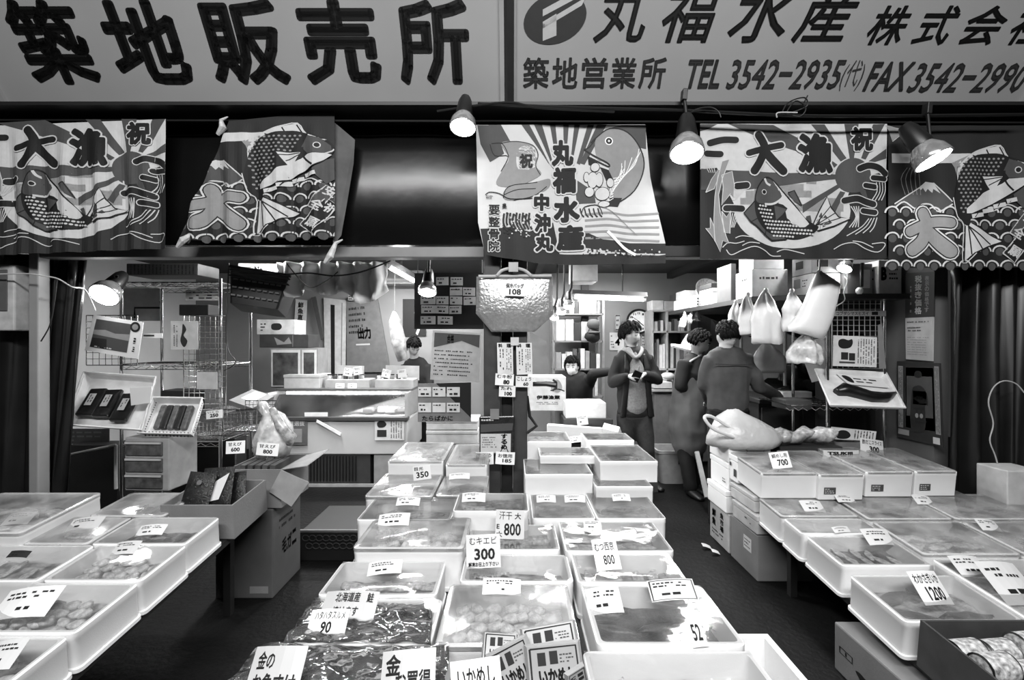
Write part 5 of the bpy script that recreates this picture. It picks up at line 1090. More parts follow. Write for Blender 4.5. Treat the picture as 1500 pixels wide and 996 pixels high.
for r_ in range(3):
    for i in range(8): b.obox((-.15+.043*i, -.166-.008*r_, -.08+.06*r_), (.03, .012, .012), (R(10), 0, 0))
o = b.build('slots', M(.12, .4), t); o['kind'] = 'stuff'
for z in (.10, .055): b = MB(); b.loops([rrect(.43, .37, .02, z), rrect(.44, .38, .02, z+.006), rrect(.43, .37, .02, z+.012)]); b.build('rib', M(.03, .35), t, smooth=True)
crate(348, 400, 386, 424, 4.25, .25, 'pale printed foam box with loose lettering on top of the left rack', m=M(.45, .5, .2, 10), prt=lambda a: (a.text('No', 44, 10, 66, 36, 1, .04), a.scrib(30, 46, 90, 60, 1, 1, seed=3)), yaw=6)
stuffbox('dark slatted crate at the top left of the rack', 185, 290, 386, 403, 4.1, .3, .10, name='plastic_crate', cat='crate', prt=lambda a: a.scrib(4, 8, 96, 92, 0, 18, vert=True, w=2, seed=3))
# the wall behind the freezer
panel('printed_strip', 'white vertical sign with dark brush characters behind the black crate', 'sign', [(433, 438), (450, 440), (447, 496), (430, 494)], 6.77, draw=lambda a: (a.vtext('鮮魚直送', 24, 6, 72, 70, 0, .03), a.scrib(4, 72, 96, 96, 0, 1, seed=2)), m=M(.7, .6))
stuffbox('pale box with a crab picture, on the shelf behind the rack', 376, 432, 468, 490, 5.5, .3, .5, prt=lambda a: (a.poly([(40, 30), (60, 26), (66, 50), (58, 70), (40, 66)], 1, 3), a.scrib(10, 20, 30, 80, 1, 3, seed=4)))
stuffbox('dark printed box stack beneath the crab-picture box', 380, 452, 490, 509, 5.5, .3, .06, prt=lambda a: (a.poly([(30, 20), (50, 60), (60, 20), (66, 70), (36, 80)], 3), a.line([(68, 4), (68, 96)], 1, 3)))
t = thing('glass_cabinet', 'small glazed cabinet on the freezer room shelf', 'cabinet', W(430, 568, 5.5)); b = MB(); x0, x1, z0, z1 = W(396, 0, 5.5).x, W(466, 0, 5.5).x, W(0, 570, 5.5).z, W(0, 510, 5.5).z
b.box(x0, x1, 5.5, 5.8, z0, z1); put(b.build('cabinet_body', M(.25, .5)), t)
for u0, u1 in ((.03, .63), (.67, .97)): q = MB(); q.box(x0+(x1-x0)*u0, x0+(x1-x0)*u1, 5.488, 5.5, z0+.03, z1-.02); o = put(q.build('door_frame', M(.55, .5)), t); q = MB(); q.box(x0+(x1-x0)*(u0+.04), x0+(x1-x0)*(u1-.04), 5.482, 5.487, z0+.05, z1-.05); o2 = q.build('pane', M(.10, .1, .6, 9), o)
panel('board', 'pale door panel with a dark vertical stripe, behind the freezer', 'board', [(474, 436), (508, 440), (506, 548), (476, 548)], 6.76, m=M(.55, .6), draw=lambda a: (a.rect(30, 8, 48, 100, 0), a.rect(78, 4, 82, 100, 3)), thick=.03)
panel('board', 'dark slanting plank leaning at the left of the striped door panel', 'board', [(456, 436), (462, 434), (474, 495), (470, 498)], 6.72, m=M(.1, .6), thick=.02)
panel('board', 'tall grey leaning board with faint brush marks behind the freezer', 'board', [(508, 438), (552, 432), (572, 545), (508, 545)], 6.74, m=M(.17, .6), draw=lambda a: (a.scrib(6, 10, 60, 50, 1, 5, seed=12), a.text('出力', 30, 40, 66, 56, 0, .05), a.rect(24, 62, 60, 64, 4)), thick=.03)
panel('poster', 'paper with dark brush marks above the leaning board', 'poster', rq(510, 432, 530, 440), 6.70, m=M(.4, .6), draw=lambda a: a.scrib(5, 5, 95, 95, 0, 2, seed=6))
# ---- freezer display case
t = thing('display_freezer', 'white open-top display freezer lit by a tube, at the back left', 'freezer', (-1.83, 5.3, 0)); x0, x1 = W(388, 0, 5.05).x, W(597, 0, 5.05).x
z_rim = W(0, 612, 5.05).z; b = MB(); b.box(x0, x1, 5.05, 5.85, .34, z_rim-.02); put(b.build('front_panel', M(.42, .45, .06, 4), bevel=.01), t)
b = MB(); b.box(x0+.02, x1-.4, 5.07, 5.85, .02, .34); put(b.build('base', M(.06, .5)), t); b = MB(); b.box(x1-.36, x1-.02, 5.06, 5.85, .02, .33); put(b.build('base_cover', M(.25, .5), bevel=.005), t)
for i in range(26): b = MB(); b.box(x0+.1+i*.034, x0+.112+i*.034, 5.05, 5.068, .06, .32); put(b.build('grille_slat', M(.015, .5)), t)
b = MB(); b.box(x0, x1, 5.04, 5.06, .0, .03); put(b.build('kick_rail', M(.3, .4)), t)
b = MB(); b.box(x0-.01, x1+.01, 5.02, 5.1, z_rim-.03, z_rim+.01); put(b.build('front_rim', M(.08, .3), bevel=.006), t)
b = MB(); b.box(x0, x0+.03, 5.05, 5.9, z_rim, z_rim+.26); put(b.build('end_panel', M(.2, .3)), t); b = MB(); b.box(x1-.03, x1, 5.05, 5.9, z_rim, z_rim+.26); put(b.build('end_panel', M(.3, .3)), t)
b = MB(); b.box(x0, x1, 5.85, 5.9, z_rim-.1, z_rim+.26); put(b.build('back_panel', M(.6, .4)), t)
b = MB(); b.add([(x0+.03, 5.06, z_rim+.01), (x1-.03, 5.06, z_rim+.01), (x1-.03, 5.30, z_rim+.22), (x0+.03, 5.30, z_rim+.22), (x0+.03, 5.065, z_rim+.004), (x1-.03, 5.065, z_rim+.004), (x1-.03, 5.305, z_rim+.214), (x0+.03, 5.305, z_rim+.214)], [(0, 1, 2, 3), (7, 6, 5, 4), (0, 4, 5, 1), (1, 5, 6, 2), (2, 6, 7, 3), (3, 7, 4, 0)]); put(b.build('sloping_glass', film_mat('case_glass', .04, .95, 3, 0, .02)), t)
b = MB(); b.tube([(x0+.1, 5.34, z_rim+.225), (x1-.15, 5.34, z_rim+.225)], .022, 12); put(b.build('tube_lamp', TUBE, smooth=True), t)
b = MB(); b.box(x0, x1, 5.28, 5.9, z_rim+.255, z_rim+.285); put(b.build('top_shelf', M(.12, .4), bevel=.005), t)
area('freezer_tube_light', ((x0+x1)/2, 5.36, z_rim+.19), (R(20), 0, 0), 1.2, .04, 8)
b = MB(); b.add([W(465, 614, 5.03), W(500, 634, 5.03), W(499, 638, 5.03), W(464, 618, 5.03)], [(0, 1, 2, 3)]); o = put(b.build('slanted_handle', M(.7, .5)), t); s = o.modifiers.new('t', 'SOLIDIFY'); s.thickness = .015
for i in range(10): o = MB().obox((x0+.25+i*.125, 5.45+.06*(i % 2), z_rim+.03), (.11, .2, .05), (0, 0, .2*math.sin(i*2))).build('frozen_pack', M(.6 if i % 3 else .25, .3), bevel=.01); tag(o, 'pale frozen pack inside the lit display freezer', 'pack', 'frozen packs in the display freezer')
panel('poster', 'printed leaflet with a dark crab photo on the freezer front', 'poster', rq(549, 613, 592, 645), 5.035, m=M(.5, .6), draw=lambda a: (a.poly([(8, 20), (20, 10), (34, 14), (40, 28), (30, 40), (12, 40)], 0, 3), a.rect(8, 52, 40, 84, 1), a.scrib(52, 8, 94, 92, 2, 5, vert=True, seed=9)), thick=.003)
panel('poster', 'dark leaflet at the left end of the freezer front', 'poster', rq(412, 612, 450, 652), 5.03, m=M(.12, .6), draw=lambda a: (a.text('品質選抜', 10, 10, 90, 30, 4, .02), a.rect(20, 40, 80, 90, 3)), thick=.003)
panel('printed_strip', 'blank pale strip hanging in the freezer glass', 'label', rq(446, 604, 480, 610), 5.0, m=M(.6, .5), thick=.003)
crate(415, 468, 549, 571, 5.35, .35, 'plain pale carton on top of the display freezer', m=M(.45, .6), name='carton', lid=True)
for i, (x0_, x1_, n_) in enumerate(((476, 541, 7), (549, 606, 5))):
    tt = crate(x0_, x1_, 556, 570, 5.4, .25, 'low %s display carton of small jars on the freezer' % ('left' if not i else 'right'), m=M(.35, .6), name='carton', lid=False)
    for k in range(n_):
        x = W(x0_+6+k*(x1_-x0_-10)/n_, 0, 5.48).x; z = W(0, 556, 5.4).z; b = MB(); b.T = Matrix.Translation((x, 5.5, z)); b.lathe([(.026, 0), (.028, .03), (.022, .045)], 12); o = b.build('jar', M(.1 if k % 2 else .5, .3), smooth=True); tag(o, 'small jar standing in the %s display carton on the freezer' % ('left' if not i else 'right'), 'jar', 'jars in the %s display carton' % ('left' if not i else 'right'))
        l = MB(); l.T = b.T; l.lathe([(.027, .045), (.027, .055), (.001, .056)], 12); l.build('lid', BLACK, o)
    panel('board', 'pale backboard behind the %s display carton on the freezer' % ('left' if not i else 'right'), 'board', rq(x0_+16, 535, x1_-8 if not i else 614, 556, 1), 5.75, m=M(.4, .6), thick=.01)
for k, (x, y, ro) in enumerate(((510, 545, 10), (524, 543, -10), (566, 547, 12), (589, 547, -8))): card(x, y, 5.42, 13, 12, scr(2, k+30), 'small tilted card standing on the freezer, %s from the left' % ('first', 'second', 'third', 'fourth')[k], 5, ro, v=.6)
for k, x in enumerate((498, 516)): card(x, 565, 5.2, 13, 7, scr(2, k+40), 'tiny white card on the shelf lip of the freezer, %s one' % ('left', 'right')[k], 5, 0, v=.7)
# open flat carton and bag on the rack end, in front of the freezer
panel('carton', 'flat open carton with a paper inside, tilted at the left end of the freezer', 'box', [(335, 586), (370, 570), (402, 580), (370, 598)], (3.9, 4.2, 4.2, 3.9), m=M(.16, .7), draw=lambda a: a.rect(30, 20, 92, 70, 4), thick=.04)
t = thing('plastic_bag', 'tall crumpled clear plastic bag standing behind the 600 and 800 cards', 'bag', W(400, 660, 3.12)); b = MB(); rings = []
for k, (cx, cy, sx) in enumerate(((398, 668, 26), (400, 645, 30), (404, 625, 24), (398, 608, 15), (388, 597, 9), (384, 588, 4))):
    c = W(cx, cy, 3.12); rings.append([tuple(c+V((sx*3.12/F*math.cos(a_), .09*sx/30*math.sin(a_), 0))+noise.noise_vector(V((a_*1.6, k, 7)))*.025) for a_ in [2*math.pi*j/16 for j in range(16)]])
b.loops(rings); put(b.build('bag_body', film_mat('bag_film', .55, .9, 16, .6, .12), smooth='all'), t)
b = MB(); b.tube([W(398, 598, 3.05), W(412, 625, 3.05), W(426, 642, 3.05), W(424, 652, 3.05)], [.02, .035, .04, .02], 12); put(b.build('bundled_content', M(.35, .25, .6, 30), smooth='all'), t)
# ---- between freezer and pillar
t = thing('air_conditioner', 'white air conditioner unit high behind the short tube lamp', 'air conditioner', W(596, 418, 6.4)); b = MB(); b.obox(W(594, 404, 6.65), (.55, .28, .25)); put(b.build('casing', M(.5, .5), bevel=.02), t); b = MB(); b.obox(W(594, 412, 6.50), (.5, .01, .03)); put(b.build('outlet_flap', M(.2, .5)), t)
def tube_lamp(name, label, p0, p1, r, housing=True, power=14):
    t = thing(name, label, 'lamp', (p0+p1)/2); b = MB(); b.tube([p0, p1], r, 12); put(b.build('lit_tube', TUBE, smooth=True), t)
    d = (p1-p0).normalized()
    for p, s_ in ((p0, -1), (p1, 1)): b = MB(); b.tube([p, p+d*s_*.025], r*1.15, 12); put(b.build('end_cap', M(.5, .4), smooth=True), t)
    l = point('tube_light', (p0+p1)/2-V((0, .04, .05)), power, .06)
    if housing:
        b = MB(); up = V((0, 0, r*1.6)); s = V((0, .07, 0)); b.loops([[p0-d*.03+up-s*.7, p0-d*.03+up+s*.7, p0-d*.03+up*2.6+s*.4, p0-d*.03+up*2.6-s*.4], [p1+d*.03+up-s*.7, p1+d*.03+up+s*.7, p1+d*.03+up*2.6+s*.4, p1+d*.03+up*2.6-s*.4]]); put(b.build('housing', M(.15, .5)), t)
    return t
tube_lamp('tube_lamp', 'short lit tube lamp slanting below the beam, left of the reflector lamp', W(570, 391, 4.4), W(606, 411, 4.9), .02, power=30)
b = MB(); b.tube([W(588, 399, 4.65), V((W(588, 0, 4.65).x, 4.65, 2.5))], .006, 6); put(b.build('hanger_rod', DARK), [o for o in C.objects if o.name.startswith('tube_lamp') and o.type == 'EMPTY'][-1])
tl_ = tube_lamp('tube_lamp', 'long lit tube lamp hung above the man in the open jacket', W(842, 435, 5.6), W(943, 439, 5.4), .02)
b = MB(); b.tube([W(912, 430, 5.5), V((W(912, 390, 5.5).x, 5.5, 2.5))], .008, 6); put(b.build('hanger_rod', DARK), tl_)
pb = panel('price_board', 'black board with rows of small price cards, left of the silver bag', 'board', rq(607, 400, 712, 482), 4.2, m=M(.012, .5), thick=.02)
for k, (x, y) in enumerate(((648, 412), (669, 412), (687, 427), (627, 440), (648, 440), (668, 440), (688, 441), (628, 453), (648, 453), (667, 454), (627, 469), (652, 469), (690, 412))):
    w_ = 11 if k in (3, 7, 10, 11) else 9
    if k == 12: x, y = 668, 427
    panel('price_card', 'small price card on the black board, %s row, %s' % (('top', 'top', 'second', 'third', 'third', 'third', 'third', 'fourth', 'fourth', 'fourth', 'bottom', 'bottom', 'second')[k], ('first', 'second', 'right end', 'first', 'second', 'third', 'fourth', 'first', 'second', 'third', 'first', 'second', 'left one')[k]), 'price card', rq(x-w_, y-6, x+w_, y+6, .4*(k % 3-1)), 4.168, m=M(.42, .6), draw=lambda a, k=k: (a.scrib(8, 8, 92, 40, 1, 1, seed=k, w=14), a.scrib(20, 50, 84, 92, 1, 1, seed=k+5, w=22)), thick=.003)
panel('paper', 'long handwritten letter pinned below the black price board', 'paper', [(634, 484), (706, 488), (702, 560), (630, 556)], 4.17, m=M(.40, .6), draw=lambda a: (a.poly([(4, 4), (96, 4), (96, 30), (60, 18), (4, 34)], 2), a.text('合格', 30, 6, 44, 24, 0, .03), a.scrib(6, 36, 92, 92, 1, 7, seed=21, w=2.6)))
b = MB(); b.tube([W(612, 401, 4.21), V((W(612, 0, 4.21).x, 4.21, 2.5))], .005, 6); put(b.build('hanger_wire', BLACK), pb); b = MB(); b.tube([W(706, 401, 4.21), V((W(706, 0, 4.21).x, 4.21, 2.5))], .005, 6); put(b.build('hanger_wire', BLACK), pb)
t = thing('wrapped_fish', 'long wrapped bundle hanging by the dark board at the back', 'bundle', W(582, 530, 5.2)); b = MB(); b.tube([V((W(578, 0, 5.2).x, 5.2, 2.5)), W(578, 454, 5.2)], .004, 6); put(b.build('hanging_string', M(.3)), t); b = MB(); b.tube([W(578, 456, 5.2), W(578, 470, 5.2), W(583, 500, 5.2), W(590, 528, 5.2)], [.02, .06, .075, .05], 12); b.v = [p+noise.noise_vector(p*15)*.02 for p in b.v]; put(b.build('bundle_body', M(.4, .3, .4, 20), smooth='all'), t)
panel('poster', 'dark poster with a pale round emblem, behind the bowed person', 'poster', rq(590, 438, 624, 492), 6.78, m=M(.02, .6), draw=lambda a: (a.line([(60, 60), (56, 30), (90, 26)], 10, 4, 4), a.line([(70, 80), (60, 96)], 10, 4)))
panel('sign_board', 'grey board with six price cards and たらばかに lettering, left of the pillar', 'sign', [(612, 562), (640, 562), (692, 618), (612, 618)] if False else [(612, 562), (690, 560), (690, 618), (612, 618)], 4.17, m=M(.20, .6), draw=lambda a: (a.poly([(34, 0), (100, 0), (100, 90)], 0), a.up(), a.text('たらばかに', 8, 84, 66, 97, 0, .03)))
for k in range(6): x, y = 622+(k % 3)*21, 574+(k//3)*23; panel('price_card', 'small white card on the たらばかに board, %s row, %s' % (('upper', 'lower')[k//3], ('left', 'middle', 'right')[k % 3]), 'price card', rq(x-9.5, y-7, x+9.5, y+7), 4.155, m=M(.6, .6), draw=lambda a, k=k: (a.scrib(8, 8, 92, 40, 1, 1, seed=k+50, w=14), a.scrib(20, 50, 84, 92, 0, 1, seed=k+55, w=22)), thick=.003)
crate(622, 700, 618, 662, 4.3, .4, 'white foam boxes stacked behind the たらばかに board, left of the pillar', m=M(.6, .5), prt=lambda a: a.rect(0, 26, 100, 29, 0)) if False else None
crate(624, 700, 616, 630, 4.85, .4, 'upper white foam box behind the たらばかに board', m=M(.62, .5)); crate(624, 700, 631, 668, 4.85, .4, 'lower white foam box behind the たらばかに board', m=M(.62, .5)); 
stuffbox('dark stand carrying the two white foam boxes left of the pillar', 620, 704, 669, 712, 4.85, .4, .02)
# insulated silver bag and the papers on the pillar
t = thing('insulated_bag', 'silver insulated bag with moulded handle, hung high on the pillar', 'bag', W(753, 485, 3.12)); P = [(698, 405), (810, 404), (811, 462), (783, 486), (720, 486), (697, 458)]; b = MB(); c = W(753, 445, 3.0)
grid = []
for j in range(13):
    v_ = j/12; y = 405+81*v_; xl = 698-1*v_ if y < 459 else 697+(y-459)*.85; xr = 810 if y < 461 else 811-(y-461)*1.1
    grid.append([W(xl+(xr-xl)*i/16, y, 3.16)-V((0, .05*math.sin(math.pi*i/16)*math.sin(math.pi*min(1, .1+v_*.8))+.006*noise.noise(V((i*.6, j*.9, 1))), 0)) for i in range(17)])
vs = [p for r_ in grid for p in r_]; nb = len(vs); vs += [V((p.x, 3.185, p.z)) for p in vs]; fs = [(j*17+i, j*17+i+1, (j+1)*17+i+1, (j+1)*17+i) for j in range(12) for i in range(16)]
fs += [tuple(q+nb for q in reversed(f)) for f in fs]; edge = [i for i in range(17)]+[j*17+16 for j in range(1, 13)]+[12*17+i for i in range(15, -1, -1)]+[j*17 for j in range(11, 0, -1)]
fs += [(edge[k], edge[(k+1) % len(edge)], edge[(k+1) % len(edge)]+nb, edge[k]+nb) for k in range(len(edge))]
b.add(vs, fs); put(b.build('foil_body', M(.50, .33, .12, 40, metal=.7, bump=.5, bscale=60), smooth='all'), t)
b = MB(); b.tube([W(701, 405, 3.14), W(808, 404, 3.14)], .011, 8); put(b.build('top_bar', M(.4, .4), smooth=True), t)
b = MB(); b.tube(smooth_path([W(728, 404, 3.13), W(736, 396, 3.13), W(752, 393, 3.13), W(768, 396, 3.13), W(778, 404, 3.13)], 5), .011, 8); put(b.build('loop_handle', M(.4, .4), smooth=True), t)
panel('tape', 'square of grey tape holding the handle of the silver bag', 'tape', rq(745, 384, 759, 398), 3.1, m=M(.35, .5), thick=.003)
card(754, 424, 3.10, 31, 20, words(('保冷バッグ', 8, 8, 92, 42, .03), ('108', 24, 48, 80, 90, .03)), 'white price card reading 108 on the silver bag', 4, 2, v=.72)
for k, (x, s_) in enumerate(((740, 'left'), (768, 'right'))):
    panel('paper', 'tall printed menu slip on the pillar, %s one' % s_, 'paper', [(x-12, 502), (x+11, 502), (x+12, 548), (x-11, 549)], 3.16, m=M(.62, .6), draw=lambda a, k=k: (a.text('料', 8, 3, 34, 15, 0, .04), a.text('理', 60, 3, 90, 15, 0, .04), a.scrib(10, 20, 46, 92, 1, 2, vert=True, seed=k, w=7), a.scrib(54, 20, 92, 94, 1, 3, vert=True, seed=k+3, w=5)))
panel('tape', 'square of pale tape between the two menu slips', 'tape', rq(748, 494, 760, 506), 3.15, m=M(.5, .5), thick=.003)
card(739, 556, 3.165, 27, 17, words(('むキ粉', 8, 8, 90, 40, .02), ('80', 44, 52, 78, 90, .06)), 'white card reading 80 under the left menu slip', 4, 3, v=.78)
card(743, 573, 3.17, 24, 16, words(('たれ', 10, 10, 80, 40, .03), ('100', 34, 54, 80, 90, .06)), 'white card reading 100 below the 80 card', 4, 2, v=.75)
card(768, 559, 3.165, 25, 16, words(('こしょう', 8, 8, 90, 44, .02), ('60', 44, 56, 74, 88, .04)), 'white card reading 60 under the right menu slip', 4, 1, v=.7)
panel('seafood_pack', 'dark hanging pack with pale label and brush lettering, low on the pillar', 'pack', [(702, 610), (754, 609), (753, 668), (702, 668)], 3.15, m=M(.03, .25, .4, 30), thick=.03, bev=.008, draw=lambda a: (a.scrib(6, 4, 44, 14, 4, 1, seed=3), a.poly([(4, 20), (96, 18), (94, 36), (4, 40)], 2), a.rect(4, 44, 90, 92, 4), a.up(), a.scrib(8, 50, 50, 80, 2, 5, seed=4), a.vtext('するめ', 62, 44, 80, 84, 0, .05), a.line([(60, 92), (72, 68), (84, 92)], 3, 1)))
panel('tape', 'square of grey tape holding the dark hanging pack', 'tape', rq(718, 599, 731, 614), 3.14, m=M(.2, .5), thick=.003)
card(710, 671, 3.13, 26, 18, words(('するめ', 10, 10, 88, 42, .02), ('1800', 38, 56, 80, 84, .03)), 'white rounded card under the hanging pack, left one', 3, -1, v=.85)
card(740, 671, 3.13, 28, 18, words(('お徳用', 12, 14, 86, 46, .02), ('185', 36, 54, 84, 84, .03)), 'white rounded card under the hanging pack, right one', 3, 3, v=.85)
sheet_ = panel('plastic_film', 'crinkled clear wrapper hanging at the right of the pillar', 'film', [(776, 485), (800, 500), (806, 545), (780, 555)], 3.25, m=CRINK, thick=.004)
t = thing('scale_hook', 'dark metal arm with a hanging hook beside the pillar', 'hook', W(790, 560, 3.3)); b = MB(); b.tube([W(776, 562, 3.25), W(800, 562, 3.2), W(814, 564, 3.2)], .018, 8); put(b.build('arm', M(.02, .4), smooth=True), t)
b = MB(); b.tube([W(772, 580, 3.25), W(776, 610, 3.22), W(786, 624, 3.2), W(772, 634, 3.2)], .012, 6); put(b.build('bent_hook', M(.02, .4), smooth=True), t)
b = MB(); b.tube([W(810, 556, 3.2), W(815, 560, 3.2), W(815, 568, 3.2), W(809, 572, 3.2)], .008, 6); put(b.build('end_ring', M(.05, .4), smooth=True), t)
# step crate on the floor of the left aisle
t = thing('plastic_crate', 'dark low crate with rows of round openings, on the floor of the left aisle', 'crate', (-1.2, 3.7, 0)); x0, x1 = W(438, 0, 3.35).x, W(530, 0, 3.35).x
b = MB(); b.box(x0, x1, 3.35, 3.9, 0, .20); put(b.build('crate_body', M(.02, .5), bevel=.006), t)
b = MB(); b.box(x0, x1, 3.34, 3.36, .205, .22); put(b.build('top_edge', M(.16, .4)), t)
for r_ in range(2):
    for i in range(8):
        b = MB(); cx = x0+.03+(x1-x0-.06)*(i+.5*r_)/8+.02; pts = [(cx+.024*math.cos(a_), 3.342, .165-.055*r_+.02*math.sin(a_)) for a_ in [math.pi*q/6 for q in range(13)]]; b.tube(pts, .004, 5); put(b.build('opening_rim', M(.07, .5)), t)
# ================================================================ back of the shop, centre
crate(775, 829, 552, 602, 5.2, .4, 'pale carton with printed characters behind the pillar, before the masked person', m=M(.5, .6), name='carton', lid=False, prt=lambda a: (a.poly([(60, 20), (78, 8), (90, 30), (80, 46), (62, 40)], 3, 4), a.line([(58, 40), (80, 36), (96, 42)], 3, 0, 3), a.text('伊藤漁業', 20, 54, 84, 66, 1, .04), a.scrib(20, 72, 90, 82, 2, 2, seed=3)))
crate(829, 888, 590, 613, 4.95, .35, 'long plain white foam box in front of the masked person', m=M(.62, .5), lid=False)
stuffbox('dark plastic crate under the long plain white foam box', 826, 898, 614, 640, 4.9, .4, .03, name='plastic_crate', cat='crate', prt=lambda a: a.scrib(6, 20, 94, 80, 1, 2, seed=5))
stuffbox('dark stand under the dark plastic crate at the back of the centre table', 826, 900, 641, 715, 5.0, .5, .015)
stuffbox('grey carton under the jutting white box, beside the aisle', 922, 964, 680, 722, 3.75, .35, .06, prt=lambda a: (a.poly([(30, 40), (44, 26), (52, 50), (50, 90), (34, 90)], 0, 3), a.scrib(60, 20, 90, 40, 3, 1, seed=2)))
t = thing('shelving', 'tall grey shelving full of folders behind the masked person', 'shelf', (.9, 6.5, 0)); x0, x1 = W(811, 0, 6.3).x, W(884, 0, 6.3).x
for x in (x0, x1):
    for y in (6.3, 6.65): b = MB(); b.box(x-.015, x+.015, y, y+.03, 0, 2.1); put(b.build('post', M(.35, .4, metal=.6)), t)
SH = [W(0, y, 6.3).z for y in (459, 499, 540, 580)]
for z in SH: b = MB(); b.box(x0, x1, 6.3, 6.68, z-.02, z); put(b.build('shelf_board', M(.25, .5)), t)
rg = random.Random(11); k = 0
for si, z in enumerate(SH):
    x = x0+.03; zt = [.0, .30, .27, .28][si] if si else .22
    while x < x1-.07:
        w_ = rg.uniform(.035, .09) if si != 1 else rg.uniform(.07, .16); h_ = zt*rg.uniform(.7, .98); v_ = rg.choice([.05, .3, .55, .65, .6, .12])
        if x+w_ > x1-.02: break
        o = MB().obox((x+w_/2, 6.42, z+h_/2+.001), (w_-.004, .2, h_)).build('folder', M(v_, .6), bevel=.003); tag(o, 'upright folder or small box on the %s shelf board of the grey shelving' % ('top', 'second', 'third', 'bottom')[si], 'folder', 'folders on the %s board of the grey shelving' % ('top', 'second', 'third', 'bottom')[si]); x += w_+.004
t = thing('flat_cap', 'dark peaked cap hanging on the shelving behind the man', 'cap', W(868, 478, 6.24)); b = MB(); b.ball(W(869, 475, 6.24), (.085, .09, .075), 14); put(b.build('crown', M(.12, .8), smooth='all'), t); b = MB(); b.ball(W(870, 487, 6.18), (.085, .07, .02), 12); put(b.build('peak', M(.10, .7), smooth='all'), t)
t = thing('cloth_bundle', 'dark mesh bundle hanging below the cap', 'cloth', W(868, 500, 6.22)); b = MB(); b.ball(W(868, 492, 6.22), (.10, .07, .10), 14); b.v = [p+noise.noise_vector(p*14)*.03 for p in b.v]; put(b.build('bundle', BLACK, smooth='all'), t)
# clock
t = thing('wall_clock', 'round wall clock with a dark rim behind the man', 'clock', W(935, 471, 6.78)); c = W(935, 471, 6.78); T0 = Matrix.Translation(c) @ Matrix.Rotation(R(90), 4, 'X')
b = MB(); b.T = T0; b.lathe([(.175, 0), (.18, .03), (.165, .045), (.15, .035), (.15, .02)], 36); put(b.build('rim', M(.015, .3), smooth=True), t)
b = MB(); b.T = T0; b.lathe([(.152, .02), (.152, .026)], 36); put(b.build('dial', M(.75, .5)), t)
a = Art()
for h_ in range(1, 13): an = R(30*h_-90); a.text(str(h_), math.cos(an)*.118-.012*(1+(h_ > 9)*.6), math.sin(an)*.118-.015, math.cos(an)*.118+.012*(1+(h_ > 9)*.6), math.sin(an)*.118+.015, 0, .05)
a.line([(.02, .012), (-.105, -.075)], .008, 0); a.line([(-.02, -.012), (.07, .06)], .012, 0); a.disc(0, 0, .01, 0)
put(a.build('dial_print', INKS, lambda x, y, l: c+V((x, -.0275-.0006*l, -y))), t)
panel('calendar', 'white wall calendar showing a large 4 beside the man', 'calendar', rq(893, 487, 914, 513), 6.785, m=M(.6, .6), draw=lambda a: (a.text('4', 38, 32, 72, 74, 0, .06), a.scrib(8, 12, 32, 90, 2, 5, seed=5)), thick=.01)
panel('poster', 'narrow framed strip on the wall above the calendar', 'poster', rq(901, 461, 909, 484), 6.70, m=M(.35, .6), draw=lambda a: (a.line([(10, 6), (90, 6), (90, 94), (10, 94), (10, 6)], 8, 1), a.scrib(25, 20, 75, 80, 1, 2, seed=2)))
panel('paper', 'small white frame high on the wall above the shelving', 'paper', rq(858, 443, 880, 458), 6.78, m=M(.4, .6), draw=lambda a: a.rect(30, 30, 70, 70, 2))
panel('paper', 'pale memo slips below the clock, beside the pigeonholes', 'paper', rq(940, 488, 955, 508), 6.78, m=M(.4, .6), draw=lambda a: a.scrib(5, 5, 95, 95, 1, 4, seed=9))
crate(838, 876, 360, 412, 4.6, .3, 'white foam box hung high above the three small bulbs', m=M(.5, .5))
# pigeonhole cabinet with books
t = thing('pigeonhole_cabinet', 'pale pigeonhole cabinet with books, right of the clock', 'cabinet', (2.05, 6.5, 0)); x0, x1 = W(956, 0, 6.4).x, W(1010, 0, 6.4).x; zs = [W(0, y, 6.4).z for y in (455, 486, 541, 560)]
for x in (x0, (x0+x1)/2-.05, x1): b = MB(); b.box(x-.012, x+.012, 6.4, 6.75, zs[3], zs[0]); put(b.build('side_board', M(.35, .6)), t)
for z in zs: b = MB(); b.box(x0, x1, 6.4, 6.75, z-.012, z+.012); put(b.build('shelf_board', M(.35, .6)), t)
b = MB(); b.box(x0, x1, 6.74, 6.76, zs[3], zs[0]); put(b.build('back_board', M(.1, .6)), t)
for si, (z, hmax, gp) in enumerate(((zs[1], .2, 'upper'), (zs[2], .42, 'middle'))):
    x = x0+.03
    while x < x1-.06:
        w_ = rg.uniform(.025, .06); h_ = hmax*rg.uniform(.6, .95); xm = (x0+x1)/2-.05
        if abs(x+w_/2-xm) < w_/2+.015: x = xm+.015; continue
        o = MB().obox((x+w_/2, 6.52, z+.013+h_/2), (w_-.003, .18, h_)).build('book', M(rg.choice([.6, .5, .65, .2, .08]), .6)); tag(o, 'upright book in the %s row of the pigeonhole cabinet' % gp, 'book', 'books in the %s row of the pigeonholes' % gp); x += w_+.003
for k, (x0_, x1_, y0_) in enumerate(((955, 972, 440), (973, 990, 441), (990, 1004, 430))): crate(x0_, x1_, y0_, 454, 6.42, .25, ('white box at the left on the pigeonhole cabinet', 'pale box in the middle on the pigeonhole cabinet', 'dark-topped box at the right on the pigeonhole cabinet')[k], m=M((.6, .45, .12)[k], .6), lid=False)
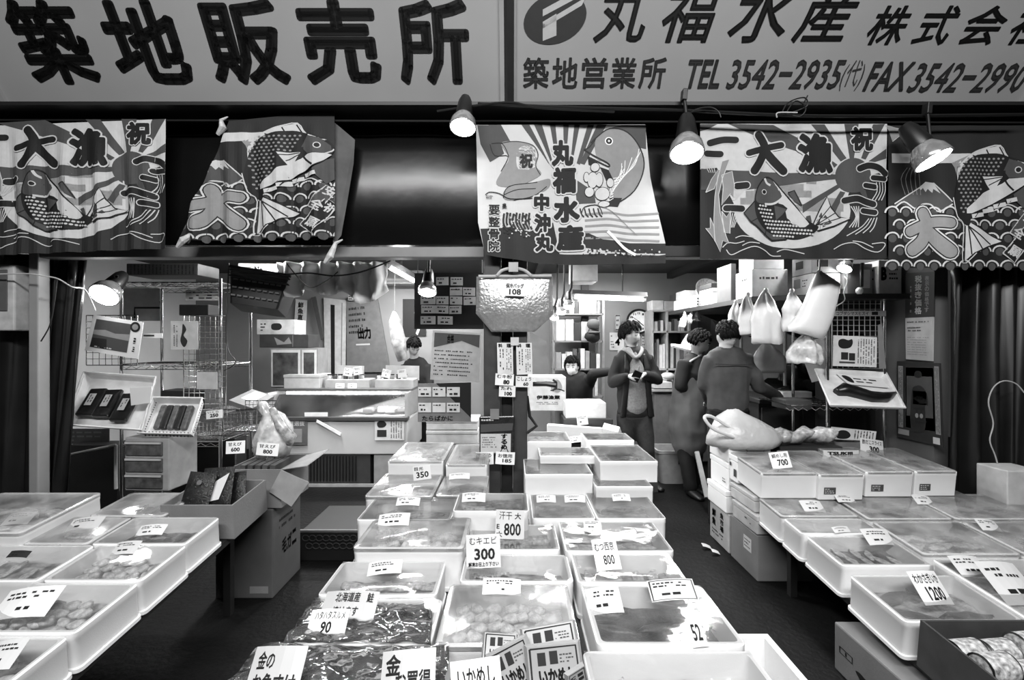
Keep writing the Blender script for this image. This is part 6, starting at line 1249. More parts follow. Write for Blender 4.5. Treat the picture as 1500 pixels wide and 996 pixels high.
# desk, papers, bin
t = thing('desk', 'grey metal desk behind the man, under the pigeonholes', 'desk', (2.1, 6.1, 0)); x0, x1 = W(955, 0, 5.9).x, W(1040, 0, 5.9).x; z = W(0, 570, 5.9).z
b = MB(); b.box(x0, x1, 5.85, 6.35, z-.03, z); put(b.build('desktop', M(.3, .4), bevel=.005), t); b = MB(); b.box(x0, x1-.02, 5.9, 6.3, .05, z-.03); put(b.build('drawer_block', M(.16, .5), bevel=.005), t)
b = MB(); b.box(x0+.03, x1-.4, 5.885, 5.9, .1, z-.06); put(b.build('drawer_front', M(.18, .5), bevel=.004), t)
crate(958, 985, 560, 569, 5.88, .3, 'stack of glossy papers on the grey desk', m=M(.5, .4), name='paper_stack', cat='paper', lid=False)
crate(985, 1012, 548, 569, 5.95, .25, 'black bag lying on the grey desk', m=M(.015, .5), name='bag', cat='bag', lid=False, bev=.04)
tag(MB().ball(W(960, 553, 6.0), .05, 12).build('desk_lamp_bulb', BULB, smooth=True), 'small round lit lamp head above the papers on the desk', 'lamp')
tag(MB().ball(W(978, 551, 5.93), (.09, .06, .05), 12).build('crumpled_paper', M(.6, .6, bump=.5), smooth='all'), 'crumpled white paper on the desk beside the black bag', 'paper')
t = thing('waste_bin', 'pale translucent bin with a small dark frame label, on the floor behind the apron', 'bin', W(980, 706, 5.3)); c = W(980, 706, 5.3); c.z = 0; b = MB(); b.T = Matrix.Translation(c)
b.loops([rrect(.26, .3, .05, 0), rrect(.34, .36, .05, .33), rrect(.36, .38, .05, .33), rrect(.36, .38, .05, .36), rrect(.32, .34, .05, .36), rrect(.24, .28, .05, .02)]); put(b.build('bin_body', M(.35, .4), smooth=True), t); b = MB(); b.obox(c+V((.09, -.185, .26)), (.1, .01, .08)); put(b.build('label_frame', BLACK), t)
# ================================================================ right side
t = thing('wall_shelf', 'long dark wall shelf carrying boxes above the hanging bags', 'shelf', (2.4, 5, 1.9)); z = 1.90
b = MB(); b.add([(1.93, 5.9, z), (1.93, 3.85, z), (2.45, 3.6, z), (3.0, 3.6, z), (3.0, 5.9, z), (1.93, 5.9, z-.04), (1.93, 3.85, z-.04), (2.45, 3.6, z-.04), (3.0, 3.6, z-.04), (3.0, 5.9, z-.04)], [(0, 1, 2, 3, 4), (9, 8, 7, 6, 5)]+[(k, k+5, (k+1) % 5+5, (k+1) % 5) for k in range(5)]); put(b.build('shelf_board', M(.03, .5)), t)
for y in (3.9, 4.9, 5.8): b = MB(); b.add([(2.98, y, z-.04), (2.98, y, z-.35), (2.3, y, z-.04), (2.98, y+.03, z-.04), (2.98, y+.03, z-.35), (2.3, y+.03, z-.04)], [(0, 1, 2), (5, 4, 3), (0, 3, 4, 1), (1, 4, 5, 2), (2, 5, 3, 0)]); put(b.build('bracket', M(.03, .5)), t)
def sbox(label, x0, x1, y0, y1, h, v, z=1.902, prt=None, lid=False): return crateW(x0, x1, y0, y1, z, z+h, label, M(v, .55), 'carton', lid=lid, side=prt, front=prt, bev=.004)
sbox('white box at the far end of the wall shelf', 1.96, 2.2, 5.45, 5.8, .12, .55); sbox('white box stacked on the farthest one of the wall shelf', 1.98, 2.18, 5.48, 5.78, .10, .5, z=2.024)
sbox('dark flat tray between white tubs on the wall shelf', 1.98, 2.22, 4.75, 5.05, .05, .03, z=2.07); sbox('white tub under the dark flat tray on the wall shelf', 1.98, 2.22, 4.72, 5.05, .165, .6, lid=True)
sbox('upright dark-sided folder at the bend of the wall shelf', 1.97, 2.02, 4.3, 4.6, .34, .12)
sbox('large white carton on the wall shelf, above the nearest shelf bend', 2.0, 2.3, 3.98, 4.28, .24, .65, prt=lambda a: a.scrib(20, 20, 80, 40, 2, 1, seed=4)); sbox('white carton stacked on the large white carton', 2.02, 2.28, 4.0, 4.26, .22, .6, z=2.144)
sbox('pale carton with labels at the shelf front, left of the middle', 2.33, 2.56, 3.72, 3.98, .17, .5, prt=lambda a: (a.rect(10, 15, 45, 60, 3), a.scrib(55, 20, 90, 60, 1, 3, seed=3))); sbox('carton stacked on the labelled pale carton', 2.33, 2.55, 3.72, 3.98, .16, .3, z=2.074, prt=lambda a: a.rect(20, 30, 60, 70, 1))
sbox('grey carton with a dark end on the wall shelf', 2.58, 2.78, 3.68, 3.95, .24, .2, prt=lambda a: a.rect(60, 20, 90, 80, 4)); sbox('pale carton lettered B at the near end of the wall shelf', 2.8, 2.98, 3.65, 3.95, .26, .5, prt=lambda a: (a.text('B', 10, 20, 35, 60, 0, .06), a.scrib(45, 20, 90, 60, 1, 3, seed=9)))
t = thing('round_basket', 'pale round basket lying on its side at the far part of the wall shelf', 'basket', (2.15, 5.25, 1.91)); b = MB(); b.T = Matrix.Translation((2.16, 5.26, 2.05)) @ Matrix.Rotation(R(60), 4, 'X') @ Matrix.Rotation(R(12), 4, 'Y'); b.lathe([(.10, -.05), (.15, 0), (.17, .05), (.18, .055), (.165, .045), (.14, 0), (.09, -.035)], 28); put(b.build('basket_body', M(.5, .5, .3, 60, bump=.8, bscale=60), smooth=True), t)
t = thing('slotted_basket', 'small white slotted basket on the wall shelf edge over the stooping woman', 'basket', W(1012, 448, 5.2)); b = MB(); b.T = Matrix.Translation((2.06, 5.18, 1.902)); b.loops([rrect(.2, .2, .02, 0), rrect(.24, .24, .02, .12), rrect(.22, .22, .02, .12), rrect(.18, .18, .02, .01)]); put(b.build('basket_body', M(.6, .5), smooth=True), t)
b = MB(); [b.obox((1.97+.03*i, 5.07-.001*j, 1.93+.03*j), (.015, .012, .015)) for i in range(6) for j in range(3)]; o = put(b.build('slots', DARK), t); o['kind'] = 'stuff'
# gloves and cloths hung under the shelf
def hang(name, label, cat, px, py0, py1, w, Y, m, seed, knot=True, d=.06, split=False):
    t = thing(name, label, cat, W(px, py0, Y)); b = MB(); rings = []; n = 9
    for k in range(n+1):
        v_ = k/n; y = py0+(py1-py0)*v_; ww = w*(.06+.94*min(1, (v_*1.9)**.75))*(1 if v_ < .93 else .97); c = W(px+2*math.sin(seed+v_*3), y, Y)
        rings.append([tuple(c+V((ww*Y/F/2*math.cos(a_), d*min(1, v_*2+.1)*math.sin(a_)*(1+.35*math.sin(5*a_+seed)), 0))+noise.noise_vector(V((a_*1.3+seed*5, k*.6, seed)))*.02*min(1, v_*2)) for a_ in [2*math.pi*j/20 for j in range(20)]])
    b.loops(rings); put(b.build('bag_body' if 'bag' in name else 'cloth_body', m, smooth='all'), t)
    if knot: b = MB(); b.ball(W(px, py0+1, Y), (.018, .018, .022), 8); put(b.build('knot', m, smooth='all'), t)
    return t
for k, (x, y0, y1, w_, s_) in enumerate(((1001, 456, 480, 9, 'left glove'), (1012, 455, 474, 7, 'middle glove'), (1022, 456, 470, 12, 'right pale cloth'))): hang('work_glove' if k < 2 else 'cloth', '%s hanging under the wall shelf above the stooping woman' % s_, 'glove' if k < 2 else 'cloth', x, y0, y1, w_, 5.2, M(.6 if k < 2 else .3, .7), k+1, False, .025)
panel('board', 'grey cutting board hung on the wall beside the gloves', 'board', [(1024, 460), (1042, 458), (1040, 500), (1026, 500)], 6.77, m=M(.14, .5), thick=.02)
panel('board', 'dark crumpled sheet hung behind the man in the work shirt', 'cloth', [(1044, 468), (1062, 455), (1070, 475), (1060, 490)], 6.77, m=M(.08, .5), thick=.02)
t = thing('paper_cup', 'upturned white bowl on a tray held beside the stooping woman', 'bowl', W(1010, 508, 5.15)); b = MB(); b.T = Matrix.Translation(W(1009, 507, 5.15)) @ Matrix.Rotation(R(16), 4, 'Y'); b.lathe([(.085, 0), (.08, .02), (.055, .11), (.05, .12)], 20); put(b.build('bowl_body', M(.7, .5), smooth=True), t)
panel('tray', 'thin white tray under the upturned bowl', 'tray', [(983, 503), (1012, 506), (1012, 513), (985, 506)], (5.1, 5.1, 5.0, 5.0), m=M(.7, .5), thick=.02)
BAGS = [(1078, 441, 478, 18, 3.95, 'small white bag hanging farthest left in the row under the shelf'), (1096, 430, 490, 26, 3.75, 'narrow white bag hanging second in the row under the shelf'), (1122, 424, 503, 46, 3.65, 'large smooth white bag hanging third in the row under the shelf'), (1160, 425, 485, 30, 3.55, 'white bag hanging behind the nearest big one'), ]
for k, (x, y0, y1, w_, Y, lb) in enumerate(BAGS): hang('plastic_bag', lb, 'bag', x, y0, y1, w_, Y, M(.72, .4, .05, 8, bump=.3, bscale=12), k+3)
t = thing('plastic_bag', 'biggest white bag hanging at a slant, nearest in the row under the shelf', 'bag', W(1200, 398, 3.45)); b = MB(); rings = []
for k, (xl, yl, xr, yr) in enumerate(((1198, 396, 1202, 396), (1194, 402, 1210, 404), (1188, 416, 1229, 418), (1178, 440, 1226, 440), (1166, 465, 1219, 465), (1156, 478, 1213, 482), (1154, 484, 1206, 496))):
    A_ = W(xl, yl, 3.45); B_ = W(xr, yr, 3.45); c = (A_+B_)/2; h_ = (B_-A_)/2
    rings.append([tuple(c+h_*math.cos(a_)+V((0, .06*min(1, k/2)*math.sin(a_), 0))+noise.noise_vector(V((a_*1.2, k*.5, 3)))*.018) for a_ in [2*math.pi*j/22 for j in range(22)]])
b.loops(rings); put(b.build('bag_body', M(.78, .4, .04, 8, bump=.3, bscale=12), smooth='all'), t); b = MB(); b.tube([W(1200, 398, 3.45), V((W(1201, 385, 3.45).x, 3.45, 2.13))], .006, 6); put(b.build('tie', M(.6, .5)), t)
hang('plastic_bag', 'crumpled clear bag bunched below the biggest white bag', 'bag', 1180, 488, 532, 48, 3.5, film_mat('bunched_film', .6, .9, 14, .5, .15), 9, False, .09)
hang('plastic_sheet', 'translucent grey plastic hanging below the third bag, over the counter', 'plastic sheet', 1124, 500, 546, 48, 4.2, M(.34, .3, .2, 6), 12, False, .03)
panel('plastic_sheet', 'pale curved plastic sheet hanging right of the crumpled clear bag', 'plastic sheet', [(1168, 500), (1208, 495), (1210, 555), (1190, 560)], 3.95, m=M(.42, .4), thick=.01)
b = MB(); b.tube([W(1200, 388, 3.7), W(1215, 388, 3.7)], .004, 6)
cable([W(1237, 405, 3.62), W(1241, 412, 3.6), W(1236, 428, 3.6), W(1237, 440, 3.6), W(1222, 450, 3.6)], .004, 'pale cord hanging from the small lamp over the wire panel', M(.5, .5), 'cord', 'cord')
t = thing('ceiling_hook', 'dark hanging hook with a small clear bulb, right of the small lamp', 'hook', W(1262, 420, 3.6)); b = MB(); b.tube([W(1263, 385, 3.6), W(1262, 420, 3.6)], .012, 6); put(b.build('rod', BLACK), t); b = MB(); b.ball(W(1259, 426, 3.58), (.025, .025, .03), 10); put(b.build('clear_bulb', M(.6, .2), smooth='all'), t)
for px, y0, y1, Y, lb in ((1150, 480, 565, 4.3, 'dark pole between the hanging bags and the counter'), (1086, 450, 520, 4.5, 'dark pole behind the man in the work shirt')): o = MB().tube([W(px, y0, Y), W(px, y1, Y)], .015, 8).build('pole', M(.2, .3), smooth=True); tag(o, lb, 'pole')
# rack with mesh panel, posters and tilted tray
t = thing('wire_rack', 'chrome rack with a mesh panel on the right, carrying the tilted display tray', 'rack', (2.6, 3.7, 0)); xl, xr = W(1212, 0, 3.7).x, W(1303, 0, 3.7).x
for x, y in ((xl, 3.7), (xr, 3.75), (xl, 4.15), (xr, 4.15)): b = MB(); b.tube([(x, y, 0), (x, y, W(0, 436, 3.7).z)], .013, 10); put(b.build('post', CHROME, smooth=True), t)
b = wires(W(1220, 0, 3.75).x, W(1292, 0, 3.75).x, W(0, 540, 3.75).z, W(0, 437, 3.75).z, .042, .0028, frame=.005); b.v = [p+V((0, 3.76, 0)) for p in b.v]; o = put(b.build('grid_panel', M(.4, .3, metal=.6)), t); o['kind'] = 'stuff'
b = rot90(wires(W(1150, 0, 3.8).x, xr, 3.72, 4.2, .035, .0025, .12, .005)); b.v = [p+V((0, 0, W(0, 594, 3.72).z)) for p in b.v]; o = put(b.build('shelf_grid', CHROME), t); o['kind'] = 'stuff'
b = MB(); xx = W(1150, 0, 3.72).x; zz = W(0, 597, 3.72).z; b.tube([V((xx+(xr-xx)*i/24, 3.71, zz-(.02 if i % 2 else 0))) for i in range(25)], .004, 5); o = put(b.build('edge_truss', CHROME), t); o['kind'] = 'stuff'
stuffbox('black-backed cabinet behind the mesh panel on the right', 1216, 1284, 450, 640, 3.97, .2, .02)
panel('printed_strip', 'pale strip with printed words across the mesh panel', 'label', rq(1222, 455, 1298, 463), 3.72, m=M(.4, .6), draw=lambda a: (a.text('コブダシマスヒスイ', 4, 15, 66, 85, 0, .02), a.rect(72, 20, 84, 80, 0)), thick=.004)
def crabposter(a): a.poly([(12, 16), (22, 10), (34, 14), (42, 10), (44, 24), (38, 38), (22, 42), (12, 34)], 0, 3); a.rect(18, 54, 34, 78, 1); a.rect(36, 56, 50, 80, 1); a.rect(14, 84, 50, 90, 2); a.scrib(54, 8, 96, 92, 2, 7, vert=True, seed=8)
panel('poster', 'white leaflet with crab photos on the mesh panel', 'poster', [(1221, 491), (1285, 494), (1284, 538), (1220, 536)], 3.72, m=M(.6, .6), draw=crabposter, thick=.003)
panel('poster', 'grey narrow sheet at the right edge of the mesh panel', 'poster', [(1286, 476), (1292, 474), (1298, 540), (1288, 540)], 3.7, m=M(.2, .6), thick=.003)
t, P, c, nrm = tilted_tray('display_tray', 'large white tilted tray with a dark fish on the right rack', 'tray', [(1194, 541), (1298, 546), (1326, 597), (1216, 593)], (3.75, 3.75, 3.4, 3.4), .03, M(.68, .5))
def ontray(u, v_, up=.0): return (P[0]*(1-u)+P[1]*u)*(1-v_)+(P[3]*(1-u)+P[2]*u)*v_+nrm*(up-.02)
b = MB(); ss = [ontray(u, v_, .012) for u, v_ in ((.18, .62), (.3, .55), (.45, .62), (.62, .72), (.8, .72), (1.0, .58))]; b.tube(ss, [.03, .055, .05, .045, .04, .012], 10); b.v = [c_+(p-c_)*1.0 for p in b.v for c_ in (p,)]; o = b.build('dried_fish', M(.015, .3, .4, 30), smooth='all'); tag(o, 'long dark dried fish lying in the tilted tray on the right', 'fish')
pp = [ontray(u, v_, .004) for u, v_ in ((.30, .06), (.92, .14), (.96, .42), (.40, .36))]
t = thing('paper', 'printed sheet with a black emblem, above the dried fish in the tilted tray', 'paper', pp[0]); b = MB(); b.add(pp, [(0, 1, 2, 3)]); o = put(b.build('sheet', PAPER), t); o.modifiers.new('t', 'SOLIDIFY').thickness = .002
a = Art(); a.poly([(6, 20), (16, 10), (24, 30), (20, 80), (8, 70)], 0, 3); a.scrib(28, 20, 94, 80, 1, 2, seed=6); put(a.build('print', INKS, lambda x, y, l: (pp[0]*(1-x/100)+pp[1]*x/100)*(1-y/100)+(pp[3]*(1-x/100)+pp[2]*x/100)*y/100+nrm*(.003+.0005*l)), t)
# small basket, leaflet and card beneath
basket_ = thing('slotted_basket', 'small grey slotted basket behind the third bright box', 'basket', W(1238, 660, 3.6)); b = MB(); b.T = Matrix.Translation(W(1238, 661, 3.75)); b.loops([rrect(.24, .16, .02, 0), rrect(.27, .19, .02, .09), rrect(.25, .17, .02, .09), rrect(.22, .14, .02, .01)]); put(b.build('basket_body', M(.2, .5), smooth=True), basket_)
panel('poster', 'white leaflet with a crab photo leaning in the small grey basket', 'poster', [(1218, 625), (1284, 632), (1282, 646), (1216, 643)], 3.66, m=M(.6, .6), draw=lambda a: (a.poly([(12, 50), (22, 20), (36, 24), (44, 60), (36, 90), (16, 90)], 0, 3), a.scrib(50, 10, 96, 90, 1, 7, vert=True, seed=4)), thick=.004)
card(1277, 654, 3.5, 34, 20, words(('酢だこスライス', 8, 8, 92, 40, .02), ('300', 34, 50, 78, 90, .05)), 'tilted price card reading 300 behind the fourth bright box', 15, 8, v=.6)
# posters on the right wall (they hang on the side wall, seen at a slant)
def wallp(name, label, y0, y1, zt0, zb0, m, draw, cat='poster'):
    x = 3.012; return None
def wp(px, py): Y = 3.0*F/(px-CX); return W(px, py, Y)
def wallpanel(label, q, m, draw, name='poster', cat='poster'):
    P = [wp(*c_) for c_ in q]; t = thing(name, label, cat, P[0]); b = MB(); nn = V((-1, 0, 0)); b.add(P+[p-nn*.008 for p in P], [(3, 2, 1, 0), (4, 5, 6, 7), (0, 1, 5, 4), (1, 2, 6, 5), (2, 3, 7, 6), (3, 0, 4, 7)]); put(b.build('sheet', m), t)
    a = Art(); draw(a); put(a.build('print', INKS, lambda x, y, l: (P[0]*(1-x/100)+P[1]*x/100)*(1-y/100)+(P[3]*(1-x/100)+P[2]*x/100)*y/100+nn*(.003+.001*l)), t)
wallpanel('dark vertical notice with pale characters high on the right wall', [(1326, 400), (1369, 398), (1368, 464), (1326, 465)], M(.04, .6), lambda a: (a.vtext('税抜き価格', 36, 6, 60, 94, 4, .04), a.vtext('表示の価格です', 70, 8, 84, 90, 3, .02), a.scrib(14, 30, 28, 90, 3, 1, vert=True, seed=3)))
wallpanel('pale typed notice below the dark vertical notice', [(1326, 466), (1367, 464), (1366, 529), (1327, 526)], M(.38, .6), lambda a: (a.scrib(8, 6, 92, 14, 2, 1, seed=1), a.scrib(8, 20, 70, 34, 2, 2, seed=2), a.scrib(8, 44, 92, 90, 3, 8, seed=3, w=2)))
wallpanel('dark frame board on the right wall holding the large photo poster', [(1314, 529), (1377, 532), (1381, 655), (1314, 640)], M(.035, .6), lambda a: (a.rect(4, 6, 16, 86, 3), a.rect(88, 4, 98, 86, 3), a.up(), a.scrib(5, 8, 15, 84, 0, 3, vert=True, seed=4), a.scrib(89, 6, 97, 84, 0, 3, vert=True, seed=5), a.rect(4, 88, 30, 95, 3), a.rect(82, 90, 96, 98, 4)))
def photo(a):
    a.rect(4, 14, 96, 80, 2); a.up(); a.poly([(20, 100), (24, 40), (40, 30), (60, 30), (78, 42), (80, 60), (70, 62), (68, 100)], 1, 3); a.disc(48, 18, 13, 2, 18, 10); a.rect(28, 38, 76, 60, 3); a.up(); a.disc(48, 11, 14, 0, 18, 6); a.poly([(38, 92), (30, 66), (66, 64), (70, 90)], 0); a.text('鮮魚店', 40, 46, 64, 52, 0, .04)
    a.up(); [a.disc(34+8*i, 72+6*(i % 2), 6, 3 if i % 2 else 1, 10, 4) for i in range(5)]; a.scrib(20, 84, 80, 97, 1, 3, seed=8)
wallpanel('photo poster of a standing person holding a board, on the dark frame board', [(1327, 538), (1367, 539), (1370, 632), (1327, 626)], M(.55, .5), photo)
# counter on the right with bowls and packs
t = thing('counter', 'dark counter under the hanging bags, where the man in the work shirt reaches', 'counter', (2.4, 4.4, 0)); x0, x1 = 2.2, 2.99; z = W(0, 585, 4.25).z
b = MB(); b.box(x0, x1, 4.25, 4.95, z-.04, z); put(b.build('countertop', M(.05, .4), bevel=.005), t); b = MB(); b.box(x0+.02, x1, 4.3, 4.9, .02, z-.04); put(b.build('cabinet', M(.035, .5)), t)
for i in range(2): b = MB(); b.box(x0+.04+i*.37, x0+.38+i*.37, 4.285, 4.3, .08, z-.08); put(b.build('door_panel', M(.05, .5), bevel=.004), t)
crate(1146, 1190, 574, 586, 4.3, .2, 'small stack of white cards on the dark counter', m=M(.6, .5), name='card_stack', cat='paper', lid=False)
crate(1150, 1190, 586, 600, 3.8, .2, 'dark tray on the wire shelf before the counter', m=M(.08, .5), name='tray', cat='tray', lid=False)
t = thing('black_bag', 'black plastic bag slumped on the dark counter', 'bag', W(1155, 583, 4.5)); b = MB(); b.ball(W(1158, 567, 4.55), (.28, .16, .09), 18); b.ball(W(1165, 548, 4.6), (.14, .10, .14), 16); b.v = [p+noise.noise_vector(p*8)*.05 for p in b.v]; put(b.build('bag_body', M(.012, .25), smooth='all'), t)
t = thing('noodle_packs', 'pile of clear-wrapped dried seafood on a dark tray, behind the second bright box', 'pack', W(1175, 655, 3.6)); b = MB()
b.obox(V((W(1180, 652, 3.6).x, 3.6, .66)), (.46, .14, .2)); put(b.build('tray_body', M(.05, .5)), t)
for i in range(5): b = MB(); b.ball(W(1150+i*14, 637+3*(i % 2), 3.6), (.09, .07, .05), 12); b.v = [p+noise.noise_vector(p*12)*.04 for p in b.v]; put(b.build('wrapped_pack', M(.3 if i < 3 else .55, .25, .5, 30), smooth='all'), t)
if 0: t = thing('stand', 'dark stand behind the bright boxes on the right', 'stand', (2.3, 3.95, 0)); pass
panel('plank', 'pale narrow plank leaning beside the legs of the man in the work shirt', 'plank', [(1018, 661), (1024, 661), (1040, 728), (1033, 728)], (4.6, 4.6, 4.3, 4.3), m=M(.32, .7), thick=.02)
# ================================================================ people
def sweep(b, pts, rad, side=None, n=14):
    """rounded limb through pts; rad = r or (rx, ry) per point, rx along side"""
    pts = [V(p) for p in pts]; rings = []
    rad = [(r, r) if not isinstance(r, (tuple, list)) else r for r in rad]
    L = len(pts)
    def frame(i):
        d = (pts[min(i+1, L-1)]-pts[max(i-1, 0)]).normalized(); s = V(side) if side else (V((1, 0, 0)) if abs(d.x) < .8 else V((0, 1, 0)))
        a = (s-d*s.dot(d)).normalized(); return d, a, d.cross(a)
    d, a, c = frame(0)
    for k in (.35, .8): rings.append([pts[0]-d*min(rad[0])*math.cos(math.asin(k))+(a*rad[0][0]*math.cos(t)+c*rad[0][1]*math.sin(t))*k for t in [2*math.pi*j/n for j in range(n)]])
    for i in range(L):
        d, a, c = frame(i); rings.append([pts[i]+a*rad[i][0]*math.cos(t)+c*rad[i][1]*math.sin(t) for t in [2*math.pi*j/n for j in range(n)]])
    d, a, c = frame(L-1)
    for k in (.8, .35): rings.append([pts[-1]+d*min(rad[-1])*math.cos(math.asin(k))+(a*rad[-1][0]*math.cos(t)+c*rad[-1][1]*math.sin(t))*k for t in [2*math.pi*j/n for j in range(n)]])
    b.loops(rings)
def melt(b, name, mat, parent, voxel=.011, smooth=6, fold=0):
    """fuse everything in b into one continuous surface"""
    me = bpy.data.meshes.new(name); me.from_pydata([tuple(p) for p in b.v], [], b.f); bm = bmesh.new(); bm.from_mesh(me); bmesh.ops.recalc_face_normals(bm, faces=bm.faces); bm.to_mesh(me); bm.free()
    o = bpy.data.objects.new(name, me); C.objects.link(o); r = o.modifiers.new('r', 'REMESH'); r.mode = 'VOXEL'; r.voxel_size = voxel
    s = o.modifiers.new('s', 'SMOOTH'); s.iterations = smooth; s.factor = .5
    dg = bpy.context.evaluated_depsgraph_get(); m2 = bpy.data.meshes.new_from_object(o.evaluated_get(dg)); bpy.data.objects.remove(o); m2.name = name
    if fold:
        m2.calc_loop_triangles() if False else None
        for v in m2.vertices: q = noise.noise_vector(V(v.co)*V((9, 9, 5)).x*.9)*fold; v.co += q
    m2.materials.clear(); m2.materials.append(mat); m2.polygons.foreach_set('use_smooth', [True]*len(m2.polygons))
    o = bpy.data.objects.new(name, m2); C.objects.link(o); put(o, parent); return o
SKIN = M(.42, .5, .06, 30); HAIR = M(.010, .8, .4, 60, bump=.3, bscale=120, spec=.15)
def head_mesh(b, H, s=1.0):
    """head in the frame H (x right, -y face, z up), origin at the head's centre, about .23 m tall"""
    T = s
    def P(x, y, z): return H @ V((x*T, y*T, z*T))
    n = 24; rings = []
    for k in range(1, 18):
        a = math.pi*k/18; z = -math.cos(a)*.115; w = math.sin(a)
        ring = []
        for j in range(n):
            t = 2*math.pi*j/n; cx, sy = math.cos(t), math.sin(t)   # sy<0 = face
            rx = .076*w**.75; ry = .095*w**.75
            if z < -.02: q = (-.02-z)/.095; rx *= 1-.42*q; ry *= (1-.18*q) if sy < 0 else (1-.55*q)
            x = rx*cx; y = ry*sy+(.008 if z > 0 else -.008*((-z)/.1))
            if sy < -.5:
                f = -sy
                if abs(x) < .017 and -.045 < z < .012: y -= .020*(1-abs(x)/.017)*(.012-z)/.057*f      # nose
                if .016 < abs(x) < .05 and -.008 < z < .024: y += .009*f                                # eye sockets
                if abs(x) < .03 and -.072 < z < -.052: y -= .006*f                                      # lips
                if abs(x) < .025 and z < -.09: y -= .006
            ring.append(P(x, y, z))
        rings.append(ring)
    b.loops(rings)
    for sx in (-1, 1):
        for zz, r in ((.012, .017), (-.006, .016), (-.022, .012)): b.ball(P(sx*.077, .012, zz), r*T*.75, 8)
def person(label, J, head, coat, trouser=None, skin=SKIN, hands=True, face_on=True, hair=True, apron=None, extra=None, coat_m=BLACK, tr_m=BLACK, torso=None, shoes=True, hs=1.0, hold=False, collar=None, coat_r=1.0, hairbig=1.0, cap=0):
    """J: joints in world coordinates. head=(centre, yaw, pitch)"""
    base = V((J['pelvis'].x, J['pelvis'].y, 0)); t = thing('person', label, 'person', base)
    b = MB(); pel, ches, nk = J['pelvis'], J['chest'], J['neck']; sd = (J['shR']-J['shL']).normalized()
    sweep(b, [pel-V((0, 0, .06)), pel, pel.lerp(ches, .45), ches, ches.lerp(nk, .55), nk], [(.15, .11), (.155, .115), (.13, .10), (.16, .115), (.14, .095), (.055, .055)], sd)
    H = Matrix.Translation(head[0]) @ Matrix.Rotation(R(head[1]), 4, 'Z') @ Matrix.Rotation(R(head[2]), 4, 'X')
    sweep(b, [nk-V((0, 0, .03)), nk.lerp(head[0], .4), head[0]+(H.to_3x3() @ V((0, .015, -.045)))], [.062, .054, .055])
    head_mesh(b, H, hs)
    for sX in 'LR':
        sh, el, wr = J['sh'+sX], J['el'+sX], J['wr'+sX]; sweep(b, [ches.lerp(nk, .5).lerp(sh, .5), sh, sh.lerp(el, .5), el], [.06, .055, .046, .040]); sweep(b, [el, el.lerp(wr, .35), wr], [.040, .040, .026])
        if 'kn'+sX in J:
            hp, kn, an = J['hp'+sX], J['kn'+sX], J['an'+sX]; sweep(b, [hp, hp.lerp(kn, .5), kn], [.088, .074, .055]); sweep(b, [kn, kn.lerp(an, .3), an], [.054, .056, .036])
    if hands:
        for sX in 'LR':
            wr = J['wr'+sX]; d = J.get('hd'+sX, (wr-J['el'+sX])).normalized(); pn = J.get('pn'+sX, V((0, 0, -1))); pn = (pn-d*pn.dot(d)).normalized(); ac = d.cross(pn)*(1 if sX == 'R' else -1)
            palm = wr+d*.05; sweep(b, [wr, wr+d*.03, wr+d*.085], [(.022, .017), (.036, .015), (.040, .014)], ac)
            curl = J.get('curl', .5)
            for k, (o_, L_) in enumerate(((.030, .068), (.010, .076), (-.011, .070), (-.030, .056))):
                p0 = wr+d*.085+ac*o_; d1 = (d+pn*curl*.6).normalized(); d2 = (d+pn*curl*1.7).normalized(); d3 = (d*.5+pn*curl*2).normalized()
                sweep(b, [p0-d*.01, p0+d1*L_*.45, p0+d1*L_*.45+d2*L_*.33, p0+d1*L_*.45+d2*L_*.33+d3*L_*.25], [.0098, .0090, .0082, .0072], n=8)
            p0 = wr+d*.03+ac*.03; sweep(b, [p0, p0+(ac*.7+d*.7+pn*.3).normalized()*.035, p0+(ac*.7+d*.7+pn*.3).normalized()*.035+(d+pn*.6).normalized()*.03], [.013, .011, .009], n=8)
    melt(b, 'body', skin, t, .0075, 4)
    # face details
    def P(x, y, z): return H @ V((x*hs, y*hs, z*hs))
    if face_on:
        for sx in (-1, 1):
            e = MB(); e.ball(P(sx*.031, -.084, .008), (.013, .008, .0055), 8); put(e.build('eye', M(.5, .3), smooth='all'), t); e = MB(); e.ball(P(sx*.031, -.090, .008), (.006, .004, .0055), 8); put(e.build('iris', BLACK, smooth='all'), t)
            e = MB(); e.tube([P(sx*.014, -.096, .026), P(sx*.03, -.096, .031), P(sx*.05, -.082, .026)], [.003, .004, .002], 6); put(e.build('eyebrow', HAIR, smooth='all'), t)
        e = MB(); e.tube([P(-.024, -.091, -.062), P(0, -.101, -.060), P(.024, -.091, -.062)], [.002, .005, .002], 6); put(e.build('lips', M(.16, .4), smooth='all'), t)
    if hair:
        e = MB(); hb = hairbig; rg = random.Random(int(base.x*100))
        e.ball((0, 0, 0), (.082, .100, .112), 20); e.v = [P(q.x*hb, q.y*hb+.012, max(q.z, -.05 if q.y > .02 else .055)*hb+.008) for q in e.v]
        for k in range(150):
            az = k*2.39996+rg.uniform(-.15, .15); pol = R(8+86*math.sqrt((k+.5)/150)); face = max(0, -math.sin(az))
            if face > .45 and pol > R(50): continue
            end = pol+R(rg.uniform(22, 34)); pts = []
            for q in range(4):
                pp = pol+(end-pol)*q/3
                if face > .4: pp = min(pp, R(66+8*rg.random()))
                elif face > 0: pp = min(pp, R(84))
                else: pp = min(pp, R(122))
                r_ = .99+.015*math.sin(q*1.2)+rg.uniform(0, .015); pts.append(P(.080*hb*r_*math.sin(pp)*math.cos(az+.05*q), .100*hb*r_*math.sin(pp)*math.sin(az+.05*q)+.010, .116*hb*r_*math.cos(pp)+.006))
            e.tube(pts, [.012*hb, .013*hb, .010*hb, .003], 5)
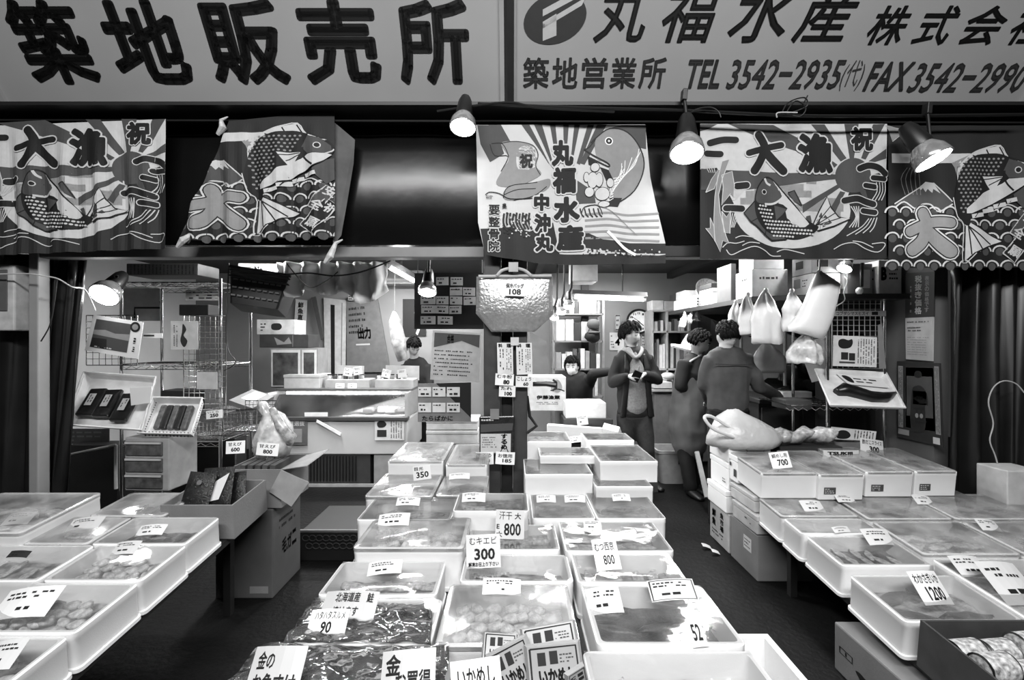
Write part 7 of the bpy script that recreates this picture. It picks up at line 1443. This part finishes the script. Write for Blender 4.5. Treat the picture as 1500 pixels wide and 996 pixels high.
        put(e.build('hair', HAIR, smooth='all'), t)
    # clothes
    g = MB(); R_ = coat_r; ts = torso or [(.175, .13), (.165, .12), (.18, .13), (.165, .11)]
    sweep(g, [pel-V((0, 0, J.get('hem', .12))), pel+V((0, 0, .04)), pel.lerp(ches, .6), ches+V((0, 0, .02)), ches.lerp(nk, .72)], [tuple(q*R_ for q in x) for x in (ts[0], ts[1], ts[1], ts[2], ts[3])], sd)
    for sX in 'LR':
        sh, el, wr = J['sh'+sX], J['el'+sX], J['wr'+sX]; k = J.get('cuff', .93); sweep(g, [ches.lerp(nk, .45).lerp(sh, .45), sh-V((0, 0, .005)), sh.lerp(el, .5), el], [.078*R_, .075*R_, .064*R_, .058*R_]); sweep(g, [el, el.lerp(wr, .4), el.lerp(wr, k)], [.058*R_, .054*R_, .043*R_])
    melt(g, coat, coat_m, t, .013, 5, .010)
    if trouser:
        g = MB(); sweep(g, [pel+V((0, 0, .05)), pel-V((0, 0, .05)), pel-V((0, 0, .10))], [(.165, .12), (.172, .125), (.15, .11)], sd)
        for sX in 'LR':
            hp, kn, an = J['hp'+sX], J['kn'+sX], J['an'+sX]; sweep(g, [hp+V((0, 0, .03)), hp.lerp(kn, .4), kn, kn.lerp(an, .5), an+V((0, 0, .02))], [.105, .098, .080, .074, .070])
        melt(g, trouser, tr_m, t, .014, 5, .009)
        if shoes:
            for sX in 'LR':
                an = J['an'+sX]; fd = J.get('fd', V((0, -1, 0))).normalized(); g = MB(); sweep(g, [an+V((0, 0, -.02))-fd*.03, an-V((0, 0, .045))+fd*.06, an-V((0, 0, .055))+fd*.16], [(.045, .05), (.048, .038), (.040, .026)], fd.cross(V((0, 0, 1)))); g.v = [V((p.x, p.y, max(p.z, .003))) for p in g.v]; put(g.build('shoe', M(.02, .4), smooth='all'), t)
    if extra: extra(t, H, J, P)
    return t
# ---- the man in the open jacket
Y = 5.0
def w(px, py, y=Y): return W(px, py, y)
J = dict(pelvis=w(929, 604, 5.0), chest=w(928, 545, 5.0), neck=w(927, 512, 4.98), shL=w(907, 527, 5.0), shR=w(950, 527, 5.0), elL=w(897, 560, 4.98), elR=w(963, 556, 4.98), wrL=w(918, 551, 4.74), wrR=w(945, 548, 4.76),
         hdL=V((1, -.15, .05)), hdR=V((-1, -.15, .02)), pnL=V((0, .5, -1)), pnR=V((0, .5, -1)), hpL=w(918, 612), hpR=w(940, 612), knL=w(915, 662), knR=w(948, 660, 4.92), anL=V((w(918, 705).x, 5.0, .075)), anR=V((w(956, 700).x, 5.03, .075)), hem=.0, fd=V((.35, -1, 0)))
def ex(t, H, J, P):
    # grey sweatshirt front, hood, belt-low hem and the phone
    g = MB(); c = J['chest']; pel = J['pelvis']; sweep(g, [pel+V((.0, -.055, .06)), pel.lerp(c, .5)+V((0, -.066, 0)), c+V((0, -.058, .02)), J['neck']+V((0, -.035, -.04))], [(.125, .10), (.12, .10), (.115, .105), (.06, .07)], (1, 0, 0)); melt(g, 'sweatshirt', M(.22, .9, .2, 60), t, .013, 4, .006)
    g = MB(); pts = [J['neck']+V(q) for q in ((-.075, .02, .02), (-.085, -.05, .005), (-.05, -.11, -.04), (0, -.135, -.085), (.05, -.11, -.04), (.08, -.05, .005), (.07, .02, .02), (0, .07, .02), (-.075, .02, .02))]; sweep(g, smooth_path(pts, 3), [.021]*25); melt(g, 'hood', M(.24, .9), t, .011, 3)
    g = MB(); sweep(g, [J['neck']+V((-.13, .02, -.03)), J['neck']+V((-.06, -.07, -.0)), J['neck']+V((-.02, -.12, -.07))], [.03, .035, .02]); melt(g, 'hood_flap', M(.24, .9), t, .011, 3)
    for s_, q in (('lapel', ((-.105, -.125), (-.075, -.155))), ('lapel', ((.11, -.125), (.085, -.155)))):
        g = MB(); x0, y0 = q[0]; x1, y1 = q[1]; sweep(g, [pel+V((x0*1.35, y0+.02, -.03)), pel.lerp(c, .5)+V((x0*1.1, y0, 0)), c+V((x1*1.3, y1+.02, .04)), J['neck']+V((x1*1.1, y1+.08, -.05))], [(.035, .012)]*3+[(.025, .012)], (1, .1, 0)); melt(g, 'jacket_edge', BLACK, t, .009, 2)
man = person('man in an open dark jacket over a grey sweatshirt and jeans, holding a wallet', J, (w(924, 490, 4.97), 42, 8), 'jacket', 'jeans', face_on=True, extra=ex, coat_m=M(.010, .8), tr_m=M(.035, .8, .3, 40), hs=1.08, hairbig=1.12, coat_r=1.06)
o = MB().obox(w(932, 551, 4.70), (.085, .018, .13), (R(30), R(20), 0)).build('wallet', M(.02, .4), bevel=.004); tag(o, 'small dark wallet held in both hands by the man in the open jacket', 'wallet')
o = MB().obox(w(935, 543, 4.70), (.012, .012, .10), (R(10), R(10), 0)).build('pen', M(.3, .3), bevel=.003); tag(o, 'thin pale pen sticking up from the hands of the man in the jacket', 'pen')
# ---- the man in the work shirt, from behind
y = 3.95
J = dict(pelvis=w(1066, 600, y), chest=w(1066, 548, y), neck=w(1063, 513, y), shL=w(1040, 528, y), shR=w(1094, 528, y), elL=w(1031, 562, y+.05), elR=w(1112, 566, y+.02), wrL=w(1040, 590, y+.25), wrR=w(1143, 583, y+.25), hdR=V((1, .35, -.05)), hdL=V((.2, 1, -.1)), pnR=V((0, 0, -1)),
         hpL=w(1056, 606, y), hpR=w(1078, 606, y), knL=w(1052, 690, y), knR=w(1078, 690, y), anL=V((w(1050, 700, y).x, y, .075)), anR=V((w(1080, 700, y).x, y, .075)), fd=V((.2, 1, 0)), hem=.02)
def ex2(t, H, J, P):
    g = MB(); n_ = J['neck']; pts = [n_+V((.062*math.cos(a_), .058*math.sin(a_), .012+.008*math.sin(a_))) for a_ in [2*math.pi*q/16 for q in range(17)]]; sweep(g, pts, [.016]*17); melt(g, 'collar', M(.085, .8), t, .009, 2)
    pel = J['pelvis']; g = MB(); g.loops([[pel+V((.172*math.cos(a_), .128*math.sin(a_), z)) for a_ in [2*math.pi*q/24 for q in range(24)]] for z in (-.035, .0)]); put(g.build('belt', M(.012, .4), smooth=True), t)
    c = J['chest']; g = MB(); g.tube([c+V((-.15, -.115, .09)), c+V((-.05, -.135, .085)), c+V((.05, -.135, .085)), c+V((.15, -.115, .09))], .004, 6); put(g.build('yoke_seam', M(.04, .8)), t)
person('man seen from behind in a grey work shirt, reaching right over the counter', J, (w(1065, 491, y), 195, 14), 'work_shirt', 'trousers', face_on=False, extra=ex2, coat_m=M(.085, .85, .2, 12), tr_m=M(.010, .8), hs=.98, hairbig=1.03, torso=[(.165, .12), (.17, .125), (.185, .13), (.17, .10)])
# ---- the stooping woman in an apron
y = 4.85
J = dict(pelvis=w(1010, 606, y), chest=w(1012, 551, y), neck=w(1018, 524, y+.03), shL=w(1002, 534, y-.1), shR=w(1030, 536, y+.14), elL=w(996, 566, y-.12), elR=w(1030, 572, y+.2), wrL=w(1015, 574, y-.02), wrR=w(1036, 572, y), hdL=V((1, .2, 0)), hdR=V((.8, 0, 0)),
         hpL=w(1004, 612, y-.05), hpR=w(1018, 612, y+.05), knL=w(1004, 662, y-.05), knR=w(1018, 662, y+.05), anL=V((w(1006, 700, y).x, y-.1, .075)), anR=V((w(1020, 700, y).x, y+.08, .075)), fd=V((.3, -1, 0)), hem=-.1)
def ex3(t, H, J, P):
    p = J['pelvis']; g = MB(); sweep(g, [J['chest']+V((-.01, 0, .02)), p+V((-.02, 0, .06)), p+V((-.02, 0, -.16)), p+V((-.0, 0, -.30))], [(.15, .145), (.175, .17), (.19, .185), (.175, .165)], (1, 0, 0)); melt(g, 'apron', M(.14, .8, .15, 8), t, .014, 4, .015)
    g = MB(); c = J['chest']; g.tube(smooth_path([c+V((-.12, -.12, .03)), c+V((-.09, -.15, .13)), J['neck']+V((-.03, -.1, .0)), J['neck']+V((.04, -.06, .03))], 4), .011, 8); put(g.build('apron_strap', M(.3, .7), smooth=True), t)
    g = MB(); g.tube([J['elL'].lerp(J['wrL'], .55)+V((.045*math.cos(a_)*.3, .045*math.cos(a_), .048*math.sin(a_))) for a_ in [2*math.pi*q/12 for q in range(13)]], .006, 6); put(g.build('pale_cuff', M(.3, .8)), t)
person('stooping woman in dark top and long grey apron, beside the man in work shirt', J, (w(1025, 501, y-.02), 62, 26), 'dark_top', 'trousers', face_on=True, extra=ex3, coat_m=M(.013, .8), tr_m=M(.012, .8), hs=.98, hairbig=1.12, torso=[(.15, .13), (.14, .13), (.16, .15), (.13, .11)])
# ---- the masked person behind, one arm raised
y = 5.75
J = dict(pelvis=w(848, 606, y), chest=w(848, 570, y), neck=w(843, 554, y), shL=w(831, 564, y), shR=w(864, 560, y), elL=w(829, 590, y-.05), elR=w(868, 548, y-.25), wrL=w(842, 600, y-.25), wrR=w(896, 543, y-.25), hdR=V((1, 0, 0)), hem=.05)
def ex4(t, H, J, P):
    g = MB(); rings = []
    for k in range(7):
        z = -.085+.013*k; rings.append([P(.068*math.sin(a_)*(.62+.09*k if k < 4 else .92), -.115*math.cos(a_)*(.85+.05*min(k, 3))+.008, z) for a_ in [R(-62+124*q/10) for q in range(11)]])
    vs = [p for r_ in rings for p in r_]; fs = [(k*11+i, k*11+i+1, (k+1)*11+i+1, (k+1)*11+i) for k in range(6) for i in range(10)]; g.add(vs, fs); o = put(g.build('face_mask', M(.75, .7), smooth='all'), t); o.modifiers.new('t', 'SOLIDIFY').thickness = .002
person('seated person in a white face mask and dark top, one arm stretched out right', J, (w(838, 537, y), -18, 6), 'dark_top', None, face_on=True, extra=ex4, coat_m=M(.012, .8), hairbig=1.1, shoes=False)
tag(MB().obox((w(848, 650, y).x, y+.05, .22), (.4, .4, .43)).build('stool', DARK, bevel=.01), 'dark stool under the masked person', 'stool')
# ---- person bowed over at the left back
y = 6.35
J = dict(pelvis=w(612, 596, y), chest=w(611, 552, y), neck=w(607, 527, y), shL=w(594, 538, y), shR=w(627, 538, y), elL=w(590, 568, y-.1), elR=w(630, 568, y-.1), wrL=w(604, 582, y-.3), wrR=w(618, 582, y-.3), hpL=w(604, 602, y), hpR=w(620, 602, y), knL=w(603, 640, y), knR=w(621, 640, y), anL=V((w(603, 650, y).x, y, .075)), anR=V((w(621, 650, y).x, y, .075)), hem=.1)
person('dark-clothed person bowing the head, half hidden behind the freezer cartons', J, (w(606, 508, y-.08), 30, 38), 'dark_coat', 'trousers', face_on=True, coat_m=M(.010, .8), hairbig=1.12)
